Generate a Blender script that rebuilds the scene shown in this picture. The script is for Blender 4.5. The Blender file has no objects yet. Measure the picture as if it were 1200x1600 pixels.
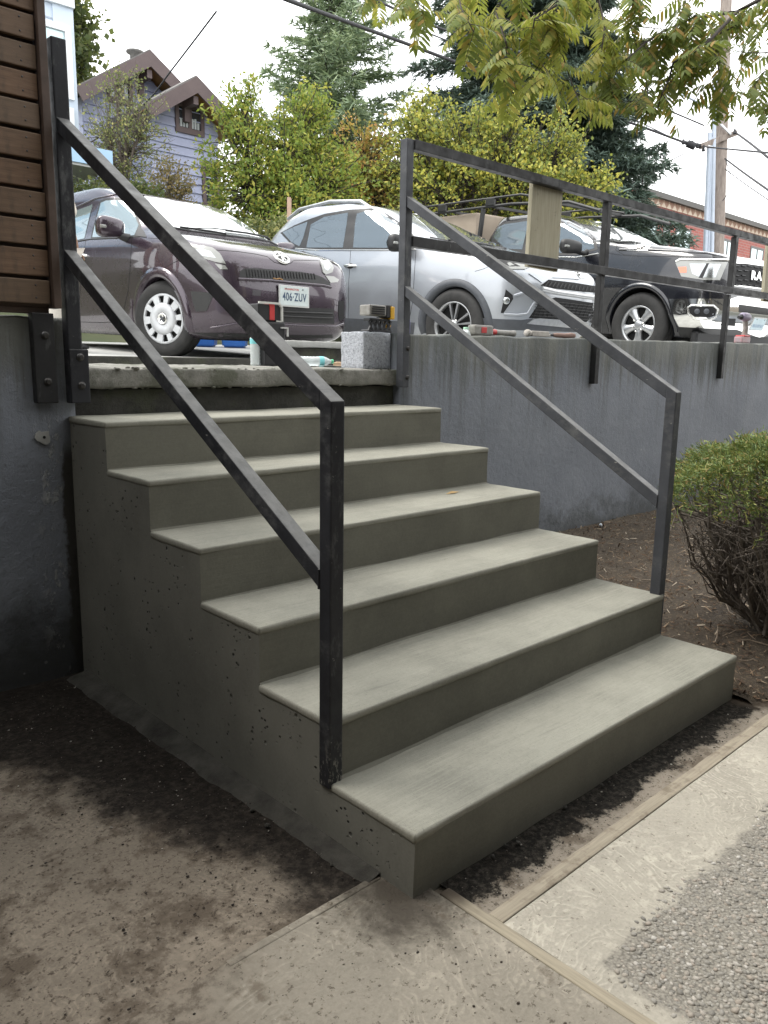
import bpy, bmesh, math, random
import numpy as np
from mathutils import Vector, Matrix, Euler
from mathutils.bvhtree import BVHTree

sc = bpy.context.scene
COL = sc.collection
R = math.radians
rng = np.random.default_rng(7)
random.seed(7)

# ------------------------------------------------------------------ camera
CAM = np.array([-1.27885, -1.21979, 1.32263])
FWD = np.array([0.67575, 0.71288, -0.18753]); FWD /= np.linalg.norm(FWD)
RIGHT = np.array([0.72780, -0.68559, 0.01635]); RIGHT -= FWD * RIGHT.dot(FWD); RIGHT /= np.linalg.norm(RIGHT)
DOWN = np.cross(FWD, RIGHT)
FPX = 1241.74
cam_d = bpy.data.cameras.new('camera')
cam_d.sensor_fit = 'HORIZONTAL'; cam_d.sensor_width = 36.0; cam_d.lens = FPX / 1200 * 36
cam_d.clip_start = 0.05; cam_d.clip_end = 2000
cam = bpy.data.objects.new('camera', cam_d); COL.objects.link(cam)
cam.matrix_world = Matrix(((RIGHT[0], -DOWN[0], -FWD[0], CAM[0]), (RIGHT[1], -DOWN[1], -FWD[1], CAM[1]),
                           (RIGHT[2], -DOWN[2], -FWD[2], CAM[2]), (0, 0, 0, 1)))
sc.camera = cam

def ray(u, v):
    return FWD + (u - 600) / FPX * RIGHT + (v - 800) / FPX * DOWN
def at(u, v, d):                     # point seen at photo pixel (u, v), d metres along the view axis
    return CAM + d * ray(u, v)
def on(u, v, ax, val):               # point seen at photo pixel (u, v) on the plane ax = val
    r = ray(u, v); i = 'xyz'.index(ax)
    return CAM + (val - CAM[i]) / r[i] * r

# ------------------------------------------------------------------ world, sun, exposure
SUN_EL, SUN_AZ = R(55), R(-35)        # azimuth measured from +Y towards +X
w = bpy.data.worlds.new('World'); sc.world = w; w.use_nodes = True
wn = w.node_tree.nodes; wl = w.node_tree.links
for n in list(wn): wn.remove(n)
sky = wn.new('ShaderNodeTexSky'); sky.sky_type = 'NISHITA'; sky.sun_disc = False
sky.sun_elevation = SUN_EL; sky.sun_rotation = SUN_AZ
sky.air_density = 1.0; sky.dust_density = 2.0; sky.ozone_density = 1.0
tc = wn.new('ShaderNodeTexCoord')
mp = wn.new('ShaderNodeMapping'); mp.inputs['Scale'].default_value = (1, 1, 2.6)
no = wn.new('ShaderNodeTexNoise'); no.inputs['Scale'].default_value = 2.2; no.inputs['Detail'].default_value = 7; no.inputs['Roughness'].default_value = 0.62
cr = wn.new('ShaderNodeValToRGB'); cr.color_ramp.elements[0].position = 0.30; cr.color_ramp.elements[1].position = 0.56
cr.color_ramp.elements[0].color = (0.62, 0.62, 0.62, 1); cr.color_ramp.elements[1].color = (1, 1, 1, 1)
mx = wn.new('ShaderNodeMix'); mx.data_type = 'RGBA'; mx.blend_type = 'MIX'
mx.inputs[7].default_value = (17.3, 17.4, 17.3, 1)           # cloud veil radiance before the 0.1 strength
bg = wn.new('ShaderNodeBackground'); bg.inputs['Strength'].default_value = 0.1
wo = wn.new('ShaderNodeOutputWorld')
wl.new(tc.outputs['Generated'], mp.inputs['Vector']); wl.new(mp.outputs['Vector'], no.inputs['Vector'])
wl.new(no.outputs['Fac'], cr.inputs['Fac']); wl.new(cr.outputs['Color'], mx.inputs[0])
wl.new(sky.outputs['Color'], mx.inputs[6]); wl.new(mx.outputs[2], bg.inputs['Color']); wl.new(bg.outputs['Background'], wo.inputs['Surface'])

sun_d = bpy.data.lights.new('sun', 'SUN'); sun_d.energy = 1.5; sun_d.angle = R(25); sun_d.color = (1.0, 0.95, 0.88)
sun = bpy.data.objects.new('sun', sun_d); COL.objects.link(sun)
sd = Vector((math.sin(SUN_AZ) * math.cos(SUN_EL), math.cos(SUN_AZ) * math.cos(SUN_EL), math.sin(SUN_EL)))
sun.rotation_euler = (-sd).to_track_quat('-Z', 'Y').to_euler(); sun.location = (0, 0, 30)

sc.view_settings.view_transform = 'Standard'; sc.view_settings.look = 'None'
sc.view_settings.exposure = 0.85; sc.view_settings.gamma = 1.0
try: sc.view_settings.use_curve_mapping = False
except Exception: pass
try:
    sc.cycles.max_bounces = 8; sc.cycles.transparent_max_bounces = 12; sc.cycles.use_denoising = True
except Exception: pass

# ------------------------------------------------------------------ material helpers
class NM:
    def __init__(s, name):
        s.m = bpy.data.materials.new(name); s.m.use_nodes = True
        s.nt = s.m.node_tree; s.n = s.nt.nodes; s.l = s.nt.links
        s.b = s.n.get('Principled BSDF'); s.out = s.n.get('Material Output')
        s.tc = s.n.new('ShaderNodeTexCoord')
    def set(s, **k):
        for a, v in k.items(): s.b.inputs[a.replace('_', ' ')].default_value = v
        return s
    def mapped(s, scale=(1, 1, 1), src='Object', rot=(0, 0, 0)):
        mp = s.n.new('ShaderNodeMapping'); mp.inputs['Scale'].default_value = scale; mp.inputs['Rotation'].default_value = rot
        s.l.new(s.tc.outputs[src], mp.inputs['Vector']); return mp.outputs['Vector']
    def noise(s, scale, detail=4, rough=0.6, vec=None, dist=0.0):
        n = s.n.new('ShaderNodeTexNoise'); n.inputs['Scale'].default_value = scale; n.inputs['Detail'].default_value = detail
        n.inputs['Roughness'].default_value = rough; n.inputs['Distortion'].default_value = dist
        s.l.new(vec if vec is not None else s.tc.outputs['Object'], n.inputs['Vector']); return n.outputs['Fac']
    def voronoi(s, scale, vec=None, feature='F1', rand=1.0):
        n = s.n.new('ShaderNodeTexVoronoi'); n.feature = feature; n.inputs['Scale'].default_value = scale; n.inputs['Randomness'].default_value = rand
        s.l.new(vec if vec is not None else s.tc.outputs['Object'], n.inputs['Vector']); return n.outputs['Distance']
    def ramp(s, fac, stops):
        n = s.n.new('ShaderNodeValToRGB'); e = n.color_ramp.elements
        while len(e) < len(stops): e.new(0.5)
        for i, (p, c) in enumerate(stops):
            e[i].position = p
            e[i].color = (c, c, c, 1) if isinstance(c, (int, float)) else (*c, 1)
        s.l.new(fac, n.inputs['Fac']); return n.outputs['Color']
    def mix(s, fac, a, b, mode='MIX'):
        n = s.n.new('ShaderNodeMix'); n.data_type = 'RGBA'; n.blend_type = mode
        for i, v in ((0, fac), (6, a), (7, b)):
            if isinstance(v, (int, float)): n.inputs[i].default_value = v if i == 0 else (v, v, v, 1)
            elif isinstance(v, tuple): n.inputs[i].default_value = (*v, 1)
            else: s.l.new(v, n.inputs[i])
        return n.outputs[2]
    def math(s, op, a, b=0.0, clamp=False):
        n = s.n.new('ShaderNodeMath'); n.operation = op; n.use_clamp = clamp
        for i, v in ((0, a), (1, b)):
            if isinstance(v, (int, float)): n.inputs[i].default_value = v
            else: s.l.new(v, n.inputs[i])
        return n.outputs[0]
    def xyz(s, src='Object'):
        n = s.n.new('ShaderNodeSeparateXYZ'); s.l.new(s.tc.outputs[src], n.inputs[0]); return n.outputs
    def mr(s, v, a, b, c=0.0, d=1.0):
        n = s.n.new('ShaderNodeMapRange'); n.interpolation_type = 'SMOOTHSTEP'
        for i, q in enumerate((v, a, b, c, d)):
            if isinstance(q, (int, float)): n.inputs[i].default_value = q
            else: s.l.new(q, n.inputs[i])
        return n.outputs[0]
    def color(s, c):
        if isinstance(c, tuple): s.b.inputs['Base Color'].default_value = (*c, 1)
        else: s.l.new(c, s.b.inputs['Base Color'])
        return s
    def rough(s, c):
        if isinstance(c, (int, float)): s.b.inputs['Roughness'].default_value = c
        else: s.l.new(c, s.b.inputs['Roughness'])
        return s
    def bump(s, h, strength=0.3, dist=0.01, prev=None):
        n = s.n.new('ShaderNodeBump'); n.inputs['Strength'].default_value = strength; n.inputs['Distance'].default_value = dist
        s.l.new(h, n.inputs['Height'])
        if prev is not None: s.l.new(prev, n.inputs['Normal'])
        s.l.new(n.outputs['Normal'], s.b.inputs['Normal']); return n.outputs['Normal']
    def rand(s):
        n = s.n.new('ShaderNodeNewGeometry'); return n.outputs['Random Per Island']
    def obrand(s):
        n = s.n.new('ShaderNodeObjectInfo'); return n.outputs['Random']

def simple(name, c, rough=0.6, metal=0.0, c2=None, scale=8, bump=0.0, bscale=60, **k):
    m = NM(name)
    if c2 is not None: m.color(m.ramp(m.noise(scale, 5, 0.65), [(0.35, c), (0.68, c2)]))
    else: m.color(c)
    m.rough(rough); m.b.inputs['Metallic'].default_value = metal
    if bump: m.bump(m.noise(bscale, 4), bump, 0.004)
    for a, v in k.items(): m.b.inputs[a.replace('_', ' ')].default_value = v
    return m.m

# ------------------------------------------------------------------ mesh helpers
class MB:
    """collects shapes; every shape may use its own material slot"""
    def __init__(s): s.v = []; s.f = []; s.mi = []; s.sm = []
    def add(s, vs, fs, mi=0, smooth=False):
        o = len(s.v); s.v += [tuple(map(float, p)) for p in vs]
        s.f += [tuple(i + o for i in f) for f in fs]; s.mi += [mi] * len(fs); s.sm += [smooth] * len(fs); return s
    def box(s, a, b, mi=0):
        (x0, y0, z0), (x1, y1, z1) = a, b
        return s.add([(x0,y0,z0),(x1,y0,z0),(x1,y1,z0),(x0,y1,z0),(x0,y0,z1),(x1,y0,z1),(x1,y1,z1),(x0,y1,z1)],
                     [(3,2,1,0),(4,5,6,7),(0,1,5,4),(1,2,6,5),(2,3,7,6),(3,0,4,7)], mi)
    def rbox(s, a, b, r=0.004, seg=2, mi=0, M=None):
        bm = bmesh.new(); bmesh.ops.create_cube(bm, size=1)
        a = np.array(a, float); b = np.array(b, float)
        for v in bm.verts: v.co = Vector((a + b) / 2 + np.array(v.co) * (b - a))
        bmesh.ops.bevel(bm, geom=bm.edges[:], offset=r, segments=seg, profile=0.6, affect='EDGES')
        if M is not None: bmesh.ops.transform(bm, matrix=M, verts=bm.verts)
        return s.bm(bm, mi)
    def bm(s, bm, mi=0, smooth=False):
        bm.verts.index_update()
        s.add([v.co for v in bm.verts], [[v.index for v in f.verts] for f in bm.faces], mi, smooth); bm.free(); return s
    def beam(s, p0, p1, w, h=None, up=(0, 0, 1), mi=0, r=0.0):
        """rectangular bar p0 -> p1, w across (horizontal), h along up"""
        h = h or w; p0 = Vector(p0); p1 = Vector(p1); d = (p1 - p0); L = d.length; d.normalize()
        upv = Vector(up)
        if abs(d.dot(upv)) > 0.98: upv = Vector((0, 1, 0))
        sx = d.cross(upv).normalized(); sz = sx.cross(d).normalized()
        M = Matrix(((sx.x, d.x, sz.x, p0.x), (sx.y, d.y, sz.y, p0.y), (sx.z, d.z, sz.z, p0.z), (0, 0, 0, 1)))
        if r: return s.rbox((-w/2, 0, -h/2), (w/2, L, h/2), r, 2, mi, M)
        m = MB().box((-w/2, 0, -h/2), (w/2, L, h/2))
        return s.add([M @ Vector(v) for v in m.v], m.f, mi)
    def tube(s, pts, rad, n=8, mi=0, smooth=True, cap=True):
        pts = [Vector(p) for p in pts]; N = len(pts)
        rad = [rad] * N if isinstance(rad, (int, float)) else rad
        vs = []; prev = None
        for i, p in enumerate(pts):
            d = (pts[min(i + 1, N - 1)] - pts[max(i - 1, 0)])
            d = d.normalized() if d.length > 1e-9 else Vector((0, 0, 1))
            if prev is None:
                a = Vector((0, 0, 1)) if abs(d.z) < 0.9 else Vector((1, 0, 0))
                u = d.cross(a).normalized()
            else:
                u = (prev - d * prev.dot(d))
                u = u.normalized() if u.length > 1e-6 else d.orthogonal().normalized()
            prev = u; q = d.cross(u)
            for k in range(n):
                t = 2 * math.pi * k / n
                vs.append(p + (u * math.cos(t) + q * math.sin(t)) * rad[i])
        fs = [(i*n+k, i*n+(k+1) % n, (i+1)*n+(k+1) % n, (i+1)*n+k) for i in range(N-1) for k in range(n)]
        s.add(vs, fs, mi, smooth)
        if cap: s.add(vs[:n], [tuple(range(n))[::-1]], mi); s.add(vs[-n:], [tuple(range(n))], mi)
        return s
    def lathe(s, prof, n=24, M=None, mi=0, smooth=True):
        """prof [(r, z)] turned about the local z axis"""
        vs = []; M = M or Matrix()
        for r, z in prof:
            for k in range(n):
                t = 2 * math.pi * k / n; vs.append(M @ Vector((r * math.cos(t), r * math.sin(t), z)))
        fs = [(i*n+k, i*n+(k+1) % n, (i+1)*n+(k+1) % n, (i+1)*n+k) for i in range(len(prof)-1) for k in range(n)]
        return s.add(vs, fs, mi, smooth)
    def prism(s, poly, z0, z1, M=None, mi=0):
        """polygon in local xy from z0 to z1"""
        M = M or Matrix(); n = len(poly)
        vs = [M @ Vector((x, y, z0)) for x, y in poly] + [M @ Vector((x, y, z1)) for x, y in poly]
        fs = [tuple(range(n))[::-1], tuple(range(n, 2*n))] + [(i, (i+1) % n, n+(i+1) % n, n+i) for i in range(n)]
        return s.add(vs, fs, mi)
    def ball(s, c, r, mi=0, sub=2, sc=(1, 1, 1), jitter=0.0):
        bm = bmesh.new(); bmesh.ops.create_icosphere(bm, subdivisions=sub, radius=1)
        for v in bm.verts:
            k = 1 + (random.random() - 0.5) * jitter
            v.co = Vector((c[0] + v.co.x * r * sc[0] * k, c[1] + v.co.y * r * sc[1] * k, c[2] + v.co.z * r * sc[2] * k))
        return s.bm(bm, mi, True)

def obj(name, mb, mats, parent=None, rel=None, kind=None):
    """link mb as ONE mesh object; rel = world point to subtract (base of the parent thing)"""
    if not isinstance(mats, (list, tuple)): mats = [mats]
    me = bpy.data.meshes.new(name)
    v = mb.v
    if rel is not None: v = [(p[0]-rel[0], p[1]-rel[1], p[2]-rel[2]) for p in v]
    me.from_pydata(v, [], mb.f)
    for m in mats: me.materials.append(m)
    me.polygons.foreach_set('material_index', mb.mi); me.polygons.foreach_set('use_smooth', mb.sm)
    me.update()
    bm = bmesh.new(); bm.from_mesh(me); bmesh.ops.recalc_face_normals(bm, faces=bm.faces[:]) if len(bm.faces) < 60000 else None; bm.to_mesh(me); bm.free()
    o = bpy.data.objects.new(name, me); COL.objects.link(o)
    if parent is not None: o.parent = parent
    if kind: o['kind'] = kind
    return o
def np_obj(name, verts, faces, mat, parent=None, rel=None, kind=None, smooth=False):
    """fast path for big uniform meshes: verts (N,3), faces (M,k)"""
    verts = np.asarray(verts, float); faces = np.asarray(faces, int)
    if rel is not None: verts = verts - np.array(rel)
    me = bpy.data.meshes.new(name); k = faces.shape[1]
    me.vertices.add(len(verts)); me.vertices.foreach_set('co', verts.ravel())
    me.loops.add(faces.size); me.loops.foreach_set('vertex_index', faces.ravel())
    me.polygons.add(len(faces)); me.polygons.foreach_set('loop_start', np.arange(0, faces.size, k))
    me.materials.append(mat); me.update(calc_edges=True); me.validate()
    if smooth: me.polygons.foreach_set('use_smooth', np.ones(len(faces), bool))
    o = bpy.data.objects.new(name, me); COL.objects.link(o)
    if parent is not None: o.parent = parent
    if kind: o['kind'] = kind
    return o
def tag(o, label=None, cat=None, group=None, kind=None):
    if label: o['label'] = label
    if cat: o['category'] = cat
    if group: o['group'] = group
    if kind: o['kind'] = kind
    return o
def thing(name, loc, label, cat, group=None, rot=(0, 0, 0)):
    o = bpy.data.objects.new(name, None); COL.objects.link(o); o.location = loc; o.rotation_euler = rot
    o.empty_display_size = 0.2
    return tag(o, label, cat, group)
def sub(name, src, parent, loc, rot=(0, 0, 0), scale=(1, 1, 1)):
    """another object sharing the mesh of src"""
    o = src.copy(); o.name = name; COL.objects.link(o); o.parent = parent; o.location = loc; o.rotation_euler = rot; o.scale = scale
    return o
def axM(p, d, up=(0, 0, 1)):
    """matrix with local z along d at point p"""
    d = Vector(d).normalized(); u = Vector(up)
    if abs(d.dot(u)) > 0.98: u = Vector((0, 1, 0))
    x = u.cross(d).normalized(); y = d.cross(x)
    return Matrix(((x.x, y.x, d.x, p[0]), (x.y, y.y, d.y, p[1]), (x.z, y.z, d.z, p[2]), (0, 0, 0, 1)))
def wob(p, f=3.0, seed=0.0):
    """cheap smooth value noise in -1..1"""
    x, y, z = p
    return (math.sin(x*f*1.7+seed+1.3*math.sin(y*f*1.1+z*f*.7)) + math.sin(y*f*2.3+seed*1.7+1.1*math.sin(z*f*1.9+x*f*.6)) + math.sin(z*f*2.9+seed*.6+1.2*math.sin(x*f*1.5))) / 3
def rough_box(a, b, cell=0.05, amp=0.004, f=14, seed=0.0, bev=0.006, keep=()):
    """box with subdivided, slightly uneven faces and broken edges"""
    a = np.array(a, float); b = np.array(b, float)
    bm = bmesh.new(); bmesh.ops.create_cube(bm, size=1)
    for v in bm.verts: v.co = Vector((a + b) / 2 + np.array(v.co) * (b - a))
    if bev: bmesh.ops.bevel(bm, geom=bm.edges[:], offset=bev, segments=2, profile=0.6, affect='EDGES')
    for it in range(9):
        es = [e for e in bm.edges if e.calc_length() > cell * 1.5]
        if not es: break
        bmesh.ops.subdivide_edges(bm, edges=es, cuts=1, use_grid_fill=True)
    bmesh.ops.triangulate(bm, faces=[f_ for f_ in bm.faces if len(f_.verts) > 4])
    bm.normal_update()
    for v in bm.verts:
        n = wob(v.co, f, seed) * 0.6 + wob(v.co, f * 3.1, seed + 5) * 0.4
        d = v.normal * n * amp
        v.co += d
    m = MB(); m.bm(bm, 0, True); return m
# ------------------------------------------------------------------ materials of the structure
def m_newconcrete(name, broom=False, pits=False, base=(0.235, 0.23, 0.195), dark=(0.165, 0.162, 0.138)):
    m = NM(name)
    big = m.noise(2.6, 6, 0.68)
    c = m.ramp(big, [(0.36, dark), (0.60, base)])
    fine = m.noise(95, 3, 0.7)
    c = m.mix(0.35, c, m.ramp(fine, [(0.3, tuple(x * 0.75 for x in base)), (0.7, tuple(x * 1.12 for x in base))]))
    if broom:
        st = m.noise(1.0, 5, 0.8, m.mapped((5, 135, 40)))
        st2 = m.noise(1.0, 4, 0.7, m.mapped((2.5, 62, 30)))
        patch = m.noise(3.0, 4, 0.6, m.mapped((0.7, 2.2, 1)))
        c = m.mix(m.math('MULTIPLY', m.ramp(st, [(0.44, 0.0), (0.70, 0.6)]), m.mr(patch, 0.3, 0.65)), c, tuple(x * 1.25 for x in base))
        c = m.mix(m.math('MULTIPLY', m.ramp(st2, [(0.30, 0.45), (0.44, 0.0)]), m.mr(patch, 0.68, 0.36)), c, tuple(x * 0.72 for x in dark))
        spk = m.noise(140, 3, 0.75); c = m.mix(m.math('MULTIPLY', m.mr(spk, 0.60, 0.70), 0.45), c, tuple(x * 0.55 for x in dark))
        nb = m.bump(st, 0.5, 0.004)
        m.bump(st2, 0.25, 0.004, nb)
    else:
        st = m.noise(1.0, 5, 0.7, m.mapped((4, 4, 90)))
        nb = m.bump(st, 0.22, 0.004)
        m.bump(fine, 0.18, 0.002, nb)
    if pits:
        v = m.math('MINIMUM', m.voronoi(31, m.mapped((1, 1, 1.35))), m.math('ADD', m.voronoi(17), 0.06))
        clus = m.noise(5.5, 3, 0.6)
        v2 = m.voronoi(90)
        h = m.math('MAXIMUM', m.math('MULTIPLY', m.mr(v, 0.20, 0.11), m.mr(clus, 0.47, 0.60)), m.math('MULTIPLY', m.mr(v2, 0.22, 0.12), m.mr(m.noise(9, 3), 0.55, 0.68)))
        c = m.mix(h, c, (0.022, 0.021, 0.018))
        inv = m.math('SUBTRACT', 1.0, h)
        m.bump(inv, 0.9, 0.012)
        stain = m.mr(m.noise(1.7, 4, 0.6, m.mapped((1, 1.2, 0.6))), 0.45, 0.62)
        c = m.mix(m.math('MULTIPLY', stain, 0.4), c, (0.12, 0.118, 0.10))
    m.color(c); m.rough(0.86)
    m.set(Specular_IOR_Level=0.35)
    return m.m
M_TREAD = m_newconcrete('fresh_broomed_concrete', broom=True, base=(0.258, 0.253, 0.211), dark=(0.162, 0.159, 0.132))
M_RISER = m_newconcrete('shaded_riser_concrete', base=(0.155, 0.151, 0.122), dark=(0.104, 0.101, 0.082))  # same concrete as the treads, darkened for the shade on upright faces
M_SIDE = m_newconcrete('pitted_stair_side', pits=True, base=(0.182, 0.178, 0.152), dark=(0.115, 0.113, 0.096))  # side tone likewise darkened to carry its shade

def m_walk(name, light, dirt, amount, swirl=True):
    m = NM(name); m.set(Specular_IOR_Level=0.15)
    c = m.ramp(m.noise(3.1, 6, 0.62), [(0.3, tuple(x * 0.72 for x in light)), (0.55, light), (0.78, tuple(x * 1.22 for x in light))])
    fine = m.noise(120, 3, 0.7)
    c = m.mix(0.4, c, m.ramp(fine, [(0.3, tuple(x * 0.7 for x in light)), (0.7, tuple(min(1, x * 1.2) for x in light))]))
    sw = m.noise(2.4, 3, 0.5)
    wv = m.math('MULTIPLY', m.math('ADD', m.math('SINE', m.math('MULTIPLY', m.noise(3.4, 3, 0.55, None, 0.8), 150.0)), 1.0), 0.5)
    brk = m.noise(30, 4, 0.7)
    if swirl: c = m.mix(m.math('MULTIPLY', m.math('MULTIPLY', m.mr(wv, 0.55, 1.0, 0.0, 0.55), m.mr(sw, 0.38, 0.60)), m.mr(brk, 0.35, 0.6)), c, tuple(min(1, x * 1.5) for x in light))
    if swirl: c = m.mix(m.math('MULTIPLY', m.mr(m.noise(2.0, 5, 0.7), 0.52, 0.66, 0, 0.4), m.mr(brk, 0.3, 0.65)), c, tuple(min(1, x * 1.45) for x in light))
    # mud smears and specks
    d1 = m.mr(m.noise(5.2, 7, 0.72), 0.62 - amount * 0.22, 0.70 - amount * 0.14)
    d2 = m.mr(m.noise(52, 5, 0.78), 0.60 - amount * 0.07, 0.65 - amount * 0.06)
    c = m.mix(m.math('MULTIPLY', d1, 0.72), c, dirt)
    c = m.mix(m.math('MULTIPLY', d2, 0.75), c, tuple(x * 0.6 for x in dirt))
    return m, c, fine, wv
def m_ground_left():
    m, c, fine, wv = m_walk('muddy_concrete', (0.172, 0.146, 0.115), (0.056, 0.042, 0.030), 0.70, True)
    p = m.xyz()
    wn_ = m.noise(4.2, 6, 0.7)
    # wet black mud lying along the stair side (a stain with a ragged edge)
    off = m.math('MULTIPLY', m.math('SUBTRACT', wn_, 0.5), 0.55)
    edge = m.math('ADD', p[0], off)
    widen = m.mr(p[1], 0.1, 1.7, -0.13, -0.52)
    s = m.mr(m.math('SUBTRACT', edge, widen), -0.14, 0.03)
    c = m.mix(m.math('MULTIPLY', s, m.mr(m.noise(40, 6, 0.78), 0.28, 0.62, 0.80, 1.0)), c, (0.010, 0.008, 0.0065))
    m.color(c); m.rough(m.mr(s, 0, 1, 0.92, 0.85)); nb = m.bump(fine, 0.35, 0.003); m.bump(m.noise(22, 6, 0.75), 0.5, 0.012, nb)
    return m.m
def m_ground_front():
    m, c, fine, wv = m_walk('swirl_finished_concrete', (0.235, 0.213, 0.174), (0.095, 0.075, 0.055), 0.30, True)
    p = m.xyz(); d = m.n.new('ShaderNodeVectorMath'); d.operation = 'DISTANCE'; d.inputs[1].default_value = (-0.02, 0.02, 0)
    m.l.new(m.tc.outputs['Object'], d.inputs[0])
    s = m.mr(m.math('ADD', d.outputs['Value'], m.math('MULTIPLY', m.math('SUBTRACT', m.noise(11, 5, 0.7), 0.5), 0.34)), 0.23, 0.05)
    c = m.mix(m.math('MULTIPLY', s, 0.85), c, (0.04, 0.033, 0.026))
    far = m.mr(m.math('ADD', m.math('SUBTRACT', p[0], m.math('MULTIPLY', p[1], 1.0)), m.math('MULTIPLY', m.math('SUBTRACT', m.noise(5, 6, 0.72), 0.5), 0.7)), -0.28, -0.75)
    c = m.mix(m.math('MULTIPLY', far, 0.85), c, m.mix(m.mr(m.noise(30, 5, 0.75), 0.4, 0.62), (0.172, 0.146, 0.115), (0.056, 0.042, 0.030)))
    m.color(c); m.rough(0.85); nb = m.bump(wv, 0.18, 0.003); m.bump(fine, 0.4, 0.003, nb); return m.m
def m_ground_border():
    m, c, fine, wv = m_walk('brushed_border_concrete', (0.325, 0.302, 0.252), (0.16, 0.13, 0.10), 0.05, True)
    p = m.xyz(); e = m.math('ADD', p[1], m.math('MULTIPLY', m.math('SUBTRACT', m.noise(8, 4, 0.6), 0.5), 0.10)); e2 = m.math('ADD', p[0], m.math('MULTIPLY', m.math('SUBTRACT', m.noise(9, 4, 0.6), 0.5), 0.08))
    g = m.math('MULTIPLY', m.mr(e, -0.425, -0.445), m.mr(e2, 0.145, 0.165))
    grit = m.ramp(m.voronoi(150), [(0.0, (0.26, 0.242, 0.205)), (0.5, (0.19, 0.176, 0.15)), (0.8, (0.10, 0.092, 0.08))])
    c = m.mix(m.math('MULTIPLY', g, 0.85), c, grit)
    c = m.mix(m.math('MULTIPLY', m.mr(m.noise(14, 4, 0.6, m.mapped((1, 1, 1))), 0.68, 0.73), 0.35), c, (0.13, 0.11, 0.085))
    m.color(c); m.rough(0.88); nb = m.bump(wv, 0.18, 0.003); m.bump(fine, 0.5, 0.003, nb); return m.m
def m_ground_strip():
    m, c, fine, wv = m_walk('muddy_joint_concrete', (0.24, 0.21, 0.17), (0.09, 0.07, 0.05), 0.5, False)
    p = m.xyz()
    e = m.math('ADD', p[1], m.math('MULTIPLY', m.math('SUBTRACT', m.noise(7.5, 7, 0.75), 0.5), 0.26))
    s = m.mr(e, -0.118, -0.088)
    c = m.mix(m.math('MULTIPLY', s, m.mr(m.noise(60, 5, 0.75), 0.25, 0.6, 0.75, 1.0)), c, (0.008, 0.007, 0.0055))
    c = m.mix(m.mr(m.math('ADD', p[0], m.math('MULTIPLY', m.noise(11, 5, 0.7), 0.3)), 1.9, 2.05), c, (0.055, 0.042, 0.03))
    m.color(c); m.rough(0.9); m.bump(m.noise(45, 6, 0.75), 0.7, 0.012); return m.m

def m_wallpaint(name, left=False):
    m = NM(name); p = m.xyz()
    base = (0.225, 0.243, 0.272)
    c = m.ramp(m.noise(2.2, 5, 0.65), [(0.3, (0.165, 0.18, 0.207)), (0.7, base)])
    c = m.mix(m.mr(m.noise(60, 3, 0.7), 0.58, 0.72, 0.0, 0.5), c, (0.12, 0.13, 0.14))
    streak = m.noise(1.0, 5, 0.7, m.mapped((16, 16, 0.9)))
    streak2 = m.noise(1.0, 4, 0.6, m.mapped((5, 5, 0.5)))
    top = m.mr(m.math('ADD', p[2], m.math('MULTIPLY', m.math('SUBTRACT', streak, 0.5), 0.75)), 1.12, 1.46)
    c = m.mix(m.math('MULTIPLY', top, 0.78), c, m.mix(m.mr(streak2, 0.4, 0.6), (0.055, 0.06, 0.045), (0.115, 0.115, 0.085)))
    drip = m.math('MULTIPLY', m.mr(streak, 0.50, 0.66), m.mr(p[2], 0.55, 1.35))
    c = m.mix(m.math('MULTIPLY', drip, 0.35), c, (0.07, 0.072, 0.065))
    spl = m.mr(m.math('ADD', p[2], m.math('MULTIPLY', m.math('SUBTRACT', m.noise(7, 6, 0.75), 0.5), 0.7)), 0.42, 0.12)
    c = m.mix(m.math('MULTIPLY', spl, 0.75), c, (0.055, 0.058, 0.055))
    chip = m.mr(m.voronoi(8.5), 0.07, 0.045)
    c = m.mix(m.math('MULTIPLY', chip, m.mr(m.noise(3.3), 0.55, 0.6)), c, (0.42, 0.43, 0.42))
    form = m.math('LESS_THAN', m.math('ABSOLUTE', m.math('SUBTRACT', p[2], 0.98)), 0.004)
    h = m.noise(26, 6, 0.72); nb = m.bump(h, 0.5, 0.014)
    if left:
        # flaking strip of paint near the stair corner
        fl = m.math('MULTIPLY', m.mr(m.noise(13, 5, 0.75, m.mapped((1.5, 1, 0.7))), 0.54, 0.58), m.mr(m.math('ABSOLUTE', m.math('ADD', p[0], 0.075)), 0.10, 0.015))
        fl = m.math('MULTIPLY', fl, m.mr(p[2], 1.12, 1.0))
        c = m.mix(m.math('MULTIPLY', fl, 0.75), c, (0.33, 0.34, 0.33))
        nb = m.bump(fl, 0.6, 0.008, nb)
        bare = m.mr(m.math('ADD', p[0], m.math('MULTIPLY', m.math('SUBTRACT', m.noise(9, 5, 0.7, m.mapped((1, 1, 0.6))), 0.5), 0.10)), -0.045, -0.028)
        bare = m.math('MULTIPLY', bare, m.mr(p[2], 1.02, 0.9))
        c = m.mix(bare, c, (0.055, 0.052, 0.045))
        v = m.noise(1.0, 4, 0.7, m.mapped((30, 30, 1.2)))
        m.bump(v, 0.25, 0.01, nb)
        low = m.mr(m.math('ADD', p[2], m.math('MULTIPLY', m.math('SUBTRACT', m.noise(3, 5), 0.5), 0.5)), 0.5, 0.0)
        c = m.mix(m.math('MULTIPLY', low, 0.7), c, (0.03, 0.03, 0.028))
    m.color(c); m.rough(0.7); return m.m
M_WALL = m_wallpaint('grey_painted_wall'); M_WALLL = m_wallpaint('flaking_painted_wall', True)
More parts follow.
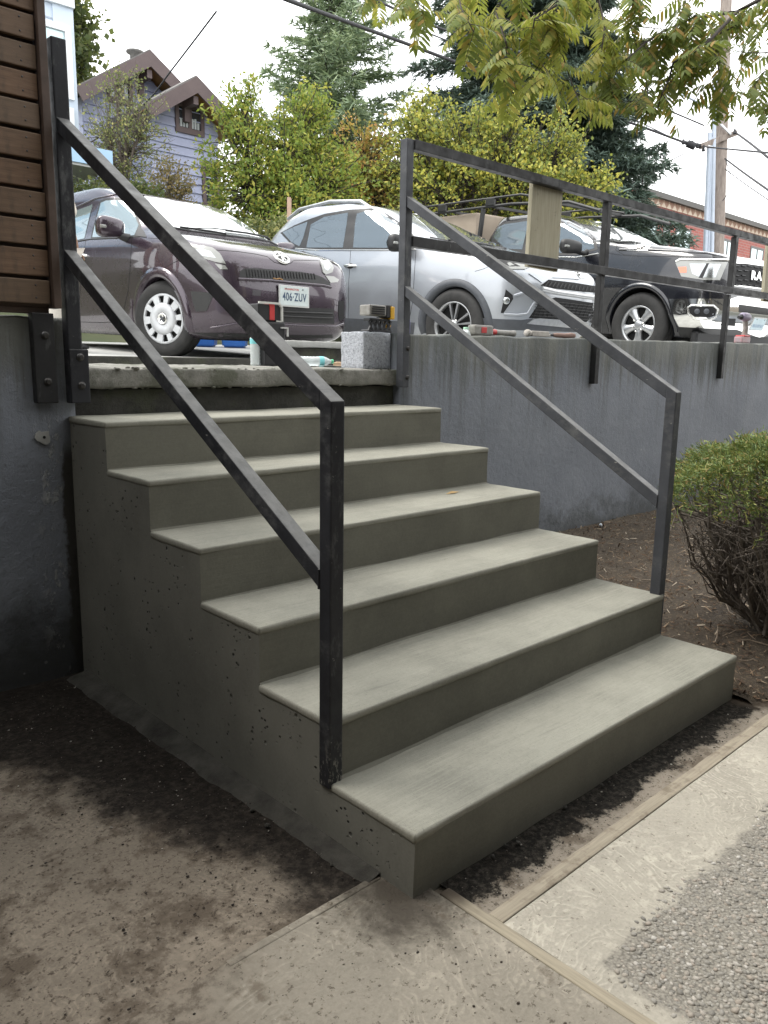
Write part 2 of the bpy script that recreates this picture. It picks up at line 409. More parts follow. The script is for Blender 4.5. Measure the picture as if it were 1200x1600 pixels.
def m_oldconc(name, light=(0.34, 0.33, 0.30), dark=(0.12, 0.12, 0.10), moss=True, bump=0.8):
    m = NM(name)
    c = m.ramp(m.noise(7, 6, 0.7), [(0.3, dark), (0.52, tuple((a+b)/2 for a, b in zip(light, dark))), (0.72, light)])
    if moss: c = m.mix(m.math('MULTIPLY', m.mr(m.noise(4.5, 5, 0.7), 0.5, 0.62), 0.7), c, (0.085, 0.092, 0.06))
    pit = m.mr(m.noise(48, 5, 0.75), 0.36, 0.28)
    c = m.mix(m.math('MULTIPLY', pit, 0.8), c, (0.03, 0.03, 0.025))
    m.color(c); m.rough(0.92); nb = m.bump(m.noise(30, 7, 0.8), bump, 0.015); m.bump(m.noise(140, 3), 0.3, 0.003, nb); return m.m
M_OLD = m_oldconc('old_broken_concrete'); M_DARKOLD = m_oldconc('shade_dark_concrete', (0.10, 0.098, 0.085), (0.035, 0.034, 0.03))  # second tone is darkened to stand for shade in recesses
M_PALE = m_oldconc('pale_lot_concrete', (0.52, 0.52, 0.50), (0.36, 0.36, 0.34), False, 0.2)
M_MORTAR = m_oldconc('grey_mortar', (0.090, 0.086, 0.072), (0.018, 0.016, 0.013), False, 0.9)

# ------------------------------------------------------------------ ground sheets
def sheet(name, x0, x1, y0, y1, z, mat, cell=0.2, amp=0.0, zf=None, kind='structure', th=0.0):
    nx = max(1, int((x1-x0)/cell)); ny = max(1, int((y1-y0)/cell))
    xs = np.linspace(x0, x1, nx+1); ys = np.linspace(y0, y1, ny+1)
    V = [(x, y, (z if zf is None else zf(x, y)) + (amp*wob((x, y, 0), 9) if amp else 0)) for y in ys for x in xs]
    F = [(j*(nx+1)+i, j*(nx+1)+i+1, (j+1)*(nx+1)+i+1, (j+1)*(nx+1)+i) for j in range(ny) for i in range(nx)]
    return np_obj(name, V, F, mat, kind=kind, smooth=True)
M_EARTH = simple('bare_earth', (0.07, 0.055, 0.04), 0.95, c2=(0.12, 0.10, 0.075), scale=4, bump=0.6, bscale=20)
# far ground: one terrain sheet to the horizon, level with the lot behind the wall, dropping in front of it
def lot_z(x, y):
    y0 = 5.1 - 0.7*min(max((x-3.8)/1.4, 0), 1)
    return 1.325 + 0.024*min(max(x-5.7, 0.0), 9.0) + 0.044*min(max(0.0, y-y0), 4.2)
M_ASPH = NM('worn_asphalt'); M_ASPH.color(M_ASPH.ramp(M_ASPH.noise(1.3, 6, 0.7), [(0.3, (0.085, 0.085, 0.085)), (0.7, (0.16, 0.158, 0.15))])); M_ASPH.rough(0.9); M_ASPH.bump(M_ASPH.noise(90, 4), 0.5, 0.006); M_ASPH = M_ASPH.m
M_GRASS = simple('far_ground_cover', (0.06, 0.075, 0.035), 0.95, c2=(0.10, 0.10, 0.055), scale=0.6, bump=0.4, bscale=6)
tag(sheet('parking_lot', -1.2, 17, 3.34, 9.6, 0, M_PALE, 0.45, zf=lambda x, y: lot_z(x, y) - 0.004), kind='structure')
def sstep(v, a, b):
    t = min(max((v-a)/(b-a), 0.0), 1.0); return t*t*(3-2*t)
def far_z(x, y):
    if y <= 3.3: return 1.30
    bank = 1.9*sstep(y, 9.4, 11.8)*(1-sstep(x, 11.5, 15.5))
    hill = 0.02*min(max(0.0, y-9.2), 60)
    return lot_z(x, min(y, 9.2)) - 0.012 + bank + hill
V = []; xs = np.concatenate([np.linspace(-900, -40, 8), np.linspace(-30, 60, 46), np.linspace(80, 900, 8)]); ys = np.concatenate([np.linspace(3.36, 9, 8), np.linspace(9.4, 12, 9), np.linspace(13, 40, 20), np.linspace(60, 900, 8)])
V = [(x, y, far_z(x, y)) for y in ys for x in xs]; nx = len(xs)
F = [(j*nx+i, j*nx+i+1, (j+1)*nx+i+1, (j+1)*nx+i) for j in range(len(ys)-1) for i in range(nx-1)]
np_obj('terrain', V, F, M_GRASS, kind='structure', smooth=True)
tag(sheet('street', 16.2, 40, 2.4, 60, 0, M_ASPH, 2.0, zf=lambda x, y: far_z(x, y) + 0.02), kind='structure')
sheet('lower_ground', -60, 60, -80, 2.0, -0.012, M_EARTH, 5.0)
# walkway in front of the stairs
tag(sheet('muddy_walkway', -5.0, -0.0, 0.132, 1.97, 0.0, m_ground_left(), 0.04, 0.0035), kind='structure')
tag(sheet('front_walkway', -5.0, 0.062, -6.0, 0.128, 0.004, m_ground_front(), 0.05, 0.0012), kind='structure')
tag(sheet('joint_ground', 0.098, 3.4, -0.158, 0.06, -0.004, m_ground_strip(), 0.02, 0.004), kind='structure')
tag(sheet('walkway_border', 0.100, 6.0, -6.0, -0.205, 0.002, m_ground_border(), 0.06, 0.001), kind='structure')
# step of the front slab (its edge stands a little above the muddy slab)
mb = rough_box((-0.46, 0.112, -0.02), (-0.005, 0.134, 0.0062), 0.05, 0.002, 20, 1, 0.004); obj('walkway_edge', mb, m_ground_front(), kind='structure')
# wooden divider strips between the pours
M_STRIP = NM('weathered_divider_wood'); _g = M_STRIP.noise(1.0, 6, 0.7, M_STRIP.mapped((6, 120, 40)))
M_STRIP.color(M_STRIP.mix(M_STRIP.mr(M_STRIP.noise(9, 5, 0.7), 0.5, 0.66, 0, 0.7), M_STRIP.ramp(_g, [(0.3, (0.20, 0.17, 0.125)), (0.7, (0.33, 0.29, 0.22))]), (0.13, 0.10, 0.07))); M_STRIP.rough(0.85); M_STRIP.bump(_g, 0.4, 0.004); M_STRIP2 = M_STRIP.m
M_STRIPY = NM('weathered_divider_wood_y'); _g = M_STRIPY.noise(1.0, 6, 0.7, M_STRIPY.mapped((120, 6, 40)))
_dx = M_STRIPY.xyz()
M_STRIPY.color(M_STRIPY.mix(M_STRIPY.mr(M_STRIPY.math('ADD', _dx[1], M_STRIPY.math('MULTIPLY', M_STRIPY.noise(14), 0.1)), -0.12, 0.02), M_STRIPY.ramp(_g, [(0.3, (0.20, 0.172, 0.125)), (0.7, (0.33, 0.29, 0.215))]), (0.06, 0.045, 0.03))); M_STRIPY.rough(0.85); M_STRIPY.bump(_g, 0.4, 0.004); M_STRIPY = M_STRIPY.m
o = obj('divider_strip', rough_box((0.0635, -6.0, -0.03), (0.0975, -0.03, 0.0062), 0.09, 0.0022, 17, 2, 0.003), M_STRIPY)
tag(o, 'weathered wooden divider strip running towards the viewer from the bottom corner of the stairs', 'divider strip')
o = obj('divider_strip', rough_box((0.0985, -0.203, -0.03), (3.2, -0.160, 0.0052), 0.06, 0.0026, 17, 3, 0.003), M_STRIP2)
tag(o, 'weathered wooden divider strip lying parallel to the bottom step', 'divider strip')

# crumbs of soil and grit lying on the slabs
def grit():
    r_ = np.random.default_rng(11); bm = bmesh.new(); bmesh.ops.create_icosphere(bm, subdivisions=1, radius=1); bm.verts.index_update()
    uv = np.array([v.co[:] for v in bm.verts]); uf = np.array([[v.index for v in f.verts] for f in bm.faces]); bm.free(); VV = []
    for k in range(2600):
        a = r_.random()
        if a < 0.62: x = -abs(r_.normal()*0.42)-0.04; y = 0.14+r_.random()*1.75
        elif a < 0.80: x = 0.1+r_.random()*1.7; y = -0.15+abs(r_.normal())*0.06; y = min(y, -0.01)
        else: x = -1.2+r_.random()*1.28; y = -0.75+r_.random()*0.85
        r0 = 0.0009+0.0026*r_.random()**4
        VV.append(uv*(1+(r_.random((len(uv), 1))-.5)*0.6)*r0*np.array([1.3, 1, 0.7])+np.array([x, y, 0.003+r0*0.4]))
    n = len(VV); FF = (uf[None]+np.arange(n)[:, None, None]*len(uv)).reshape(-1, 3)
    m = NM('soil_grit'); m.color(m.ramp(m.rand(), [(0.0, (0.014, 0.011, 0.008)), (0.6, (0.045, 0.034, 0.025)), (0.85, (0.12, 0.10, 0.08)), (1.0, (0.36, 0.34, 0.30))])); m.rough(0.95)
    tag(np_obj('soil_grit', np.concatenate(VV), FF, m.m, kind='stuff'), 'dark soil crumbs and grit scattered over the slabs beside the stairs')
grit()
# exposed aggregate: thousands of half-sunk pebbles
def pebbles():
    pts = []; cell = 0.0116
    for x in np.arange(0.10, 2.3, cell):
        for y in np.arange(-1.25, -0.38, cell):
            px = x + (random.random()-.5)*cell*0.9; py = y + (random.random()-.5)*cell*0.9
            e = -0.43 + 0.035*wob((px, py, 0), 6, 3) + 0.02*wob((px, py, 0), 17, 1)
            e2 = 0.155 + 0.03*wob((py, px, 0), 7, 9)
            if py > e or px < e2: continue
            near = min(e-py, px-e2)
            if near < 0.05 and random.random() > near/0.05*0.8+0.25: continue
            pts.append((px, py))
    bm = bmesh.new(); bmesh.ops.create_icosphere(bm, subdivisions=1, radius=1); bm.verts.index_update()
    uv = np.array([v.co[:] for v in bm.verts]); uf = np.array([[v.index for v in f.verts] for f in bm.faces]); bm.free()
    n = len(pts); VV = np.zeros((n, len(uv), 3)); 
    for i, (x, y) in enumerate(pts):
        r = 0.0063*(0.72+random.random()**1.6*0.75); a = random.random()*6.28; k = 0.65+random.random()*0.35
        j = uv*(1+(rng.random((len(uv), 1))-.5)*0.35)
        X = j[:, 0]*r*1.15; Y = j[:, 1]*r*k; Z = j[:, 2]*r*0.48
        VV[i, :, 0] = x+X*math.cos(a)-Y*math.sin(a); VV[i, :, 1] = y+X*math.sin(a)+Y*math.cos(a); VV[i, :, 2] = 0.001+Z+r*(random.random()-.5)*0.35
    FF = (uf[None]+np.arange(n)[:, None, None]*len(uv)).reshape(-1, 3)
    m = NM('river_pebbles')
    m.color(m.mix(m.mr(m.noise(70, 4), 0.4, 0.7, 0, 0.5), m.ramp(m.rand(), [(0.0, (0.15, 0.14, 0.12)), (0.35, (0.25, 0.235, 0.205)), (0.6, (0.31, 0.29, 0.25)), (0.85, (0.28, 0.235, 0.19)), (1.0, (0.45, 0.43, 0.39))]), (0.20, 0.185, 0.16))); m.rough(0.75); 
    return np_obj('exposed_pebbles', VV.reshape(-1, 3), FF, m.m, kind='stuff', smooth=True)
tag(pebbles(), 'grey river pebbles exposed in the walkway surface', 'pebbles')

# ------------------------------------------------------------------ the staircase
T, RI, W = 0.32897, 0.18, 1.84
NS = 6
STAIR = thing('concrete_staircase', (0, 0, 0), 'newly cast grey green concrete staircase of six steps with pitted left side', 'staircase')
prof = [(0.0, -0.05)]
for k in range(NS): prof += [(k*T, (k+1)*RI - 0.018), ((k+1)*T if k < NS-1 else 2.02, (k+1)*RI - 0.018)]
prof += [(2.02, -0.05)]
def stair_body():
    bm = bmesh.new(); xs = np.linspace(0, W, 24); loops = []
    pr = []
    for i in range(len(prof)):        # refine the profile
        a, b = prof[i], prof[(i+1) % len(prof)]
        L = math.dist(a, b); n = max(1, int(L/0.06))
        if i == len(prof)-1: n = 1
        for k in range(n): pr.append((a[0]+(b[0]-a[0])*k/n, a[1]+(b[1]-a[1])*k/n))
    vs = [[bm.verts.new((x, y + 0.003*wob((x, y, z), 6, 2), z + 0.0015*wob((x, y, z), 5, 7))) for y, z in pr] for x in xs]
    n = len(pr)
    for i in range(len(xs)-1):
        for j in range(n): bm.faces.new((vs[i][j], vs[i][(j+1) % n], vs[i+1][(j+1) % n], vs[i+1][j]))
    from mathutils.geometry import tessellate_polygon
    tri = tessellate_polygon([[Vector((y, z, 0)) for y, z in pr]])
    for t in tri:
        bm.faces.new([vs[0][i] for i in t]); bm.faces.new([vs[-1][i] for i in t[::-1]])
    bmesh.ops.recalc_face_normals(bm, faces=bm.faces[:])
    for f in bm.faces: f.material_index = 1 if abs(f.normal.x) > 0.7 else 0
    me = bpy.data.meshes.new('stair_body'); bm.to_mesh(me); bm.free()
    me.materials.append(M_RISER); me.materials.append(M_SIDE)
    o = bpy.data.objects.new('stair_body', me); COL.objects.link(o); o.parent = STAIR
stair_body()
for k in range(NS):
    y0 = k*T - 0.0022; y1 = (k+1)*T + 0.004 if k < NS-1 else 2.018
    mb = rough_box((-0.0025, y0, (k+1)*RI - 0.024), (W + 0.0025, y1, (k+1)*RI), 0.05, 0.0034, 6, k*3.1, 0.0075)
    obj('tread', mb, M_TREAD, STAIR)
# coved mortar where the treads meet the next riser
mb = MB()
for k in range(NS-1):
    y = (k+1)*T; z = (k+1)*RI
    n = 30
    for i in range(n):
        x0, x1 = W*i/n, W*(i+1)/n
        def cv(x): h = 0.006+0.003*wob((x, k, 0), 8); return [(x, y-h*1.4, z-0.001), (x, y-h*0.5, z+h*0.35), (x, y+0.001, z+h)]
        a, b = cv(x0), cv(x1); mb.add(a+b, [(0, 1, 4, 3), (1, 2, 5, 4)], 0, True)
tag(obj('mortar_cove', mb, M_RISER, STAIR), kind='stuff')
# vertical sacked corner at each riser's left edge and the rough toe of mortar along the ground
mb = MB(); n = 90; rings = []
for i in range(n+1):
    y = 0.12 + (1.93-0.12)*i/n
    wd = 0.055+0.05*(i/n)+0.012*wob((0, y, 0), 4, 4); h = 0.013+0.003*wob((0, y, 1), 5, 2)+0.004*(i/n)
    rings.append([(-wd-0.010*wob((1, y, 0), 13)-0.006*wob((2, y, 0), 41), y, -0.006), (-wd*0.72, y, h*0.5+0.0012*wob((3, y, 0), 21)), (-wd*0.30, y, h*0.85), (0.004, y, h*1.1+0.004)])
vs = [p for r in rings for p in r]
mb.add(vs, [(i*4+j, i*4+j+1, (i+1)*4+j+1, (i+1)*4+j) for i in range(n) for j in range(3)], 0, True)
obj('mortar_toe', mb, M_MORTAR, STAIR)
mb = MB()
for i in range(26):        # crumbs along the foot of the stair
    y = random.uniform(-0.02, 1.8); x = -abs(random.gauss(0, 0.05))-0.01
    if i > 15: x = random.uniform(0.0, 1.8); y = -abs(random.gauss(0, 0.025))-0.008
    r = random.uniform(0.003, 0.009); mb.ball((x, y, r*0.5), r, 0, 1, (1, 1, 0.7), 0.6)
tag(obj('mortar_crumbs', mb, M_MORTAR), 'loose mortar crumbs along the foot of the stairs', 'crumbs', kind='stuff')

# ------------------------------------------------------------------ retaining walls
def wall(name, x0, x1, ztop, mat, label, rel=(0, 0, 0)):
    n = max(2, int((x1-x0)/0.10)); m = 12; mb = MB(); vs = []
    ys = [1.97, 1.978, 2.16, 2.17]
    xs = np.linspace(x0, x1, n+1); 
    prof_n = None
    rows = []
    for x in xs:
        zt = ztop(x) + 0.007*wob((x, 0, 0), 9, 4) + 0.005*wob((x, 2, 0), 23, 1)
        col = [(x, 1.97 + 0.004*wob((x, 0, z), 3.5, 2), z) for z in np.linspace(-0.3, zt-0.012, m)]
        col += [(x, 1.978+0.004*wob((x, 1, 1), 30), zt-0.002), (x, 2.0, zt), (x, 2.15, zt), (x, 2.17, zt-0.02), (x, 2.17, -0.3)]
        rows.append(col)
    k = len(rows[0]); vs = [p for r in rows for p in r]
    fs = [(i*k+j, (i+1)*k+j, (i+1)*k+j+1, i*k+j+1) for i in range(n) for j in range(k-1)]
    fs += [tuple(range(k))[::-1], tuple(n*k+j for j in range(k))]
    mb.add(vs, fs, 0, True)
    o = obj(name, mb, mat)
    return tag(o, label, 'wall')
wall('retaining_wall', -6.0, 0.025, lambda x: 1.462, M_WALLL, 'dark blue grey painted wall under the wooden screen, paint flaking beside the stairs')
wall('retaining_wall', 1.865, 15.0, lambda x: 1.466 + 0.0145*(x-1.9), M_WALL, 'long blue grey painted wall with mossy streaked top right of the stairs')
# patch of bare filler round a drilled hole on the left wall
mb = MB()
pr = [(0.030*(0.7+0.5*random.random())*math.cos(t), 0.030*(0.7+0.5*random.random())*math.sin(t)) for t in np.linspace(0, 2*math.pi, 15)[:-1]]
mb.prism(pr, 0, 0.006, axM((-0.107, 1.968, 1.004), (0, -1, 0)), 0)
mb.lathe([(0.006, 0.0065), (0.005, 0.0085), (0.0001, 0.0088)], 10, axM((-0.107, 1.968, 1.004), (0, -1, 0)), 1)
tag(obj('filler_patch', mb, [simple('pale_filler', (0.30, 0.30, 0.28), 0.9, bump=0.5), simple('hole_black', (0.01, 0.01, 0.01), 0.9)]), 'pale filler patch round a drilled hole on the wall below the wooden screen', 'wall patch')

# landing at the top of the stairs
LAND = thing('landing_slab', (0, 2.0, 1.1), 'old broken edged concrete slab at the head of the stairs', 'slab')
mb = rough_box((0.028, 1.985, 1.188), (1.862, 3.33, 1.274), 0.045, 0.010, 13, 4, 0.012); obj('slab', mb, M_OLD, LAND, (0, 2.0, 1.1))
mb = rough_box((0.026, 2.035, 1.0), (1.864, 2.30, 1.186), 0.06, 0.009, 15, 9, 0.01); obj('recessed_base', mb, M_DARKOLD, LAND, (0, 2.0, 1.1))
mb = MB()
for i in range(70):   # broken crumbs along the slab edge
    x = random.uniform(0.1, 1.8); r = random.uniform(0.004, 0.011)
    mb.ball((x, 1.985+random.uniform(-0.006, 0.05), random.choice([1.19, 1.272])+random.uniform(-0.004, 0.003)), r, 0, 1, (1.3, 1, 0.7), 0.7)
tag(obj('edge_crumbs', mb, M_OLD, LAND, (0, 2.0, 1.1)), kind='stuff')
# low concrete stop at the edge of the parking lot, behind the landing
def kerb():
    mb = rough_box((2.0, 3.40, 1.405), (3.5, 3.56, 1.449), 0.06, 0.005, 11, 2, 0.006)
    o = obj('wheel_stop', mb, M_PALE)
    mb = rough_box((2.02, 3.425, 1.30), (3.48, 3.55, 1.404), 0.06, 0.008, 13, 5, 0.006)  # dark base stands for the shade under the stop
    obj('stop_base', mb, M_DARKOLD, o)
    return o
tag(kerb(), 'pale concrete stop with dark base behind the landing, under the hatchback bumper', 'kerb')
mb = rough_box((-1.0, 3.325, 1.0), (3.4, 3.36, 1.318), 0.12, 0.006, 11, 3, 0.004); obj('lot_edge', mb, M_DARKOLD, kind='structure')

# ------------------------------------------------------------------ mulch bed right of the stairs
M_MULCH = NM('bark_mulch'); M_MULCH.color(M_MULCH.mix(M_MULCH.mr(M_MULCH.noise(55, 5, 0.75), 0.5, 0.7), M_MULCH.ramp(M_MULCH.noise(6, 6, 0.7), [(0.3, (0.040, 0.030, 0.021)), (0.7, (0.095, 0.072, 0.048))]), (0.20, 0.15, 0.095))); M_MULCH.rough(0.95); M_MULCH.bump(M_MULCH.noise(60, 6, 0.8), 1.0, 0.02); M_MULCH = M_MULCH.m
def mulch_z(x, y): return 0.03 + 0.095*min(max((y+0.2)/2.1, 0), 1) + 0.012*wob((x, y, 0), 4.2, 1) + 0.007*wob((x, y, 0), 15, 2) - 0.03*max(0, 1-(x-1.84)/0.12)*(1 if y < 0.3 else 0) - 0.05*max(0, 1-(y+0.16)/0.10)
tag(sheet('mulch_bed', 1.845, 9.0, -0.158, 1.968, 0, M_MULCH, 0.05, zf=mulch_z), kind='structure')
# ------------------------------------------------------------------ black steel railings
def m_blackpaint(name, wear=0.5, base=(0.013, 0.0135, 0.016)):
    m = NM(name)
    c = m.ramp(m.noise(5, 5, 0.65), [(0.3, base), (0.72, tuple(x*1.9+0.006 for x in base))])
    smear = m.mr(m.noise(7, 6, 0.72, m.mapped((2.4, 0.5, 0.8))), 0.59-0.10*wear, 0.68)
    c = m.mix(m.math('MULTIPLY', smear, 0.35+0.3*wear), c, (0.13, 0.132, 0.13))
    scr = m.mr(m.noise(42, 4, 0.75, m.mapped((1, 0.35, 1))), 0.70-0.05*wear, 0.76-0.04*wear)
    c = m.mix(m.math('MULTIPLY', scr, 0.8*wear), c, (0.34, 0.33, 0.30))
    if wear > 0.6:      # dried cement splashed on the foot of the posts
        z = m.xyz()[2]; sp = m.math('MULTIPLY', m.mr(m.noise(60, 5, 0.8, m.mapped((1, 1, 0.45))), 0.53, 0.60), m.mr(z, 0.17, 0.02)); c = m.mix(m.math('MULTIPLY', sp, 0.75), c, (0.27, 0.26, 0.225))
    # dust-grey on faces that look up, also standing for their lit look
    g = m.n.new('ShaderNodeNewGeometry'); sx = m.n.new('ShaderNodeSeparateXYZ'); m.l.new(g.outputs['True Normal'], sx.inputs[0])
    up = m.mr(sx.outputs[2], 0.4, 0.8)
    c = m.mix(m.math('MULTIPLY', up, m.mr(m.noise(14, 6, 0.75), 0.25, 0.65, 0.35, 0.75)), c, (0.155, 0.155, 0.148))
    m.color(c); m.rough(m.mr(m.noise(18, 4), 0.3, 0.7, 0.42, 0.68)); m.bump(m.noise(70, 4, 0.7), 0.12, 0.003); m.set(Specular_IOR_Level=0.3)
    return m.m
M_RAIL = m_blackpaint('worn_black_rail_paint', 0.75); M_RAILR = m_blackpaint('rubbed_black_rail_paint', 0.9, (0.034, 0.036, 0.041)); M_GUARD = m_blackpaint('black_guard_paint', 0.15, (0.012, 0.012, 0.0125))
M_BOLT = simple('dull_bolt_steel', (0.10, 0.10, 0.10), 0.45, 0.8, c2=(0.05, 0.045, 0.04), scale=40)
def bolt(mb, p, d, r=0.009):
    mb.prism([(r*math.cos(t), r*math.sin(t)) for t in np.linspace(0, 2*math.pi, 7)[:-1]], 0.002, 0.010, axM(p, d))
    mb.lathe([(r*1.7, 0), (r*1.7, 0.0025), (0.0001, 0.0026)], 14, axM(p, d))
    return mb
S = 0.046; H = S/2
def handrail(x, pr, pf, name, label, mat, foot, wide):
    """x: centre line; pr = rear post (y, z0, z1); pf = front post (y, z0, z1); two sloping rails"""
    t = thing(name, (x, pf[0], pf[1]), label, 'handrail', 'sloping handrails on either side of the stairs'); rel = (x, pf[0], pf[1])
    P = MB(); wr = wide
    P.rbox((x-wr/2, pr[0]-0.026, pr[1]), (x+wr/2, pr[0]+0.026, pr[2]), 0.005, 2); obj('rear_post', P, mat, t, rel)
    ztop = pf[2]; sl = 0.606; L = pr[0]-pf[0]
    dz = S/math.cos(math.atan(sl))              # vertical thickness of the sloping tube
    y0 = pf[0]-H; y1 = pr[0]-0.024; ya = pf[0]+H
    def para(za, yb):                            # sloping tube, front end cut vertically at y=yb
        m = MB(); pts = []
        zz = lambda y: za + sl*(y-y0)
        q = [(yb, zz(yb)-dz), (y1, zz(y1)-dz), (y1, zz(y1)), (yb, zz(yb))]
        bm = bmesh.new(); vs = [bm.verts.new((x+s*H, y, z)) for s in (-1, 1) for y, z in q]
        for f in ((0, 1, 2, 3), (7, 6, 5, 4), (0, 4, 5, 1), (1, 5, 6, 2), (2, 6, 7, 3), (3, 7, 4, 0)): bm.faces.new([vs[i] for i in f])
        bmesh.ops.recalc_face_normals(bm, faces=bm.faces[:]); bmesh.ops.bevel(bm, geom=bm.edges[:], offset=0.004, segments=2, profile=0.6, affect='EDGES')
        return m.bm(bm)
    obj('top_rail', para(ztop, ya-0.002), mat, t, rel)
    obj('lower_rail', para(ztop-foot+sl*0, ya-0.002), mat, t, rel)
    # front post with its mitred sloping head
    bm = bmesh.new(); q = [(y0, pf[1]), (ya, pf[1]), (ya, ztop+sl*S), (y0, ztop)]
    vs = [bm.verts.new((x+s*H, y, z)) for s in (-1, 1) for y, z in q]
    for f in ((0, 1, 2, 3), (7, 6, 5, 4), (0, 4, 5, 1), (1, 5, 6, 2), (2, 6, 7, 3), (3, 7, 4, 0)): bm.faces.new([vs[i] for i in f])
    bmesh.ops.recalc_face_normals(bm, faces=bm.faces[:]); bmesh.ops.bevel(bm, geom=bm.edges[:], offset=0.004, segments=2, profile=0.6, affect='EDGES')
    obj('front_post', MB().bm(bm), mat, t, rel)
    w_ = MB()                                     # weld beads
    for zc in (ztop+sl*(y1-y0)-dz*0.5, ztop-foot+sl*(y1-y0)-dz*0.5): w_.tube([(x-H-0.002, y1-0.002, zc-dz*0.5), (x-H-0.002, y1-0.001, zc+dz*0.5)], 0.004, 6)
    for zc in (ztop-foot+sl*(ya-y0)-dz*0.5,): w_.tube([(x-H, ya+0.001, zc-dz*0.5), (x-H, ya+0.001, zc+dz*0.5)], 0.004, 6)
    tag(obj('weld_bead', w_, mat, t, rel), kind='stuff')
    return t, rel
# left handrail
HL, rl = handrail(0.015, (1.935, 1.335, 2.458), (0.342, 0.165, 1.220), 'stair_handrail', 'black handrail on the pitted open left side of the stairs, beside the wooden screen', M_RAIL, 0.468, 0.056)
mb = MB(); mb.rbox((-0.012, 1.905, 1.136), (0.064, 1.962, 1.345), 0.004, 2); obj('foot_bracket', mb, M_RAIL, HL, rl)
for z in (1.205, 1.315): obj('bolt', bolt(MB(), (0.030, 1.905, z), (0, -1, 0)), M_BOLT, HL, rl)
mb = MB(); mb.tube([(-0.006, 1.958, 2.42), (-0.008, 1.955, 2.2), (-0.006, 1.957, 2.0), (-0.008, 1.955, 1.93), (-0.010, 1.955, 1.5)], 0.006, 6); obj('side_weld', mb, M_RAIL, HL, rl)
# right handrail (its rear post also ends the guard rail)
HR, rr = handrail(1.835, (1.935, 1.178, 2.455), (0.355, 0.10, 1.214), 'stair_handrail', 'worn black handrail on the far right side of the stairs beside the painted wall', M_RAILR, 0.455, 0.050)
for z in (1.232, 1.388): obj('bolt', bolt(MB(), (1.846, 1.909, z), (0, -1, 0), 0.008), M_BOLT, HR, rr)
mb = MB(); mb.rbox((1.862, 1.956, 1.392), (1.912, 1.964, 1.464), 0.002, 1); obj('fixing_tab', mb, M_GUARD, HR, rr)
obj('bolt', bolt(MB(), (1.885, 1.956, 1.43), (0, -1, 0), 0.007), M_BOLT, HR, rr)

# level guard rail on top of the right wall
GB = (3.78, 1.93, 1.18)
G = thing('guard_rail', GB, 'long level black steel guard rail bolted to the right wall', 'guard rail')
def gz(x): return 2.430 - 0.002*(x-1.86) + 0.003*(x-1.86)
gx1 = 9.5
for nm, dz, hh in (('top_rail', 0.0, 0.052), ('middle_rail', -0.488, 0.055)):
    mb = MB(); x0 = 1.86
    mb.beam((x0, 1.925, gz(x0)+dz + (0.006 if nm == 'middle_rail' else 0)), (gx1, 1.925, gz(gx1)+dz+0.02*(nm == 'middle_rail')+0.015), 0.050, hh, r=0.004); obj(nm, mb, M_GUARD, G, GB)
for i, (xx, zb) in enumerate(((3.765, 1.182), (5.80, 1.212), (7.85, 1.24), (9.47, 1.26))):
    mb = MB()
    zm = gz(xx)-0.488+0.01; 
    mb.rbox((xx-0.024, 1.922, zb), (xx+0.024, 1.966, zm-0.024), 0.003, 2)
    mb2 = MB(); mb2.rbox((xx-0.026, 1.902, zm+0.027), (xx+0.026, 1.948, gz(xx)-0.024), 0.003, 2)
    obj('lower_post', mb, M_GUARD, G, GB); obj('upper_post', mb2, M_GUARD, G, GB)
    for z in (zb+0.045, zb+0.175): obj('bolt', bolt(MB(), (xx+0.024, 1.945, z), (1, 0, 0), 0.007), M_BOLT, G, GB)
# bare boards fixed behind the guard
M_BOARD = NM('aged_bare_board'); _g = M_BOARD.noise(1.0, 6, 0.7, M_BOARD.mapped((60, 60, 4)))
_c = M_BOARD.mix(M_BOARD.mr(M_BOARD.noise(7, 5, 0.7), 0.60, 0.72), M_BOARD.ramp(_g, [(0.3, (0.27, 0.245, 0.17)), (0.7, (0.40, 0.37, 0.28))]), (0.08, 0.075, 0.06))
M_BOARD.color(_c); M_BOARD.rough(0.85); M_BOARD.bump(_g, 0.3, 0.003); M_BOARD = M_BOARD.m
def board(a, b, label, lean=0.0):
    mb = rough_box((-(b[0]-a[0])/2, -(b[1]-a[1])/2, 0), ((b[0]-a[0])/2, (b[1]-a[1])/2, b[2]-a[2]), 0.06, 0.0015, 9, 1, 0.004)
    o = obj('wooden_board', mb, M_BOARD); o.location = ((a[0]+b[0])/2, (a[1]+b[1])/2, a[2]); o.rotation_euler = (0, lean, 0)
    return tag(o, label, 'board', 'bare boards fixed to the guard rail')
board((2.945, 1.953, 1.915), (3.265, 1.985, 2.452), 'short weathered board standing between the two guard rails, left of the pickup mirror', 0.02)
board((6.60, 1.953, 1.93), (6.93, 1.985, 2.452), 'pale board at the right edge of the picture between the two guard rails', -0.03)

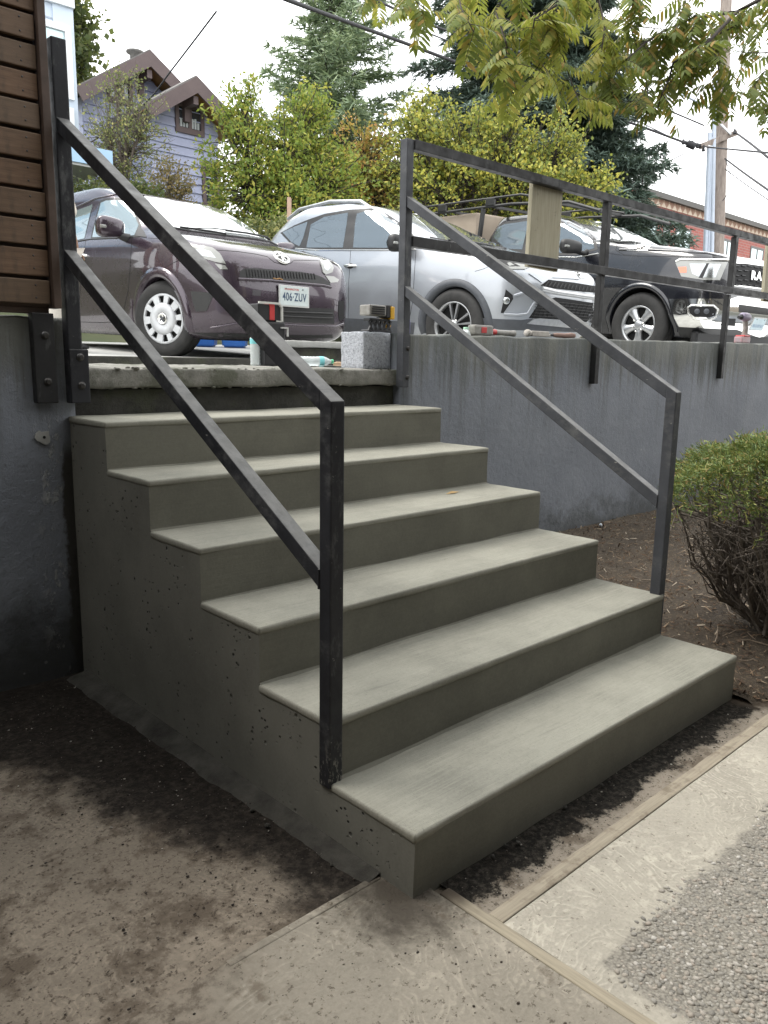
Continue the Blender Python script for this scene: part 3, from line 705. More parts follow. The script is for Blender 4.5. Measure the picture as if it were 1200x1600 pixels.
# ------------------------------------------------------------------ wooden screen on the left wall
M_SLAT = NM('dark_stained_cedar'); _g = M_SLAT.noise(1.0, 7, 0.72, M_SLAT.mapped((5, 40, 60))); _r = M_SLAT.obrand()
_c = M_SLAT.mix(M_SLAT.math('MULTIPLY', _r, 0.6), M_SLAT.ramp(_g, [(0.28, (0.085, 0.045, 0.024)), (0.72, (0.21, 0.125, 0.072))]), (0.115, 0.083, 0.055))
_k = M_SLAT.mr(M_SLAT.voronoi(2.6, M_SLAT.mapped((1.4, 1, 2.6))), 0.10, 0.02)
_c = M_SLAT.mix(_k, _c, (0.03, 0.017, 0.010)); _w = M_SLAT.mr(M_SLAT.noise(3.5, 5, 0.7, M_SLAT.mapped((3, 1, 1))), 0.50, 0.7, 0, 0.55)
M_SLAT.color(M_SLAT.mix(_w, _c, (0.055, 0.042, 0.03))); M_SLAT.rough(0.62); M_SLAT.bump(_g, 0.35, 0.003); M_SLAT = M_SLAT.m
M_TRIM = simple('dark_trim_wood', (0.050, 0.030, 0.020), 0.6, c2=(0.085, 0.055, 0.04), scale=9)
FB = (-1.5, 1.94, 1.46)
F = thing('wooden_screen', FB, 'dark stained horizontal slat screen standing on the left wall', 'fence')
edges = [1.503, 1.605, 1.716, 1.818, 1.920, 2.020, 2.124, 2.225, 2.327, 2.423, 2.519, 2.618, 2.718, 2.818, 2.918, 3.02]
for i in range(len(edges)-1):
    z0, z1 = edges[i]+0.008, edges[i+1]-0.006
    xe = -0.062 + 0.003*math.sin(i*2.7)
    mb = MB(); mb.rbox((-1.5, -0.011, -(z1-z0)/2), (xe+1.5, 0.011, (z1-z0)/2), 0.004, 2)
    o = obj('slat', mb, M_SLAT, F); o.location = (0, 0.004*math.sin(i*1.9), (z0+z1)/2-FB[2]); o.rotation_euler = (0.01*math.sin(i*3.1), 0, 0)
    nails = MB()
    for nx_ in (-0.115, -0.45):
        for dz in (-0.022, 0.024): nails.lathe([(0.0035, 0), (0.0032, 0.0012), (0.0001, 0.0014)], 8, axM((nx_+1.5, -0.0112, dz), (0, -1, 0)))
    if i in (4, 5, 6): pass
    tag(obj('nail_head', nails, M_BOLT, o), kind='stuff')
mb = MB(); mb.rbox((-0.058, 1.908, 1.497), (-0.028, 1.975, 3.05), 0.003, 2); obj('end_trim', mb, M_TRIM, F, FB)
mb = MB(); mb.rbox((-3.0, 1.955, 1.475), (-0.060, 1.985, 1.50), 0.003, 1); obj('bottom_rail', mb, M_TRIM, F, FB)
mb = MB(); mb.box((-3.0, 1.9555, 1.50), (-0.060, 1.972, 3.03)); obj('gap_light_block', mb, M_TRIM, F, FB)  # added dark sheet, keeps bright sky out of the slat gaps
for px_ in (-0.097, -1.5, -2.85):
    mb = MB(); mb.rbox((px_-0.030, 1.973, 1.47), (px_+0.030, 2.01, 3.04), 0.003, 1); obj('post', mb, M_TRIM, F, FB)
    mb = MB(); mb.rbox((px_-0.041, 1.925, 1.138), (px_+0.041, 1.966, 1.478), 0.004, 2); obj('post_bracket', mb, M_GUARD, F, FB)
    for z in (1.22, 1.395): obj('bolt', bolt(MB(), (px_+0.004, 1.925, z), (0, -1, 0), 0.009), M_BOLT, F, FB)

# ------------------------------------------------------------------ unseen building guessed over the viewer: soffit and walls sized to block sky light
M_SOFFIT = simple('dark_shade_soffit', (0.10, 0.095, 0.085), 0.85, c2=(0.13, 0.12, 0.11), scale=3)
M_BLDG = simple('dark_shade_wall', (0.09, 0.088, 0.082), 0.8, c2=(0.12, 0.115, 0.105), scale=2)
BB = (-3.0, -4.0, 0.0)
B = thing('shade_building', BB, 'unseen dark building added behind and above the viewer to block sky light', 'building')
mb = MB(); mb.box((-2.9, -2.75, 2.75), (0.7, -0.95, 2.95)); obj('soffit', mb, M_SOFFIT, B, BB)
mb = MB(); mb.box((-3.2, -3.05, -0.02), (3.2, -2.75, 7.5)).box((3.2, -3.0, -0.02), (14.0, -2.751, 3.4)); obj('shade_back_wall', mb, M_BLDG, B, BB)
mb = MB(); mb.box((-3.2, -2.749, -0.02), (-2.9, 1.96, 4.2)); obj('shade_side_wall', mb, M_BLDG, B, BB)
mb = MB(); mb.box((-2.9, -2.749, 2.953), (0.6, -1.05, 7.4)); obj('shade_upper_block', mb, M_BLDG, B, BB)
# ------------------------------------------------------------------ cars
def paint(name, c, metal=0.35, rough=0.28, coat=1.0, c2=None):
    m = NM(name); c2 = c2 or tuple(x*1.25 for x in c)
    m.color(m.mix(m.mr(m.noise(900, 1), 0.4, 0.65), c, c2))
    m.set(Metallic=metal, Coat_Weight=coat, Coat_Roughness=0.04); m.rough(m.mr(m.noise(3.2, 5, 0.7), 0.35, 0.7, rough, rough+0.10))
    m.bump(m.noise(2.6, 2), 0.02, 0.02)
    return m.m
M_RUBBER = simple('black_tyre_rubber', (0.018, 0.018, 0.018), 0.75, c2=(0.035, 0.034, 0.033), scale=12, bump=0.3, bscale=50)
M_BLACKP = simple('black_trim_plastic', (0.014, 0.014, 0.015), 0.5, c2=(0.022, 0.022, 0.022), scale=20)
M_GREYP = simple('grey_cladding_plastic', (0.085, 0.092, 0.105), 0.6, c2=(0.065, 0.07, 0.08), scale=15)
M_WELL = simple('wheel_well_black', (0.008, 0.008, 0.008), 0.9)
M_CHROME = simple('chrome', (0.78, 0.78, 0.76), 0.08, 1.0)
M_ALLOY = simple('silver_alloy', (0.55, 0.56, 0.57), 0.32, 0.75, c2=(0.42, 0.43, 0.44), scale=14)
M_DARKALLOY = simple('dark_alloy', (0.03, 0.03, 0.032), 0.4, 0.6)
M_COVER = simple('silver_white_wheel_cover', (0.62, 0.64, 0.66), 0.38, 0.15, c2=(0.52, 0.53, 0.55), scale=10)
M_LENS = simple('hazy_lamp_lens', (0.25, 0.255, 0.24), 0.12, 0.1, Coat_Weight=1.0, IOR=1.6)
M_LAMPIN = simple('lamp_reflector', (0.42, 0.44, 0.45), 0.2, 0.9)
M_AMBER = simple('amber_reflector', (0.75, 0.22, 0.12), 0.2, 0.0, Coat_Weight=1.0)
M_SEAM = simple('panel_gap', (0.010, 0.010, 0.011), 0.8)
def m_glass(name, c, metal, rough=0.03):
    m = NM(name); m.color(c); m.set(Metallic=metal, IOR=1.7, Coat_Weight=1.0, Coat_IOR=1.6, Coat_Roughness=0.02); m.rough(rough); return m.m
M_WSHIELD = m_glass('sky_reflecting_windscreen', (0.58, 0.62, 0.63), 0.55, 0.05)  # pale base stands for bright sky reflected in the glass
M_SGLASS = m_glass('sky_reflecting_side_glass', (0.30, 0.37, 0.38), 0.5)  # pale teal base stands for reflected sky and the bright view through
M_TGLASS = m_glass('tinted_side_glass', (0.14, 0.17, 0.19), 0.5)

def pchip(xs, ys, q):
    xs = np.array(xs, float); ys = np.array(ys, float); h = np.diff(xs); d = np.diff(ys)/h
    m = np.zeros(len(xs)); m[0] = d[0]; m[-1] = d[-1]
    for i in range(1, len(xs)-1): m[i] = 0 if d[i-1]*d[i] <= 0 else 2/(1/d[i-1]+1/d[i])
    i = np.clip(np.searchsorted(xs, q)-1, 0, len(h)-1); t = (q-xs[i])/h[i]
    return (2*t**3-3*t**2+1)*ys[i]+(t**3-2*t**2+t)*h[i]*m[i]+(-2*t**3+3*t**2)*ys[i+1]+(t**3-t**2)*h[i]*m[i+1]
class Car:
    def __init__(s, name, label, loc, yaw, pitch, rows, nf=5.0, nr=6.0, ym=1.2, nrow=84, nth=120, cat='car'):
        s.root = thing(name, loc, label, cat, rot=(R(pitch), 0, R(yaw)))
        s.M = Matrix.Translation(loc) @ Euler((R(pitch), 0, R(yaw))).to_matrix().to_4x4(); s.Mi = s.M.inverted()
        s.o = s.Mi @ Vector(CAM); s.rows = rows; s.ym = ym
        rows = np.array(rows, float); p = np.concatenate([[0], np.cumsum(np.hypot(np.diff(rows[:, 0]), np.diff(rows[:, 1])*0.5)+1e-4)])
        q = np.linspace(0, p[-1], nrow); C = [pchip(p, rows[:, k], q) for k in range(rows.shape[1])]
        th = np.linspace(0, 2*math.pi, nth, endpoint=False); V = []
        for i in range(nrow):
            z, yf, yr, w_ = (C[k][i] for k in range(4)); n1 = C[4][i] if len(C) > 4 else nf
            c, sn = np.cos(th), np.sin(th); n = np.where(sn > 0, n1, nr)
            x = w_*np.sign(c)*np.abs(c)**(2/n); a = np.abs(sn)**(2/n)
            yc = max(ym, yf+0.38*(yr-yf)); y = np.where(sn > 0, yc+(yf-yc)*a, yc+(yr-yc)*a)
            V += list(zip(x, y, np.full(nth, z)))
        F = [(i*nth+k, i*nth+(k+1) % nth, (i+1)*nth+(k+1) % nth, (i+1)*nth+k) for i in range(nrow-1) for k in range(nth)]
        s.mb = MB(); s.mb.add(V, F, 0, True)
        nv = len(s.mb.v); s.mb.v += [tuple(np.mean(V[:nth], 0)), tuple(np.mean(V[-nth:], 0))]; t0 = (nrow-1)*nth
        s.mb.f += [(nv, (k+1) % nth, k) for k in range(nth)]+[(nv+1, t0+k, t0+(k+1) % nth) for k in range(nth)]; s.mb.mi += [1]*nth+[0]*nth; s.mb.sm += [False]*nth+[True]*nth
    def finish(s, mats, arches, depth=0.26):
        """cut the wheel wells out of the shell"""
        o = obj('body', s.mb, list(mats)+[M_WELL], s.root); s.body = o
        cut = MB(); 
        for (y, z, r, hw) in arches:
            for sg in (-1, 1):
                cut.lathe([(0.0001, 0), (r, 0), (r, depth+0.2), (0.0001, depth+0.2)], 48, axM((sg*(hw-depth), y, z), (sg, 0, 0)))
        me = bpy.data.meshes.new('cut'); me.from_pydata(cut.v, [], cut.f)
        bm = bmesh.new(); bm.from_mesh(me); bmesh.ops.remove_doubles(bm, verts=bm.verts[:], dist=1e-3); bmesh.ops.recalc_face_normals(bm, faces=bm.faces[:]); bm.to_mesh(me); bm.free()
        for _ in range(len(mats)+1): me.materials.append(M_WELL)
        for p in me.polygons: p.material_index = len(mats)
        co = bpy.data.objects.new('cut', me); COL.objects.link(co)
        md = o.modifiers.new('b', 'BOOLEAN'); md.object = co; md.operation = 'DIFFERENCE'; md.solver = 'EXACT'
        rot = s.root.rotation_euler.copy(); loc = s.root.location.copy()
        o.parent = None
        dg = bpy.context.evaluated_depsgraph_get(); dg.update()
        new = bpy.data.meshes.new_from_object(o.evaluated_get(dg))
        o.modifiers.clear(); bpy.data.objects.remove(co)
        o.data = new; o.parent = s.root
        bm = bmesh.new(); bm.from_mesh(new); s.bvh = BVHTree.FromBMesh(bm); bm.free()
        bmf = bmesh.new(); vs = [bmf.verts.new(v) for v in s.mb.v]
        for f in s.mb.f: 
            try: bmf.faces.new([vs[i] for i in f])
            except ValueError: pass
        bmesh.ops.recalc_face_normals(bmf, faces=bmf.faces[:])
        s.full = BVHTree.FromBMesh(bmf); bmf.free()
        return s
    def hit(s, px, py):
        d = (s.Mi.to_3x3() @ Vector(ray(px, py))).normalized()
        h = s.full.ray_cast(s.o, d)
        if h[0] is not None: s.last = (h[0]-s.o).length; return h[0], h[1]
        p = s.o+d*getattr(s, 'last', 7); q = s.full.find_nearest(p)
        return q[0], q[1]
    def side(s, y, z, sg=-1):
        h = s.full.ray_cast(Vector((sg*3, y, z)), Vector((-sg, 0, 0))); return (h[0], h[1]) if h[0] is not None else (Vector((sg*.8, y, z)), Vector((sg, 0, 0)))
    def patch(s, name, poly, mat, off=0.004, mirror=False, parent=None, px=True, cell=5.0, inner=0.012):
        """raised panel following the body inside a closed outline"""
        bm = bmesh.new(); vs = [bm.verts.new((x, y, 0)) for x, y in poly]
        es = [bm.edges.new((vs[i], vs[(i+1) % len(vs)])) for i in range(len(vs))]
        bmesh.ops.triangle_fill(bm, edges=es, use_beauty=True)
        for it in range(6):
            lg = [e for e in bm.edges if e.calc_length() > cell*1.6]
            if not lg: break
            bmesh.ops.subdivide_edges(bm, edges=lg, cuts=1)
            bmesh.ops.triangulate(bm, faces=[f for f in bm.faces if len(f.verts) > 3])
        bm.verts.index_update()
        top = []; low = []
        cx = sum(x for x, y in poly)/len(poly); cy = sum(y for x, y in poly)/len(poly); R3 = s.Mi.to_3x3()
        for v in bm.verts:
            for k in range(16):           # an outline that overshoots the silhouette is drawn in to it
                if s.full.ray_cast(s.o, (R3 @ Vector(ray(v.co.x, v.co.y))).normalized())[0] is not None: break
                v.co.x += (cx-v.co.x)*0.035; v.co.y += (cy-v.co.y)*0.035
            p, n = s.hit(v.co.x, v.co.y)
            if n.dot(s.o-p) < 0: n = -n
            top.append(p+n*off); low.append(p-n*inner)
        nb = len(top); fs = [[v.index for v in f.verts] for f in bm.faces]
        be = [[v.index for v in e.verts] for e in bm.edges if len(e.link_faces) == 1]; bm.free()
        m = MB(); m.add(top, fs, 0, True); m.add([top[i] for e in be for i in e]+[low[i] for e in be for i in e], [(2*k, 2*k+1, 2*len(be)+2*k+1, 2*len(be)+2*k) for k in range(len(be))], 0)
        o = obj(name, m, mat, parent or s.root)
        if mirror:
            m2 = MB(); m2.v = [(-x, y, z) for x, y, z in m.v]; m2.f = [f[::-1] for f in m.f]; m2.mi = m.mi; m2.sm = m.sm
            obj(name, m2, mat, parent or s.root)
        return o
    def line(s, name, pts, r, mat, off=0.0, mirror=False, n=8, dens=5.0, parent=None, sec=6, flat=False):
        P = []
        for (a, b) in zip(pts[:-1], pts[1:]):
            k = max(1, int(math.dist(a, b)/dens))
            for i in range(k): P.append((a[0]+(b[0]-a[0])*i/k, a[1]+(b[1]-a[1])*i/k))
        P.append(pts[-1]); Q = []
        for p in P:
            h, nn = s.hit(*p); nn = nn if nn.dot(s.o-h) > 0 else -nn
            Q.append(h+nn*off)
        m = MB().tube(Q, r, sec); o = obj(name, m, mat, parent or s.root)
        if mirror: obj(name, MB().tube([(-q.x, q.y, q.z) for q in Q], r, sec), mat, parent or s.root)
        return o
    def arch_lip(s, name, yc, zc, r0, r1, mat, proud=0.012, a0=-0.25, a1=None, n=40):
        a1 = a1 if a1 is not None else math.pi+0.25
        for sg in (-1, 1):
            m = MB(); V = []
            for i in range(n+1):
                t = a0+(a1-a0)*i/n
                for rr, pr in ((r0-0.01, -0.06), (r0, proud), (r0+(r1-r0)*0.5, proud+0.004), (r1, proud*0.6), (r1+0.004, -0.02)):
                    y = yc-rr*math.cos(t); z = zc+rr*math.sin(t); p, nn = s.side(y, max(z, s.rows[0][0]+0.02), sg)
                    V.append((p.x+sg*pr, y, z))
            k = 5; m.add(V, [(i*k+j, i*k+j+1, (i+1)*k+j+1, (i+1)*k+j) for i in range(n) for j in range(k-1)], 0, True)
            obj(name, m, mat, s.root)
    def wheel(s, x, y, z, tr, rr, wd, kind, steer=0.0):
        """thing > wheel > tyre / rim pieces; axis along x, outer face at x"""
        sg = -1 if x < 0 else 1
        wh = MB(); t = []; hw = wd/2
        prof = [(rr*0.98, -hw*0.85), (rr+0.012, -hw*0.95), ((rr+tr)/2, -hw), (tr-0.035, -hw*0.94), (tr-0.012, -hw*0.82), (tr, -hw*0.62),
                (tr, -hw*0.22), (tr-0.007, -hw*0.20), (tr-0.007, -hw*0.12), (tr, -hw*0.10), (tr, hw*0.10), (tr-0.007, hw*0.12), (tr-0.007, hw*0.20), (tr, hw*0.22), (tr, hw*0.62),
                (tr-0.012, hw*0.82), (tr-0.035, hw*0.94), ((rr+tr)/2+0.01, hw*1.0), (rr+0.014, hw*0.95), (rr*0.98, hw*0.82)]
        c = Vector((x-sg*hw, y, z)); d = Vector((sg*math.cos(R(steer)), -abs(math.sin(R(steer)))*np.sign(steer)*1.0, 0))
        M = axM(c, d)
        wo_ = obj('wheel', MB().lathe([(rr*0.985, -hw*0.8), (rr*0.96, 0), (rr*0.985, hw*0.84), (rr*1.02, hw*0.86), (rr*1.02, -hw*0.8), (rr*0.985, -hw*0.8)], 40, M), M_ALLOY if kind != 'cover' else M_DARKALLOY, s.root)
        ty = MB().lathe(prof, 56, M)
        # tread blocks
        for k in range(56):
            a = 2*math.pi*k/56
            for zz in (-hw*0.46, hw*0.46):
                ct = M @ Vector((tr*math.cos(a), tr*math.sin(a), zz)); 
        obj('tyre', ty, M_RUBBER, wo_)
        back = MB().lathe([(rr*0.96, -hw*0.1), (0.0001, -hw*0.1)], 32, M); obj('brake_disc', back, M_DARKALLOY, wo_)
        f = hw*0.80
        def pt(r, a, zz): return M @ Vector((r*math.cos(a), r*math.sin(a), zz))
        def slab(m, poly, z0, z1): return m.prism(poly, z0, z1, M)
        def pol(r, a): return (r*math.cos(a), r*math.sin(a))
        if kind == 'cover':
            m = MB(); N = 10
            m.lathe([(rr*1.01, f-0.006), (rr*1.0, f+0.006), (rr*0.94, f+0.012), (rr*0.905, f+0.010), (rr*0.90, f-0.01)], 60, M)
            m.lathe([(rr*0.63, f-0.01), (rr*0.63, f+0.016), (rr*0.45, f+0.024), (rr*0.26, f+0.022), (rr*0.24, f+0.010)], 60, M)
            for k in range(N):
                a = 2*math.pi*k/N + 0.1; wd_ = 0.205 if k % 2 else 0.15
                q = [pol(rr*0.60, a-wd_*1.05), pol(rr*0.60, a), pol(rr*0.60, a+wd_*1.05), pol(rr*0.92, a+wd_*0.86), pol(rr*0.92, a), pol(rr*0.92, a-wd_*0.86)]
                m.prism(q, f-0.006, f+0.0145, M)
            obj('wheel_cover', m, M_COVER, wo_)
            obj('cover_void', MB().lathe([(rr*0.95, f-0.02), (0.0001, f-0.02)], 40, M), M_WELL, wo_)
            cp = MB().lathe([(rr*0.235, f+0.012), (rr*0.225, f+0.027), (rr*0.19, f+0.030), (rr*0.17, f+0.026), (0.0001, f+0.028)], 32, M); obj('centre_cap', cp, M_CHROME, wo_)
            em = MB(); 
            for a in (0.6, 0.6+math.pi/2): em.prism([(-rr*0.13*math.cos(a)-.006*math.sin(a), -rr*0.13*math.sin(a)+.006*math.cos(a)), (rr*0.13*math.cos(a)-.006*math.sin(a), rr*0.13*math.sin(a)+.006*math.cos(a)), (rr*0.13*math.cos(a)+.006*math.sin(a), rr*0.13*math.sin(a)-.006*math.cos(a)), (-rr*0.13*math.cos(a)+.006*math.sin(a), -rr*0.13*math.sin(a)-.006*math.cos(a))], f+0.026, f+0.031+0.001*a, M)
            obj('cap_emblem', em, M_GREYP, wo_)
        elif kind == 'twin':
            obj('rim_lip', MB().lathe([(rr*1.01, f-0.01), (rr*1.01, f+0.008), (rr*0.95, f+0.006), (rr*0.94, f-0.05)], 54, M), M_ALLOY, wo_)
            for k in range(5):
                a = 2*math.pi*k/5+0.35
                for dsg in (-1, 1):
                    b = a+dsg*0.235; m = MB(); w1, w2 = 0.050, 0.060
                    q = [pol(rr*0.16, a+dsg*0.20-0.16), pol(rr*0.16, a+dsg*0.20+0.16), pol(rr*0.96, b+w2*0.9), pol(rr*0.96, b-w2*0.9)]
                    m.prism(q, f-0.035, f-0.002, M); obj('spoke', m, M_ALLOY, wo_)
            obj('spoke_back', MB().lathe([(rr*0.95, f-0.06), (0.0001, f-0.07)], 40, M), M_WELL, wo_)
            obj('centre_cap', MB().lathe([(rr*0.23, f-0.03), (rr*0.20, f+0.004), (rr*0.12, f+0.010), (0.0001, f+0.008)], 28, M), M_ALLOY, wo_)
            nt_ = MB()
            for k in range(5): a = 2*math.pi*k/5+0.98; nt_.lathe([(0.010, f-0.03), (0.010, f-0.004), (0.0001, f-0.003)], 8, M @ Matrix.Translation((rr*0.235*math.cos(a), rr*0.235*math.sin(a), 0)))
            tag(obj('lug_nut', nt_, M_CHROME, wo_), kind='stuff')
        else:
            obj('rim_lip', MB().lathe([(rr*1.01, f-0.01), (rr*1.01, f+0.010), (rr*0.93, f+0.006), (rr*0.91, f-0.05)], 54, M), M_ALLOY, wo_)
            for k in range(5):
                a = 2*math.pi*k/5-0.32; m = MB(); hwid = 0.30
                V = []; 
                for r_, w_, zz in ((rr*0.22, 0.95, f-0.012), (rr*0.40, 0.48, f-0.004), (rr*0.68, 0.34, f-0.008), (rr*0.95, 0.38, f-0.012)):
                    for u in (-1, -0.55, 0, 0.55, 1): V.append(pt(r_, a+u*w_*0.85, zz-(0.02 if abs(u) == 1 else 0)+(0.004 if u == 0 else 0)))
                m.add(V, [(i*5+j, i*5+j+1, (i+1)*5+j+1, (i+1)*5+j) for i in range(3) for j in range(4)], 0, True)
                V2 = [v-d*0.03 for v in V]; 
                for j in (0, 4): m.add([V[i*5+j] for i in range(4)]+[V2[i*5+j] for i in range(4)], [(i, i+1, 4+i+1, 4+i) for i in range(3)], 0)
                obj('spoke', m, M_ALLOY, wo_)
            obj('spoke_back', MB().lathe([(rr*0.95, f-0.07), (0.0001, f-0.08)], 40, M), M_WELL, wo_)
            obj('centre_cap', MB().lathe([(rr*0.27, f-0.02), (rr*0.24, f+0.004), (rr*0.15, f+0.016), (0.0001, f+0.014)], 28, M), M_ALLOY, wo_)
            nt_ = MB()
            for k in range(6): a = 2*math.pi*k/6+0.3; nt_.lathe([(0.013, f-0.01), (0.012, f+0.020), (0.0001, f+0.022)], 8, M @ Matrix.Translation((rr*0.33*math.cos(a), rr*0.33*math.sin(a), 0)))
            tag(obj('lug_nut', nt_, M_CHROME, wo_), kind='stuff')
        return wo_
    def mirror_unit(s, x, y, z, sx, sy, sz, mat, lens=None, arm=0.12, arm_drop=0.02):
        for sg in (-1, 1):
            bm = bmesh.new(); bmesh.ops.create_uvsphere(bm, u_segments=24, v_segments=16, radius=1)
            for v in bm.verts:
                c = v.co; p = 3.6
                k = (abs(c.x)**p+abs(c.y)**p+abs(c.z)**p)**(-1/p)
                v.co = Vector((sg*x+c.x*k*sx, y+c.y*k*sy*(1-0.15*abs(c.x)), z+c.z*k*sz*(1-0.18*sg*c.x*(-1))))
            hs = obj('door_mirror', MB().bm(bm, 0, True), mat, s.root)
            q, n = s.side(y-0.02, z-sz*0.9-arm_drop, sg)
            m = MB().tube([(q.x-sg*0.04, y-0.03, z-sz*0.75-arm_drop), (q.x+sg*0.05, y-0.03, z-sz*0.8), (sg*(x-sx*0.55), y, z-sz*0.55)], [0.045, 0.032, 0.03], 10); obj('mirror_arm', m, M_BLACKP, hs)
            g = MB().lathe([(min(sx, sz)*0.86, 0), (0.0001, 0.004)], 20, axM((sg*x, y+sy*0.97, z), (0, 1, 0)) @ Matrix.Diagonal((sx/min(sx, sz)*0.95, sz/min(sx, sz)*0.9, 1, 1))); obj('mirror_glass', g, M_SGLASS, hs)
            if lens:
                l_ = MB(); l_.rbox((sg*x+sx*-0.95, y-sy*0.90, z-sz*0.25), (sg*x+sx*0.05, y-sy*0.55, z+sz*0.10), 0.008, 2) if sg < 0 else l_.rbox((sg*x-sx*0.05, y-sy*0.90, z-sz*0.25), (sg*x+sx*0.95, y-sy*0.55, z+sz*0.10), 0.008, 2)
                obj('indicator_lens', l_, M_LENS, hs)
    def underbody(s, y0, y1, hw, z0=0.16, z1=0.5):
        m = MB(); m.rbox((-hw, y0, z0+0.04), (hw, y1, z1), 0.03, 1); m.rbox((-hw*0.45, y0-0.3, z0), (hw*0.45, y1+0.2, z0+0.1), 0.03, 1)  # near-black block added to darken the space under the car
        obj('underbody', m, M_WELL, s.root)
    def handle(s, y, z, mat, ln=0.2, sides=(-1, 1)):
        for sg in sides:
            p, n = s.side(y, z, sg); x = p.x
            m = MB().tube([(x-sg*0.01, y-ln/2, z), (x+sg*0.028, y-ln/2+0.03, z+0.004), (x+sg*0.034, y, z+0.006), (x+sg*0.028, y+ln/2-0.03, z+0.004), (x-sg*0.01, y+ln/2, z)], [0.012, 0.015, 0.016, 0.015, 0.012], 8)
            h = obj('door_handle', m, mat, s.root)
            c = MB(); bm = bmesh.new(); bmesh.ops.create_uvsphere(bm, u_segments=16, v_segments=8, radius=1)
            for v in bm.verts: v.co = Vector((x+sg*0.001+v.co.x*0.004, y+v.co.y*0.055, z+v.co.z*0.034))
            obj('handle_cup', c.bm(bm, 0, True), M_SEAM, h)
def text_mesh(body, size, depth=0.002, bold=0.0, spacing=1.0, xs=1.0):
    """letters as a mesh in the xy plane, centred"""
    cu = bpy.data.curves.new('t', 'FONT'); cu.body = body; cu.size = size; cu.extrude = depth; cu.offset = bold; cu.align_x = 'CENTER'; cu.align_y = 'CENTER'; cu.space_character = spacing
    o = bpy.data.objects.new('t', cu); COL.objects.link(o); dg = bpy.context.evaluated_depsgraph_get(); dg.update()
    me = bpy.data.meshes.new_from_object(o.evaluated_get(dg)); bpy.data.objects.remove(o)
    m = MB(); m.add([(v.co.x*xs, v.co.y, v.co.z) for v in me.vertices], [tuple(p.vertices) for p in me.polygons]); bpy.data.meshes.remove(me); return m
def place(mb, M):
    out = MB(); out.v = [tuple(M @ Vector(v)) for v in mb.v]; out.f = mb.f; out.mi = mb.mi; out.sm = mb.sm; return out
def frontM(p, n, roll=0.0):
    """local x to the viewer's right (car left, +x), y up, z out along n"""
    n = Vector(n).normalized(); x = Vector((1, 0, 0)); x = (x-n*x.dot(n)).normalized(); y = n.cross(x)
    return Matrix(((x.x, y.x, n.x, p[0]), (x.y, y.y, n.y, p[1]), (x.z, y.z, n.z, p[2]), (0, 0, 0, 1)))
def plate(car, px, w_, h_, lines, ink, sub_txt, off=0.014, tint=(0.50, 0.56, 0.56)):
    p, n = car.hit(*px); 
    if n.dot(car.o-p) < 0: n = -n
    n = Vector((n.x*0.3, n.y, n.z*0.5)); M = frontM(p+n.normalized()*off, n)
    fr = obj('licence_plate', place(MB().rbox((-w_/2-.012, -h_/2-.012, -0.006), (w_/2+.012, h_/2+.012, 0.004), 0.004, 2), M), simple('plate_frame', (0.55, 0.56, 0.55), 0.35, 0.4), car.root)
    m = NM('plate_face'); y = m.xyz()
    m.color(m.mix(m.mr(m.noise(18), 0.4, 0.7), tint, tuple(min(1, c*1.12) for c in tint))); m.rough(0.35)
    obj('plate_face', place(MB().rbox((-w_/2, -h_/2, 0.003), (w_/2, h_/2, 0.0062), 0.001, 1), M), m.m, fr)
    ink_m = simple('plate_ink', ink, 0.5)
    if lines: obj('plate_number', place(text_mesh(lines, h_*0.62, 0.0010, 0.0012, 1.12, w_*0.90/(h_*0.62*4.35)), M @ Matrix.Translation((0, -h_*0.06, 0.0070))), ink_m, fr)
    else: obj('plate_band', place(MB().rbox((-w_*0.42, -h_*0.30, 0.0058), (w_*0.42, -h_*0.02, 0.0068), 0.0004, 1), M), simple('faded_plate_blue', (0.22, 0.33, 0.45), 0.5, c2=(0.50, 0.58, 0.62), scale=45), fr)
    if sub_txt: obj('plate_state', place(text_mesh(sub_txt, h_*0.15, 0.0006, 0.0004), M @ Matrix.Translation((-w_*0.10, h_*0.365, 0.0066))), simple('plate_red', (0.45, 0.10, 0.09), 0.5), fr)
    bo = MB()
    for sx in (-1, 1): bo.lathe([(0.006, 0), (0.005, 0.004), (0.0001, 0.005)], 10, M @ Matrix.Translation((sx*w_*0.30, h_*0.40, 0.006)))
    obj('plate_screw', bo, M_BOLT, fr)['kind'] = 'stuff'
    return fr
# ---- small dark plum hatchback (left)
scion_rows = [(0.16, -0.55, 2.95, 0.76), (0.20, -0.70, 3.06, 0.81), (0.27, -0.775, 3.12, 0.84), (0.36, -0.795, 3.13, 0.853), (0.50, -0.80, 3.13, 0.86), (0.62, -0.79, 3.12, 0.866),
    (0.70, -0.775, 3.09, 0.866), (0.78, -0.755, 3.06, 0.86), (0.85, -0.715, 3.04, 0.855), (0.91, -0.62, 3.03, 0.848), (0.96, -0.45, 3.02, 0.838), (1.01, -0.20, 3.01, 0.818), (1.05, 0.06, 3.0, 0.795),
    (1.09, 0.24, 2.98, 0.772), (1.18, 0.43, 2.94, 0.742), (1.28, 0.64, 2.88, 0.712), (1.37, 0.84, 2.80, 0.70), (1.43, 0.99, 2.70, 0.695), (1.485, 1.15, 2.58, 0.68), (1.535, 1.34, 2.4, 0.645), (1.57, 1.56, 2.2, 0.55), (1.584, 1.76, 2.1, 0.33)]
P_SC = paint('dark_plum_paint', (0.042, 0.029, 0.042), 0.5, 0.24)
car = Car('hatchback_car', 'dark plum small hatchback parked nose to the landing, nearest the person', (2.965, 5.25, 1.327), 2.0, 2.0, scion_rows, 6.0, 6.0, 1.3)
car.finish([P_SC, M_BLACKP], [(0.0, 0.315, 0.345, 0.90), (2.46, 0.315, 0.345, 0.90)])
SCION = car
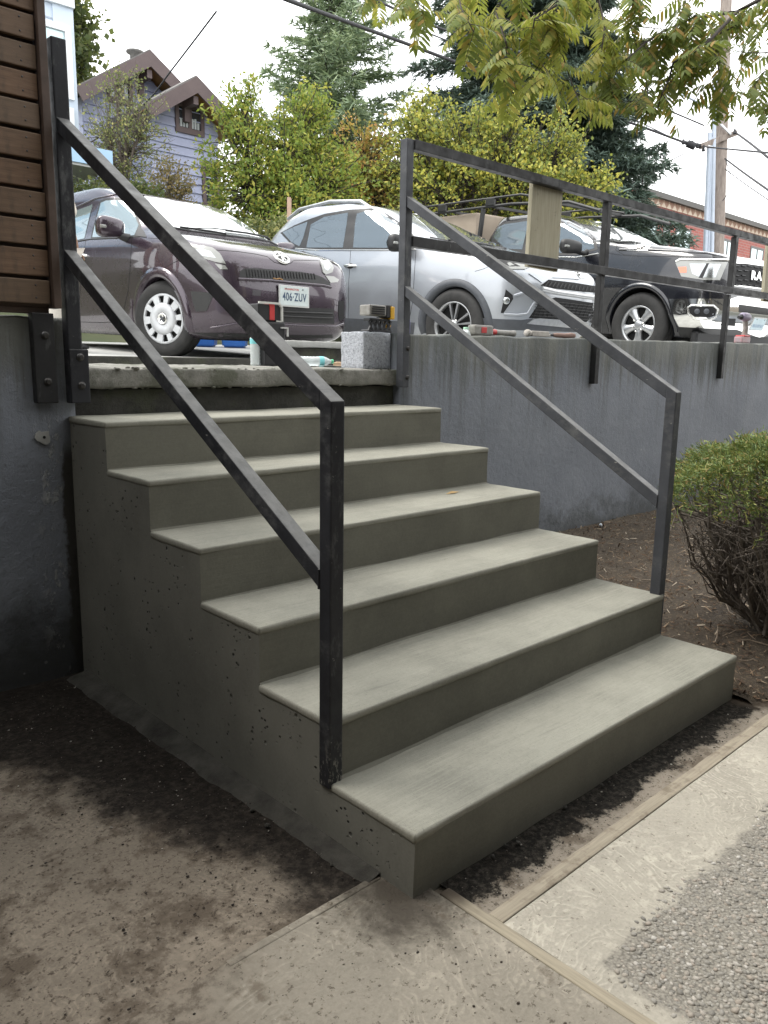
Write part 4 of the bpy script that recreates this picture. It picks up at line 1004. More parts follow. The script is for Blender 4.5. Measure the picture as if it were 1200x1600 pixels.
def scion():
    c = SCION
    for sg in (-1, 1):
        c.wheel(sg*0.845, 0.0, 0.315, 0.318, 0.212, 0.20, 'cover', 22.0 if sg < 0 else -22.0)
        c.wheel(sg*0.845, 2.46, 0.315, 0.318, 0.212, 0.20, 'cover')
    c.arch_lip('wheel_arch', 0.0, 0.315, 0.345, 0.425, P_SC, 0.016)
    c.arch_lip('wheel_arch', 2.46, 0.315, 0.345, 0.425, P_SC, 0.016)
    c.underbody(0.42, 2.05, 0.62, 0.15)
    # glass with black surrounds
    c.patch('windscreen', [(231,312),(283,316),(333,323),(377,343),(412,367),(434,380),(400,372),(340,365),(282,358),(263,352),(243,330)], M_WSHIELD, 0.003)
    sg_ = c.patch('window_surround', [(142,374),(145,358),(157,313),(165,310),(181,309),(194,311),(211,329),(221,352),(216,371)], M_BLACKP, 0.002, True)
    c.patch('front_door_window', [(144.5,371),(148,355),(158,317),(166,313.5),(181,313),(192,315),(208,331),(217,352),(210,368)], M_SGLASS, 0.004, True)
    c.patch('rear_door_window', [(94,381),(94,352),(104,338),(120,329),(145,319.5),(140,340),(132,373),(115,376.5)], M_SGLASS, 0.004, True)
    c.patch('mirror_sail', [(211,369),(219,354),(226,363),(229,371)], M_BLACKP, 0.006, True)
    # panel gaps
    c.line('panel_gap', [(206,371),(205,390),(204,410),(201,450),(190,500)], 0.0035, M_SEAM, -0.001, True)
    c.line('panel_gap', [(190,503),(160,504),(124,503)], 0.004, M_SEAM, -0.001, True)
    c.line('panel_gap', [(134,376),(128,420),(124,470),(123,503)], 0.0035, M_SEAM, -0.001, True)
    c.line('panel_gap', [(258,418),(270,411),(281,406),(300,402)], 0.003, M_SEAM, -0.001, True)
    c.line('window_moulding', [(95,382),(140,374),(207,371)], 0.006, M_BLACKP, 0.002, True)
    c.line('bonnet_gap', [(300,388),(343,391),(372,393),(400,397),(417.5,401),(428,409.5),(441,413.5),(453.5,411.5),(460,406.5),(478,406.5),(497,407),(503,420)], 0.0035, M_SEAM, -0.001)
    c.line('bonnet_gap', [(232,372),(262,374),(290,380),(303,387)], 0.003, M_SEAM, -0.001, True)
    # lamps
    h = c.patch('headlight', [(283,391),(296,385),(318,385),(332,388),(344,397),(353,413),(338,410),(318,404),(296,401)], M_LENS, 0.010)
    c.patch('lamp_core', [(300,392),(316,390),(330,394),(338,404),(320,401),(304,398)], M_LAMPIN, 0.011, parent=h)
    h = c.patch('headlight', [(499,405),(509,406),(517,412),(520.5,419),(518.5,426),(508,429.5),(504,426),(501,414)], M_LENS, 0.010)
    c.patch('lamp_core', [(504,410),(511,412),(515,419),(511,424),(506,421)], M_LAMPIN, 0.011, parent=h)
    c.patch('front_indicator', [(508,431),(521,432),(529,437),(527,441),(516,442)], M_LENS, 0.006)
    c.patch('front_indicator', [(336,412),(352,415),(356,421),(344,421)], M_LENS, 0.006)
    # grilles
    g = c.patch('upper_grille', [(374,434),(375,424),(381,420),(397,419),(440,422.5),(470,425),(492,429),(505,434),(514,441),(517,447),(505,444),(470,441.5),(425,437),(395,435)], M_BLACKP, 0.004)
    for k in range(24):
        x = 384+k*4.6; yt = 420.5+max(0, x-392)*0.062; c.line('grille_rib', [(x, yt+1), (x+2.0, yt+13-0.05*(x-384)*0.5)], 0.004, M_SEAM, 0.006, parent=g)
    c.line('grille_lip', [(372,436),(395,437),(425,438.5),(470,443),(505,446),(517,449)], 0.012, P_SC, 0.004)
    g = c.patch('lower_grille', [(384,477),(430,479.5),(500,481.5),(521,482.5),(522,506),(480,505),(431,503),(386,499)], M_BLACKP, 0.003)
    for y in (487.5, 494.5): c.line('grille_bar', [(386, y-3), (430, y-1), (480, y+1), (518, y+2.5)], 0.009, M_BLACKP, 0.008, parent=g)
    c.line('bumper_crease', [(330,512),(386,503),(431,506.5),(480,509),(524,510),(536,506)], 0.011, P_SC, 0.003)
    c.patch('bumper_skirt', [(300,520),(345,528),(400,527),(470,528),(520,528),(519,523),(470,524),(400,522),(345,520)], M_BLACKP, 0.002)
    c.patch('fog_recess', [(298,455),(310,455.5),(326,457),(333,463),(323,486),(306,487),(301,470)], M_BLACKP, 0.003)
    c.patch('fog_recess', [(529,470),(537,470),(537.5,498),(530,502),(528,488)], M_SEAM, 0.004)
    c.patch('tow_cover', [(394.5,452.5),(407.5,453.5),(407,462.5),(394,461.5)], simple('tow_cover_grey', (0.05, 0.045, 0.052), 0.4), 0.002)
    # round badge: ring with four curved blades
    p, n = c.hit(440, 402.5); n = Vector((0, n.y, n.z)).normalized(); n = n if n.dot(c.o-p) > 0 else -n; M = frontM(p+n*0.004, n)
    bd = obj('badge', MB().lathe([(0.052, 0), (0.056, 0.006), (0.072, 0.008), (0.078, 0.002), (0.078, -0.01)], 40, M), M_CHROME, c.root)
    obj('badge_ground', MB().lathe([(0.056, 0.002), (0.0001, 0.003)], 32, M), M_BLACKP, bd)
    m = MB()
    for sx in (-1, 1):
        m.prism([(sx*0.010, -0.052), (sx*0.020, -0.046), (sx*0.012, 0.0), (sx*0.024, 0.046), (sx*0.014, 0.052), (0.0, 0.012), (0.0, -0.012)], 0.002, 0.008+sx*0.0004, M)
    m.prism([(-0.055, -0.008), (-0.02, 0.004), (0.02, 0.004), (0.055, -0.008), (0.05, 0.012), (0.018, 0.014), (-0.018, 0.014), (-0.05, 0.012)], 0.002, 0.0088, M); obj('badge_blades', m, M_CHROME, bd)
    plate(c, (458, 463.5), 0.305, 0.152, '406·ZUV', (0.03, 0.06, 0.12), 'WASHINGTON')
    # mirrors, handles, wipers
    c.mirror_unit(0.965, 0.60, 1.085, 0.125, 0.075, 0.085, P_SC, True)
    c.handle(1.40, 0.885, M_CHROME, 0.17); c.handle(2.30, 0.91, M_CHROME, 0.17)
    w1 = c.line('wiper', [(281,357.5),(300,360),(330,364),(352,368)], 0.010, M_BLACKP, 0.016); c.line('wiper', [(352,362.5),(385,366.5),(410,371.5),(432,377)], 0.010, M_BLACKP, 0.016)
    c.line('wiper_blade', [(292,360),(330,360),(362,363.5)], 0.006, M_BLACKP, 0.022, parent=w1)
    c.line('cowl_strip', [(268,356),(300,361.5),(345,367),(400,374),(436,380.5)], 0.014, M_BLACKP, 0.0)
    c.line('roof_moulding', [(119,324),(150,310),(182,304),(212,303),(226,306)], 0.009, P_SC, 0.002)
    c.line('bonnet_leaf', [(426,435),(431,436.5),(436,435.5),(441,438)], 0.006, simple('dry_leaf', (0.30, 0.17, 0.07), 0.8), 0.008)
scion()
# ---- silver compact SUV (middle)
suv_rows = [(0.17, -0.48, 3.3, 0.80), (0.24, -0.62, 3.45, 0.86), (0.34, -0.69, 3.55, 0.905), (0.45, -0.74, 3.62, 0.92), (0.56, -0.77, 3.65, 0.925), (0.68, -0.785, 3.65, 0.925), (0.78, -0.785, 3.64, 0.922),
    (0.87, -0.765, 3.62, 0.918), (0.95, -0.71, 3.60, 0.912), (1.02, -0.59, 3.58, 0.902), (1.09, -0.36, 3.57, 0.888), (1.16, -0.06, 3.56, 0.872), (1.22, 0.22, 3.55, 0.852), (1.265, 0.40, 3.53, 0.836), (1.33, 0.58, 3.48, 0.81),
    (1.42, 0.82, 3.40, 0.78), (1.50, 1.04, 3.28, 0.75), (1.585, 1.26, 3.15, 0.725), (1.65, 1.47, 3.0, 0.69), (1.705, 1.74, 2.85, 0.635), (1.742, 2.04, 2.7, 0.53), (1.757, 2.28, 2.6, 0.34)]
P_SU = paint('silver_blue_paint', (0.35, 0.37, 0.40), 0.6, 0.32)
car = Car('compact_suv', 'silver compact SUV parked between the plum hatchback and the dark pickup', (5.851, 4.439, 1.329), 2.0, 2.6, suv_rows, 5.5, 6.0, 1.5)
car.finish([P_SU, M_GREYP], [(0.0, 0.362, 0.385, 0.96), (2.66, 0.362, 0.385, 0.96)])
SUV = car
def suv():
    c = SUV
    for sg in (-1, 1):
        c.wheel(sg*0.915, 0.0, 0.362, 0.362, 0.232, 0.235, 'twin', 4 if sg < 0 else -4); c.wheel(sg*0.915, 2.66, 0.362, 0.362, 0.232, 0.235, 'twin')
    c.underbody(0.45, 2.2, 0.7, 0.17)
    c.arch_lip('arch_cladding', 0.0, 0.362, 0.385, 0.455, M_GREYP, 0.010, -0.2); c.arch_lip('arch_cladding', 2.66, 0.362, 0.385, 0.455, M_GREYP, 0.010, -0.2)
    c.patch('sill_cladding', [(440,496),(540,497),(600,500),(648,504),(646,522),(600,528),(540,528),(440,526)], M_GREYP, 0.006, True)
    c.patch('bumper_cladding', [(753,497),(790,499),(815,500),(829,498),(880,502),(936,507),(936,520),(880,518),(815,516),(780,515),(754,508)], M_GREYP, 0.004)
    c.patch('windscreen', [(644,335),(664,336),(701,346),(747,367),(790,387),(757,385),(712,378),(684,372),(662,350)], M_WSHIELD, 0.003)
    c.patch('window_surround', [(438,364),(460,352),(482,343),(508,334),(546,327.5),(580,325.5),(598,330),(622,346),(646,367),(652,386),(640,391),(600,391),(478,391),(460,387)], M_BLACKP, 0.002, True)
    c.patch('front_door_window', [(552,387),(555,350),(558,334),(573,329.5),(589,331),(607,341),(628,356),(643,371),(644,386),(600,387.5)], M_TGLASS, 0.004, True)
    c.patch('rear_door_window', [(479,387),(486,351),(507,339),(544,332.5),(542,350),(536,387)], M_TGLASS, 0.004, True)
    c.patch('quarter_window', [(442,363),(460,354.5),(481,346.5),(474,372),(468,385),(456,379)], M_TGLASS, 0.004, True)
    c.line('panel_gap', [(548,390),(545,440),(544,497)], 0.0035, M_SEAM, -0.001, True); c.line('panel_gap', [(650,391),(648,420),(645,470),(640,497)], 0.0035, M_SEAM, -0.001, True)
    c.line('panel_gap', [(474,391),(466,430),(460,470),(458,497)], 0.0035, M_SEAM, -0.001, True)
    c.line('window_moulding', [(455,388),(500,391),(600,391),(650,390)], 0.007, M_CHROME, 0.003, True)
    c.line('bonnet_gap', [(660,385),(700,392),(740,400),(765,409)], 0.003, M_SEAM, -0.001, True)
    c.line('bonnet_gap', [(742,424),(756,420),(765,416)], 0.003, M_SEAM, -0.001, True)
    h = c.patch('headlight', [(764,402),(785,403),(803,408),(833,415),(820,421),(800,421),(780,414)], M_LENS, 0.010)
    c.patch('lamp_core', [(775,405),(800,411),(812,417),(795,417)], M_BLACKP, 0.011, parent=h)
    h = c.patch('headlight', [(897,421),(904,421),(913,424),(914,435),(906,436),(901,429)], M_LENS, 0.008)
    c.patch('lamp_core', [(900,423),(905,424),(906,431),(903,431)], M_SEAM, 0.009, parent=h)
    c.patch('bonnet_garnish', [(826,428),(835,417),(860,417),(888,420),(900,432),(905,437),(862,434),(846,442)], P_SU, 0.012)
    g = c.patch('upper_grille', [(844.5,446),(857,437),(896,441.5),(936,448),(938,458),(905,455.5),(859,450)], M_SEAM, 0.003)
    for k in range(15): c.line('grille_rib', [(856+k*5.5, 440+k*0.75), (851+k*5.8, 447+k*0.75)], 0.006, M_BLACKP, 0.006, parent=g)
    c.line('chrome_bar', [(846,451),(868,456),(905,461.5),(940,466)], 0.028, M_ALLOY, 0.002, sec=8)
    g = c.patch('lower_grille', [(843,473),(868,464.5),(905,470),(938,475),(936,505),(880,500),(826,497)], M_SEAM, 0.002)
    for k in range(16):
        x0 = 833+k*7.0; c.line('grille_rib', [(x0, 496), (x0+9, 470+k*0.5)], 0.004, M_BLACKP, 0.004, parent=g)
    for k in range(6):
        c.line('grille_rib', [(831+k*1.5, 493-k*4.5), (880, 496-k*4.6), (936, 501-k*4.4)], 0.004, M_BLACKP, 0.004, parent=g)
    c.patch('skid_plate', [(823,505),(833,498),(843,497),(878,499.5),(931,505),(931,512),(894,512)], M_ALLOY, 0.014)
    f = c.patch('fog_recess', [(790.4,452),(801,461),(802,467),(787,489),(782.5,489)], M_SEAM, 0.003)
    p, n = c.hit(791.5, 470); n = n if n.dot(c.o-p) > 0 else -n
    obj('fog_lamp', MB().lathe([(0.035, 0), (0.036, 0.010), (0.028, 0.016), (0.0001, 0.014)], 20, axM(p+n*0.002, n)), M_LAMPIN, f)
    c.line('bumper_edge', [(803,462),(822,456),(836,470),(824,490),(808,492),(788,491)], 0.014, P_SU, 0.002)
    c.mirror_unit(1.01, 0.72, 1.175, 0.12, 0.075, 0.085, M_BLACKP, True)
    c.handle(1.55, 0.97, M_CHROME, 0.19); c.handle(2.55, 0.99, M_CHROME, 0.19)
    for sg in (-1, 1):
        m = MB().tube([(sg*0.60, 1.55, 1.63), (sg*0.60, 1.75, 1.725), (sg*0.585, 2.3, 1.765), (sg*0.57, 2.9, 1.72), (sg*0.56, 3.15, 1.62)], [0.02, 0.024, 0.024, 0.022, 0.018], 8); obj('roof_rail', m, M_ALLOY, c.root)
    c.line('wiper', [(700,377),(730,379),(770,386)], 0.010, M_BLACKP, 0.014)
    c.line('cowl_strip', [(672,371),(712,379),(757,386.5),(792,388)], 0.012, M_BLACKP, 0.0)
    m = MB(); m.prism([(0, 0), (0.10, 0), (0.16, 0.05), (0.02, 0.045)], -0.015, 0.015, Matrix(((0, 0, 1, 0), (1, 0, 0, 2.55), (0, 1, 0, 1.73), (0, 0, 0, 1)))); obj('roof_fin', m, P_SU, c.root)
suv()
# ---- dark pickup (right)
tr_rows = [(0.28, -0.74, 3.0, 0.86), (0.38, -0.84, 3.0, 0.90), (0.46, -0.93, 3.1, 0.955), (0.54, -0.99, 3.2, 0.985), (0.66, -1.02, 3.22, 1.0), (0.76, -1.02, 3.22, 1.01), (0.88, -1.01, 3.22, 1.018), (1.00, -1.00, 3.22, 1.015),
    (1.08, -0.99, 3.22, 1.007), (1.16, -0.965, 3.22, 0.995), (1.23, -0.92, 3.22, 0.98), (1.28, -0.82, 3.22, 0.965), (1.33, -0.58, 3.21, 0.948), (1.38, -0.26, 3.21, 0.93), (1.43, 0.14, 3.21, 0.912), (1.475, 0.54, 3.20, 0.895), (1.515, 0.84, 3.20, 0.880), (1.58, 1.0, 3.18, 0.865), (1.66, 1.18, 3.15, 0.845), (1.74, 1.37, 3.1, 0.825), (1.82, 1.56, 3.05, 0.80), (1.90, 1.77, 3.0, 0.765), (1.965, 1.98, 2.95, 0.71), (1.995, 2.22, 2.88, 0.57), (2.008, 2.4, 2.8, 0.36), (2.010, 2.5, 2.7, 0.2)]
P_TR = paint('near_black_paint', (0.008, 0.0087, 0.0125), 0.2, 0.2)
car = Car('pickup_truck', 'near black pickup truck with chrome bumper parked furthest right', (9.31, 4.12, 1.416), -7.0, 3.0, tr_rows, 10.0, 12.0, 1.4, cat='pickup')
car.finish([P_TR, M_BLACKP], [(0.0, 0.405, 0.47, 1.05)], 0.32)
TRUCK = car
M_TAN = simple('tan_box_panel', (0.30, 0.245, 0.19), 0.7, c2=(0.36, 0.30, 0.235), scale=3)
def truck():
    c = TRUCK
    for sg in (-1, 1):
        c.wheel(sg*1.0, 0.0, 0.408, 0.412, 0.245, 0.275, 'five', 3 if sg < 0 else -3); c.wheel(sg*1.0, 3.67, 0.408, 0.412, 0.245, 0.275, 'five')
    c.arch_lip('wheel_arch', 0.0, 0.405, 0.47, 0.53, P_TR, 0.014, -0.12)
    c.underbody(0.55, 3.1, 0.85, 0.2); c.underbody(4.2, 4.9, 0.8, 0.25)
    m = MB(); m.rbox((-0.6, -0.75, 0.2), (0.6, 0.6, 0.45), 0.03, 1); obj('front_crossmember', m, M_WELL, c.root)
    m = MB(); m.rbox((-0.86, -0.80, 0.06), (0.86, -0.70, 0.36), 0.02, 1); obj('air_dam', m, M_BLACKP, c.root)
    # load bed
    m = MB(); m.rbox((-1.0, 3.14, 0.56), (1.0, 4.88, 1.40), 0.05, 3); bed = obj('load_bed', m, P_TR, c.root)
    m = MB(); m.rbox((-0.98, 3.16, 1.398), (0.98, 4.86, 1.412), 0.004, 1); obj('bed_cover', m, M_BLACKP, bed)
    m = MB(); m.rbox((-0.80, 3.42, 1.413), (0.80, 4.80, 2.07), 0.03, 2); obj('bed_box', m, M_TAN, bed)
    for sg in (-1, 1): obj('bed_arch', MB().lathe([(0.0001, 0), (0.45, 0), (0.45, 0.012), (0.0001, 0.012)], 40, axM((sg*1.0, 3.67, 0.42), (sg, 0, 0))), M_WELL, bed)
    m = MB(); m.rbox((-0.95, 4.90, 0.50), (0.95, 5.02, 0.72), 0.03, 2); obj('rear_bumper', m, M_CHROME, c.root)
    # ladder rack carrying a beige sheet
    rk = MB()
    for sg in (-1, 1): rk.tube([(sg*0.80, 0.95, 1.90), (sg*0.82, 1.5, 2.06), (sg*0.86, 2.6, 2.12), (sg*0.86, 4.9, 2.12)], 0.022, 8)
    rack = obj('ladder_rack', rk, M_BLACKP, c.root)
    for y in (1.9, 2.95, 3.9, 4.8): obj('rack_crossbar', MB().beam((-0.86, y, 2.10), (0.86, y, 2.10), 0.05, 0.04, r=0.004), M_BLACKP, rack)
    for y in (3.2, 4.75):
        for sg in (-1, 1): obj('rack_leg', MB().beam((sg*0.93, y, 1.41), (sg*0.87, y, 2.10), 0.06, 0.05, up=(0, 1, 0), r=0.004), M_BLACKP, rack)
    for y in (3.05, 4.2):
        for sg in (-1, 1): obj('rack_bracket', MB().rbox((sg*0.87-0.02, y-0.10, 2.13), (sg*0.87+0.02, y+0.10, 2.24), 0.006, 1), M_BLACKP, rack)
    for sg in (-1, 1): obj('rack_rail', MB().tube([(sg*0.86, 1.85, 2.13), (sg*0.87, 2.4, 2.235), (sg*0.87, 5.0, 2.245)], 0.017, 8), M_BLACKP, rack)
    # glass
    c.patch('windscreen', [(913,338),(940,340.5),(966,347),(994,358),(1013,370.5),(1025,380),(1000,381),(965,381),(946,375),(930,357)], M_WSHIELD, 0.003)
    c.patch('window_surround', [(768,372),(776,353),(788,347.5),(824,342),(873,340.5),(890,341),(910,352),(931,374),(934,390),(900,399),(830,399),(768,392)], M_BLACKP, 0.002, True)
    c.patch('front_door_window', [(833,394),(836,346),(873,344),(888,345),(907,355.5),(926,376),(929,388),(900,395.5)], M_TGLASS, 0.004, True)
    c.patch('rear_door_window', [(771,371),(779,355),(789,350.5),(824,345.5),(825,352),(816,390),(790,388.5)], M_TGLASS, 0.004, True)
    c.line('panel_gap', [(829,399),(826,450),(824,500)], 0.004, M_SEAM, -0.001, True); c.line('panel_gap', [(935,392),(937,420),(934,450)], 0.004, M_SEAM, -0.001, True)
    c.line('panel_gap', [(964,383),(962,391),(975,398),(1000,400),(1060,401),(1120,404),(1138,406)], 0.004, M_SEAM, -0.001, True)
    c.line('bonnet_bulge', [(968,390),(1010,390),(1060,392),(1105,396),(1128,401)], 0.022, P_TR, -0.006, True)
    c.patch('bonnet_vent', [(1110,396),(1128,400),(1137,403),(1128,406),(1114,402)], M_BLACKP, 0.006)
    # badge on the bonnet side
    b = c.patch('bonnet_badge', [(980,391.7),(987,384.5),(1017,384.2),(1013,391.7)], M_CHROME, 0.010)
    p, n = c.hit(999, 388); q, _ = c.hit(1005, 388); n = n if n.dot(c.o-p) > 0 else -n
    x = (q-p).normalized(); n = (n-x*n.dot(x)).normalized(); y = n.cross(x)
    M = Matrix(((x.x, y.x, n.x, p.x+n.x*.011), (x.y, y.y, n.y, p.y+n.y*.011), (x.z, y.z, n.z, p.z+n.z*.011), (0, 0, 0, 1)))
    obj('badge_number', place(text_mesh('1500', 0.068, 0.002, 0.003, 1.1, 1.15), M), M_SEAM, b)
    # lamps and grille
    h = c.patch('headlight', [(1056,411),(1059,407.5),(1085,408),(1136,410),(1124,438),(1100,437.5),(1078,434),(1065,432)], M_LENS, 0.010)
    c.patch('lamp_core', [(1078,412),(1126,413),(1117,434),(1096,434),(1082,428)], M_LAMPIN, 0.012, parent=h)
    c.patch('lamp_divider', [(1104,412),(1108,412),(1098,435),(1092,434)], M_BLACKP, 0.0135, parent=h)
    c.patch('side_reflector', [(1060,417.5),(1073,417),(1073.5,426),(1063,426.5)], M_AMBER, 0.012, parent=h)
    c.line('chrome_brow', [(1057,409),(1064,405.5),(1100,406),(1138,407)], 0.016, M_CHROME, 0.008)
    c.patch('grille_surround', [(1138,405),(1164,405),(1196,411),(1216,415),(1214,457),(1189,452),(1143,446.5),(1139,440)], M_CHROME, 0.006)
    g = c.patch('grille', [(1143,412),(1164,412.5),(1195,417),(1214,421),(1212,454),(1188,450),(1145,444)], M_SEAM, 0.010)
    for r_ in range(5):
        for k in range(7):
            x = 1147+k*10+(r_ % 2)*4; y_ = 416+r_*7.2+max(0, x-1164)*0.17
            if r_ == 2 and 1158 < x < 1222: continue
            c.line('grille_bar', [(x, y_), (x+6, y_+0.8)], 0.008, M_DARKALLOY, 0.014, parent=g)
    p, n = c.hit(1182, 432); n = n if n.dot(c.o-p) > 0 else -n; n = Vector((n.x*0.5, n.y, n.z*0.3))
    M = frontM(p+n.normalized()*0.014, n)
    obj('grille_letters', place(text_mesh('RAM', 0.135, 0.006, 0.007, 1.25, 1.25), M @ Matrix.Translation((0.035, 0, 0.004))), M_CHROME, g)
    fr = MB(); fr.beam((-0.17, -0.055, 0.004), (-0.12, -0.055, 0.004), 0.02, 0.016, up=(0, 0, 1)).beam((-0.17, 0.055, 0.004), (-0.12, 0.055, 0.004), 0.02, 0.016).beam((-0.128, -0.06, 0.004), (-0.128, 0.06, 0.004), 0.02, 0.016)
    # chrome bumper with its openings
    b = c.patch('chrome_bumper', [(1047,467),(1095,466.5),(1139,467),(1152,463),(1200,470),(1216,474),(1216,528),(1200,529),(1180,524),(1150,513),(1100,510.5),(1062,509),(1055,496)], M_CHROME, 0.022, cell=4)
    f = c.patch('fog_opening', [(1078,482),(1082,478.5),(1112,479),(1118,483),(1116,492),(1108,495),(1086,494.5),(1079,489)], M_SEAM, 0.024, parent=b)
    c.line('fog_rim', [(1076,480),(1082,476.5),(1114,477),(1120.5,483),(1118,494),(1108,498),(1086,497.5),(1077,491),(1076,480)], 0.009, M_CHROME, 0.024, parent=b)
    for x in (1090, 1104):
        p, n = c.hit(x, 486); n = n if n.dot(c.o-p) > 0 else -n; obj('fog_lamp', MB().lathe([(0.033, 0), (0.03, 0.012), (0.0001, 0.012)], 16, axM(p+n*0.023, n)), M_GREYP, b)
    c.patch('bumper_mesh', [(1152,475.5),(1200,482),(1216,485),(1216,495),(1200,492),(1152,487)], M_BLACKP, 0.025, parent=b)
    c.patch('tow_opening', [(1124,506),(1127,500),(1134,496.5),(1147,497),(1147,507.5)], M_SEAM, 0.024, parent=b)
    c.patch('lower_valance', [(1058,510),(1100,512),(1150,515),(1180,526),(1212,530),(1212,540),(1180,538),(1100,531),(1064,529)], M_BLACKP, 0.008)
    p_ = plate(c, (1181, 505), 0.290, 0.145, None, (0.06, 0.14, 0.30), None, 0.035, (0.55, 0.66, 0.70))
    # mirrors, handles
    c.mirror_unit(1.22, 1.03, 1.40, 0.19, 0.075, 0.088, M_BLACKP, True, arm_drop=-0.03)
    c.handle(1.95, 1.13, M_BLACKP, 0.2); c.handle(2.85, 1.14, M_BLACKP, 0.2)
    c.line('wiper', [(946,376),(965,379.5),(1000,381)], 0.012, M_BLACKP, 0.012)
    c.line('door_moulding', [(770,394),(830,401),(900,402),(936,396)], 0.008, M_CHROME, 0.003, True)
truck()
# ------------------------------------------------------------------ houses and street furniture beyond the lot
M_SIDING = simple('lavender_siding_paint', (0.34, 0.365, 0.50), 0.7, c2=(0.39, 0.415, 0.56), scale=2.5, bump=0.1, bscale=30)
M_BROWNTRIM = simple('brown_trim_paint', (0.105, 0.075, 0.075), 0.6, c2=(0.13, 0.095, 0.092), scale=3)
M_CEDARSOFFIT = simple('cedar_soffit', (0.42, 0.23, 0.09), 0.6, c2=(0.33, 0.17, 0.065), scale=6)
M_SHINGLE = simple('grey_roof_shingles', (0.15, 0.145, 0.14), 0.9, c2=(0.22, 0.21, 0.20), scale=8, bump=0.5, bscale=40)
M_PANE = m_glass('house_window_glass', (0.05, 0.06, 0.07), 0.25, 0.04)
M_PALEPANE = m_glass('pale_window_glass', (0.42, 0.55, 0.57), 0.35, 0.06)
M_WHITE = simple('white_paint', (0.72, 0.74, 0.76), 0.5, c2=(0.66, 0.68, 0.71), scale=3)
M_CURTAIN = simple('white_curtain', (0.45, 0.48, 0.48), 0.8)
def house():
    YB, YW = 18.3, 19.0
    a = on(307, 122, 'y', YB); l = on(226, 166, 'y', YB)
    a2 = on(234, 81, 'y', YB+1.3); l2 = on(118, 139, 'y', YB+1.3)
    HB = (float(a[0]), YW, 3.0)
    t = thing('gabled_house', HB, 'lavender grey house with two brown trimmed gables behind the slender tree', 'house')
    def gable(ap, lf, yb, yw, depth, zb, win):
        hx = ap[0]-lf[0]; hz = ap[2]-lf[2]; ov = 0.45
        wall = MB(); wx = hx-ov; wz = ap[2]-0.22-hz*wx/hx
        q = [(ap[0]-wx, zb), (ap[0]+wx, zb), (ap[0]+wx, wz), (ap[0], ap[2]-0.22), (ap[0]-wx, wz)]
        wall.prism([(x, -z) for x, z in q], 0, depth, Matrix(((1, 0, 0, 0), (0, 0, 1, yw), (0, -1, 0, 0), (0, 0, 0, 1)))); w_ = obj('wall', wall, M_SIDING, t, HB)
        z = zb; e = 0.225
        while z < ap[2]-0.5:
            z1 = min(z+e, ap[2]-0.3); hw0 = wx if z <= wz else max(0.02, wx*(ap[2]-0.22-z)/(ap[2]-0.22-wz)); hw1 = wx if z1 <= wz else max(0.02, wx*(ap[2]-0.22-z1)/(ap[2]-0.22-wz))
            m = MB(); m.add([(ap[0]-hw0, yw-0.05, z), (ap[0]+hw0, yw-0.05, z), (ap[0]+hw1, yw-0.006, z1), (ap[0]-hw1, yw-0.006, z1), (ap[0]-hw0, yw, z), (ap[0]+hw0, yw, z)], [(0, 1, 2, 3), (4, 5, 1, 0)])
            obj('siding_board', m, M_SIDING, w_, HB) if False else obj('siding_board', m, M_SIDING, t, HB); z += e
        for sg in (-1, 1):
            ln = math.hypot(hx, hz); p0 = np.array([ap[0], yb, ap[2]]); p1 = np.array([ap[0]+sg*hx, yb, lf[2]])
            n = np.array([sg*hz/ln, 0, hx/ln])
            def slab(y0, y1, o0, o1):
                V = []
                for y in (y0, y1):
                    for i_, p in enumerate((p0, p1)):
                        for o_ in (o0, o1): V.append((p[0], y, p[2]+o_/n[2]) if i_ == 0 else (p[0]+n[0]*o_, y, p[2]+n[2]*o_))
                return MB().add(V, [(0, 1, 3, 2), (4, 6, 7, 5), (0, 4, 5, 1), (2, 3, 7, 6), (1, 5, 7, 3), (0, 2, 6, 4)])
            r_ = obj('roof', slab(yb+0.003, yb+depth, -0.05, 0.06), M_SHINGLE, t, HB)
            obj('bargeboard', slab(yb-0.05, yb, -0.30, 0.03), M_BROWNTRIM, t, HB)
            obj('soffit', slab(yb+0.004, yb+depth, -0.085, -0.053), M_CEDARSOFFIT, r_, HB)
        m = MB(); m.box((ap[0]-0.07, yb+0.05, ap[2]-0.62), (ap[0]+0.07, yw-0.05, ap[2]-0.42)).box((ap[0]-0.07, yw-0.20, ap[2]-0.95), (ap[0]+0.07, yw-0.055, ap[2]-0.62)); obj('bracket', m, M_BROWNTRIM, t, HB)
        for (x0, z0, x1, z1, cols, cur) in win:
            fw = 0.10; m = MB()
            m.box((x0-fw, yw-0.09, z0-fw*1.4), (x1+fw, yw-0.02, z0)).box((x0-fw, yw-0.09, z1), (x1+fw, yw-0.02, z1+fw*1.3)).box((x0-fw, yw-0.09, z0), (x0, yw-0.02, z1)).box((x1, yw-0.09, z0), (x1+fw, yw-0.02, z1))
            for k in range(1, cols): xx = x0+(x1-x0)*k/cols; m.box((xx-0.05, yw-0.085, z0), (xx+0.05, yw-0.02, z1))
            f = obj('window', m, M_BROWNTRIM, t, HB)
            m = MB(); m.box((x0, yw-0.045, z0), (x1, yw-0.036, z1)); obj('pane', m, M_PANE, f, HB)
            if cur:
                m = MB()
                for i in range(7): m.box((x0+0.04+i*0.085, yw-0.058, z0+0.02), (x0+0.10+i*0.085, yw-0.048, z0+0.12+0.16*random.random())) if x0+0.10+i*0.085 < x1 else None
                tag(obj('items_on_sill', m, M_CURTAIN, f, HB), kind='stuff')
    wl0 = on(277, 166, 'y', YW); wl1 = on(312, 206, 'y', YW)
    d0 = on(319, 262, 'y', YW); d1 = on(338, 318, 'y', YW)
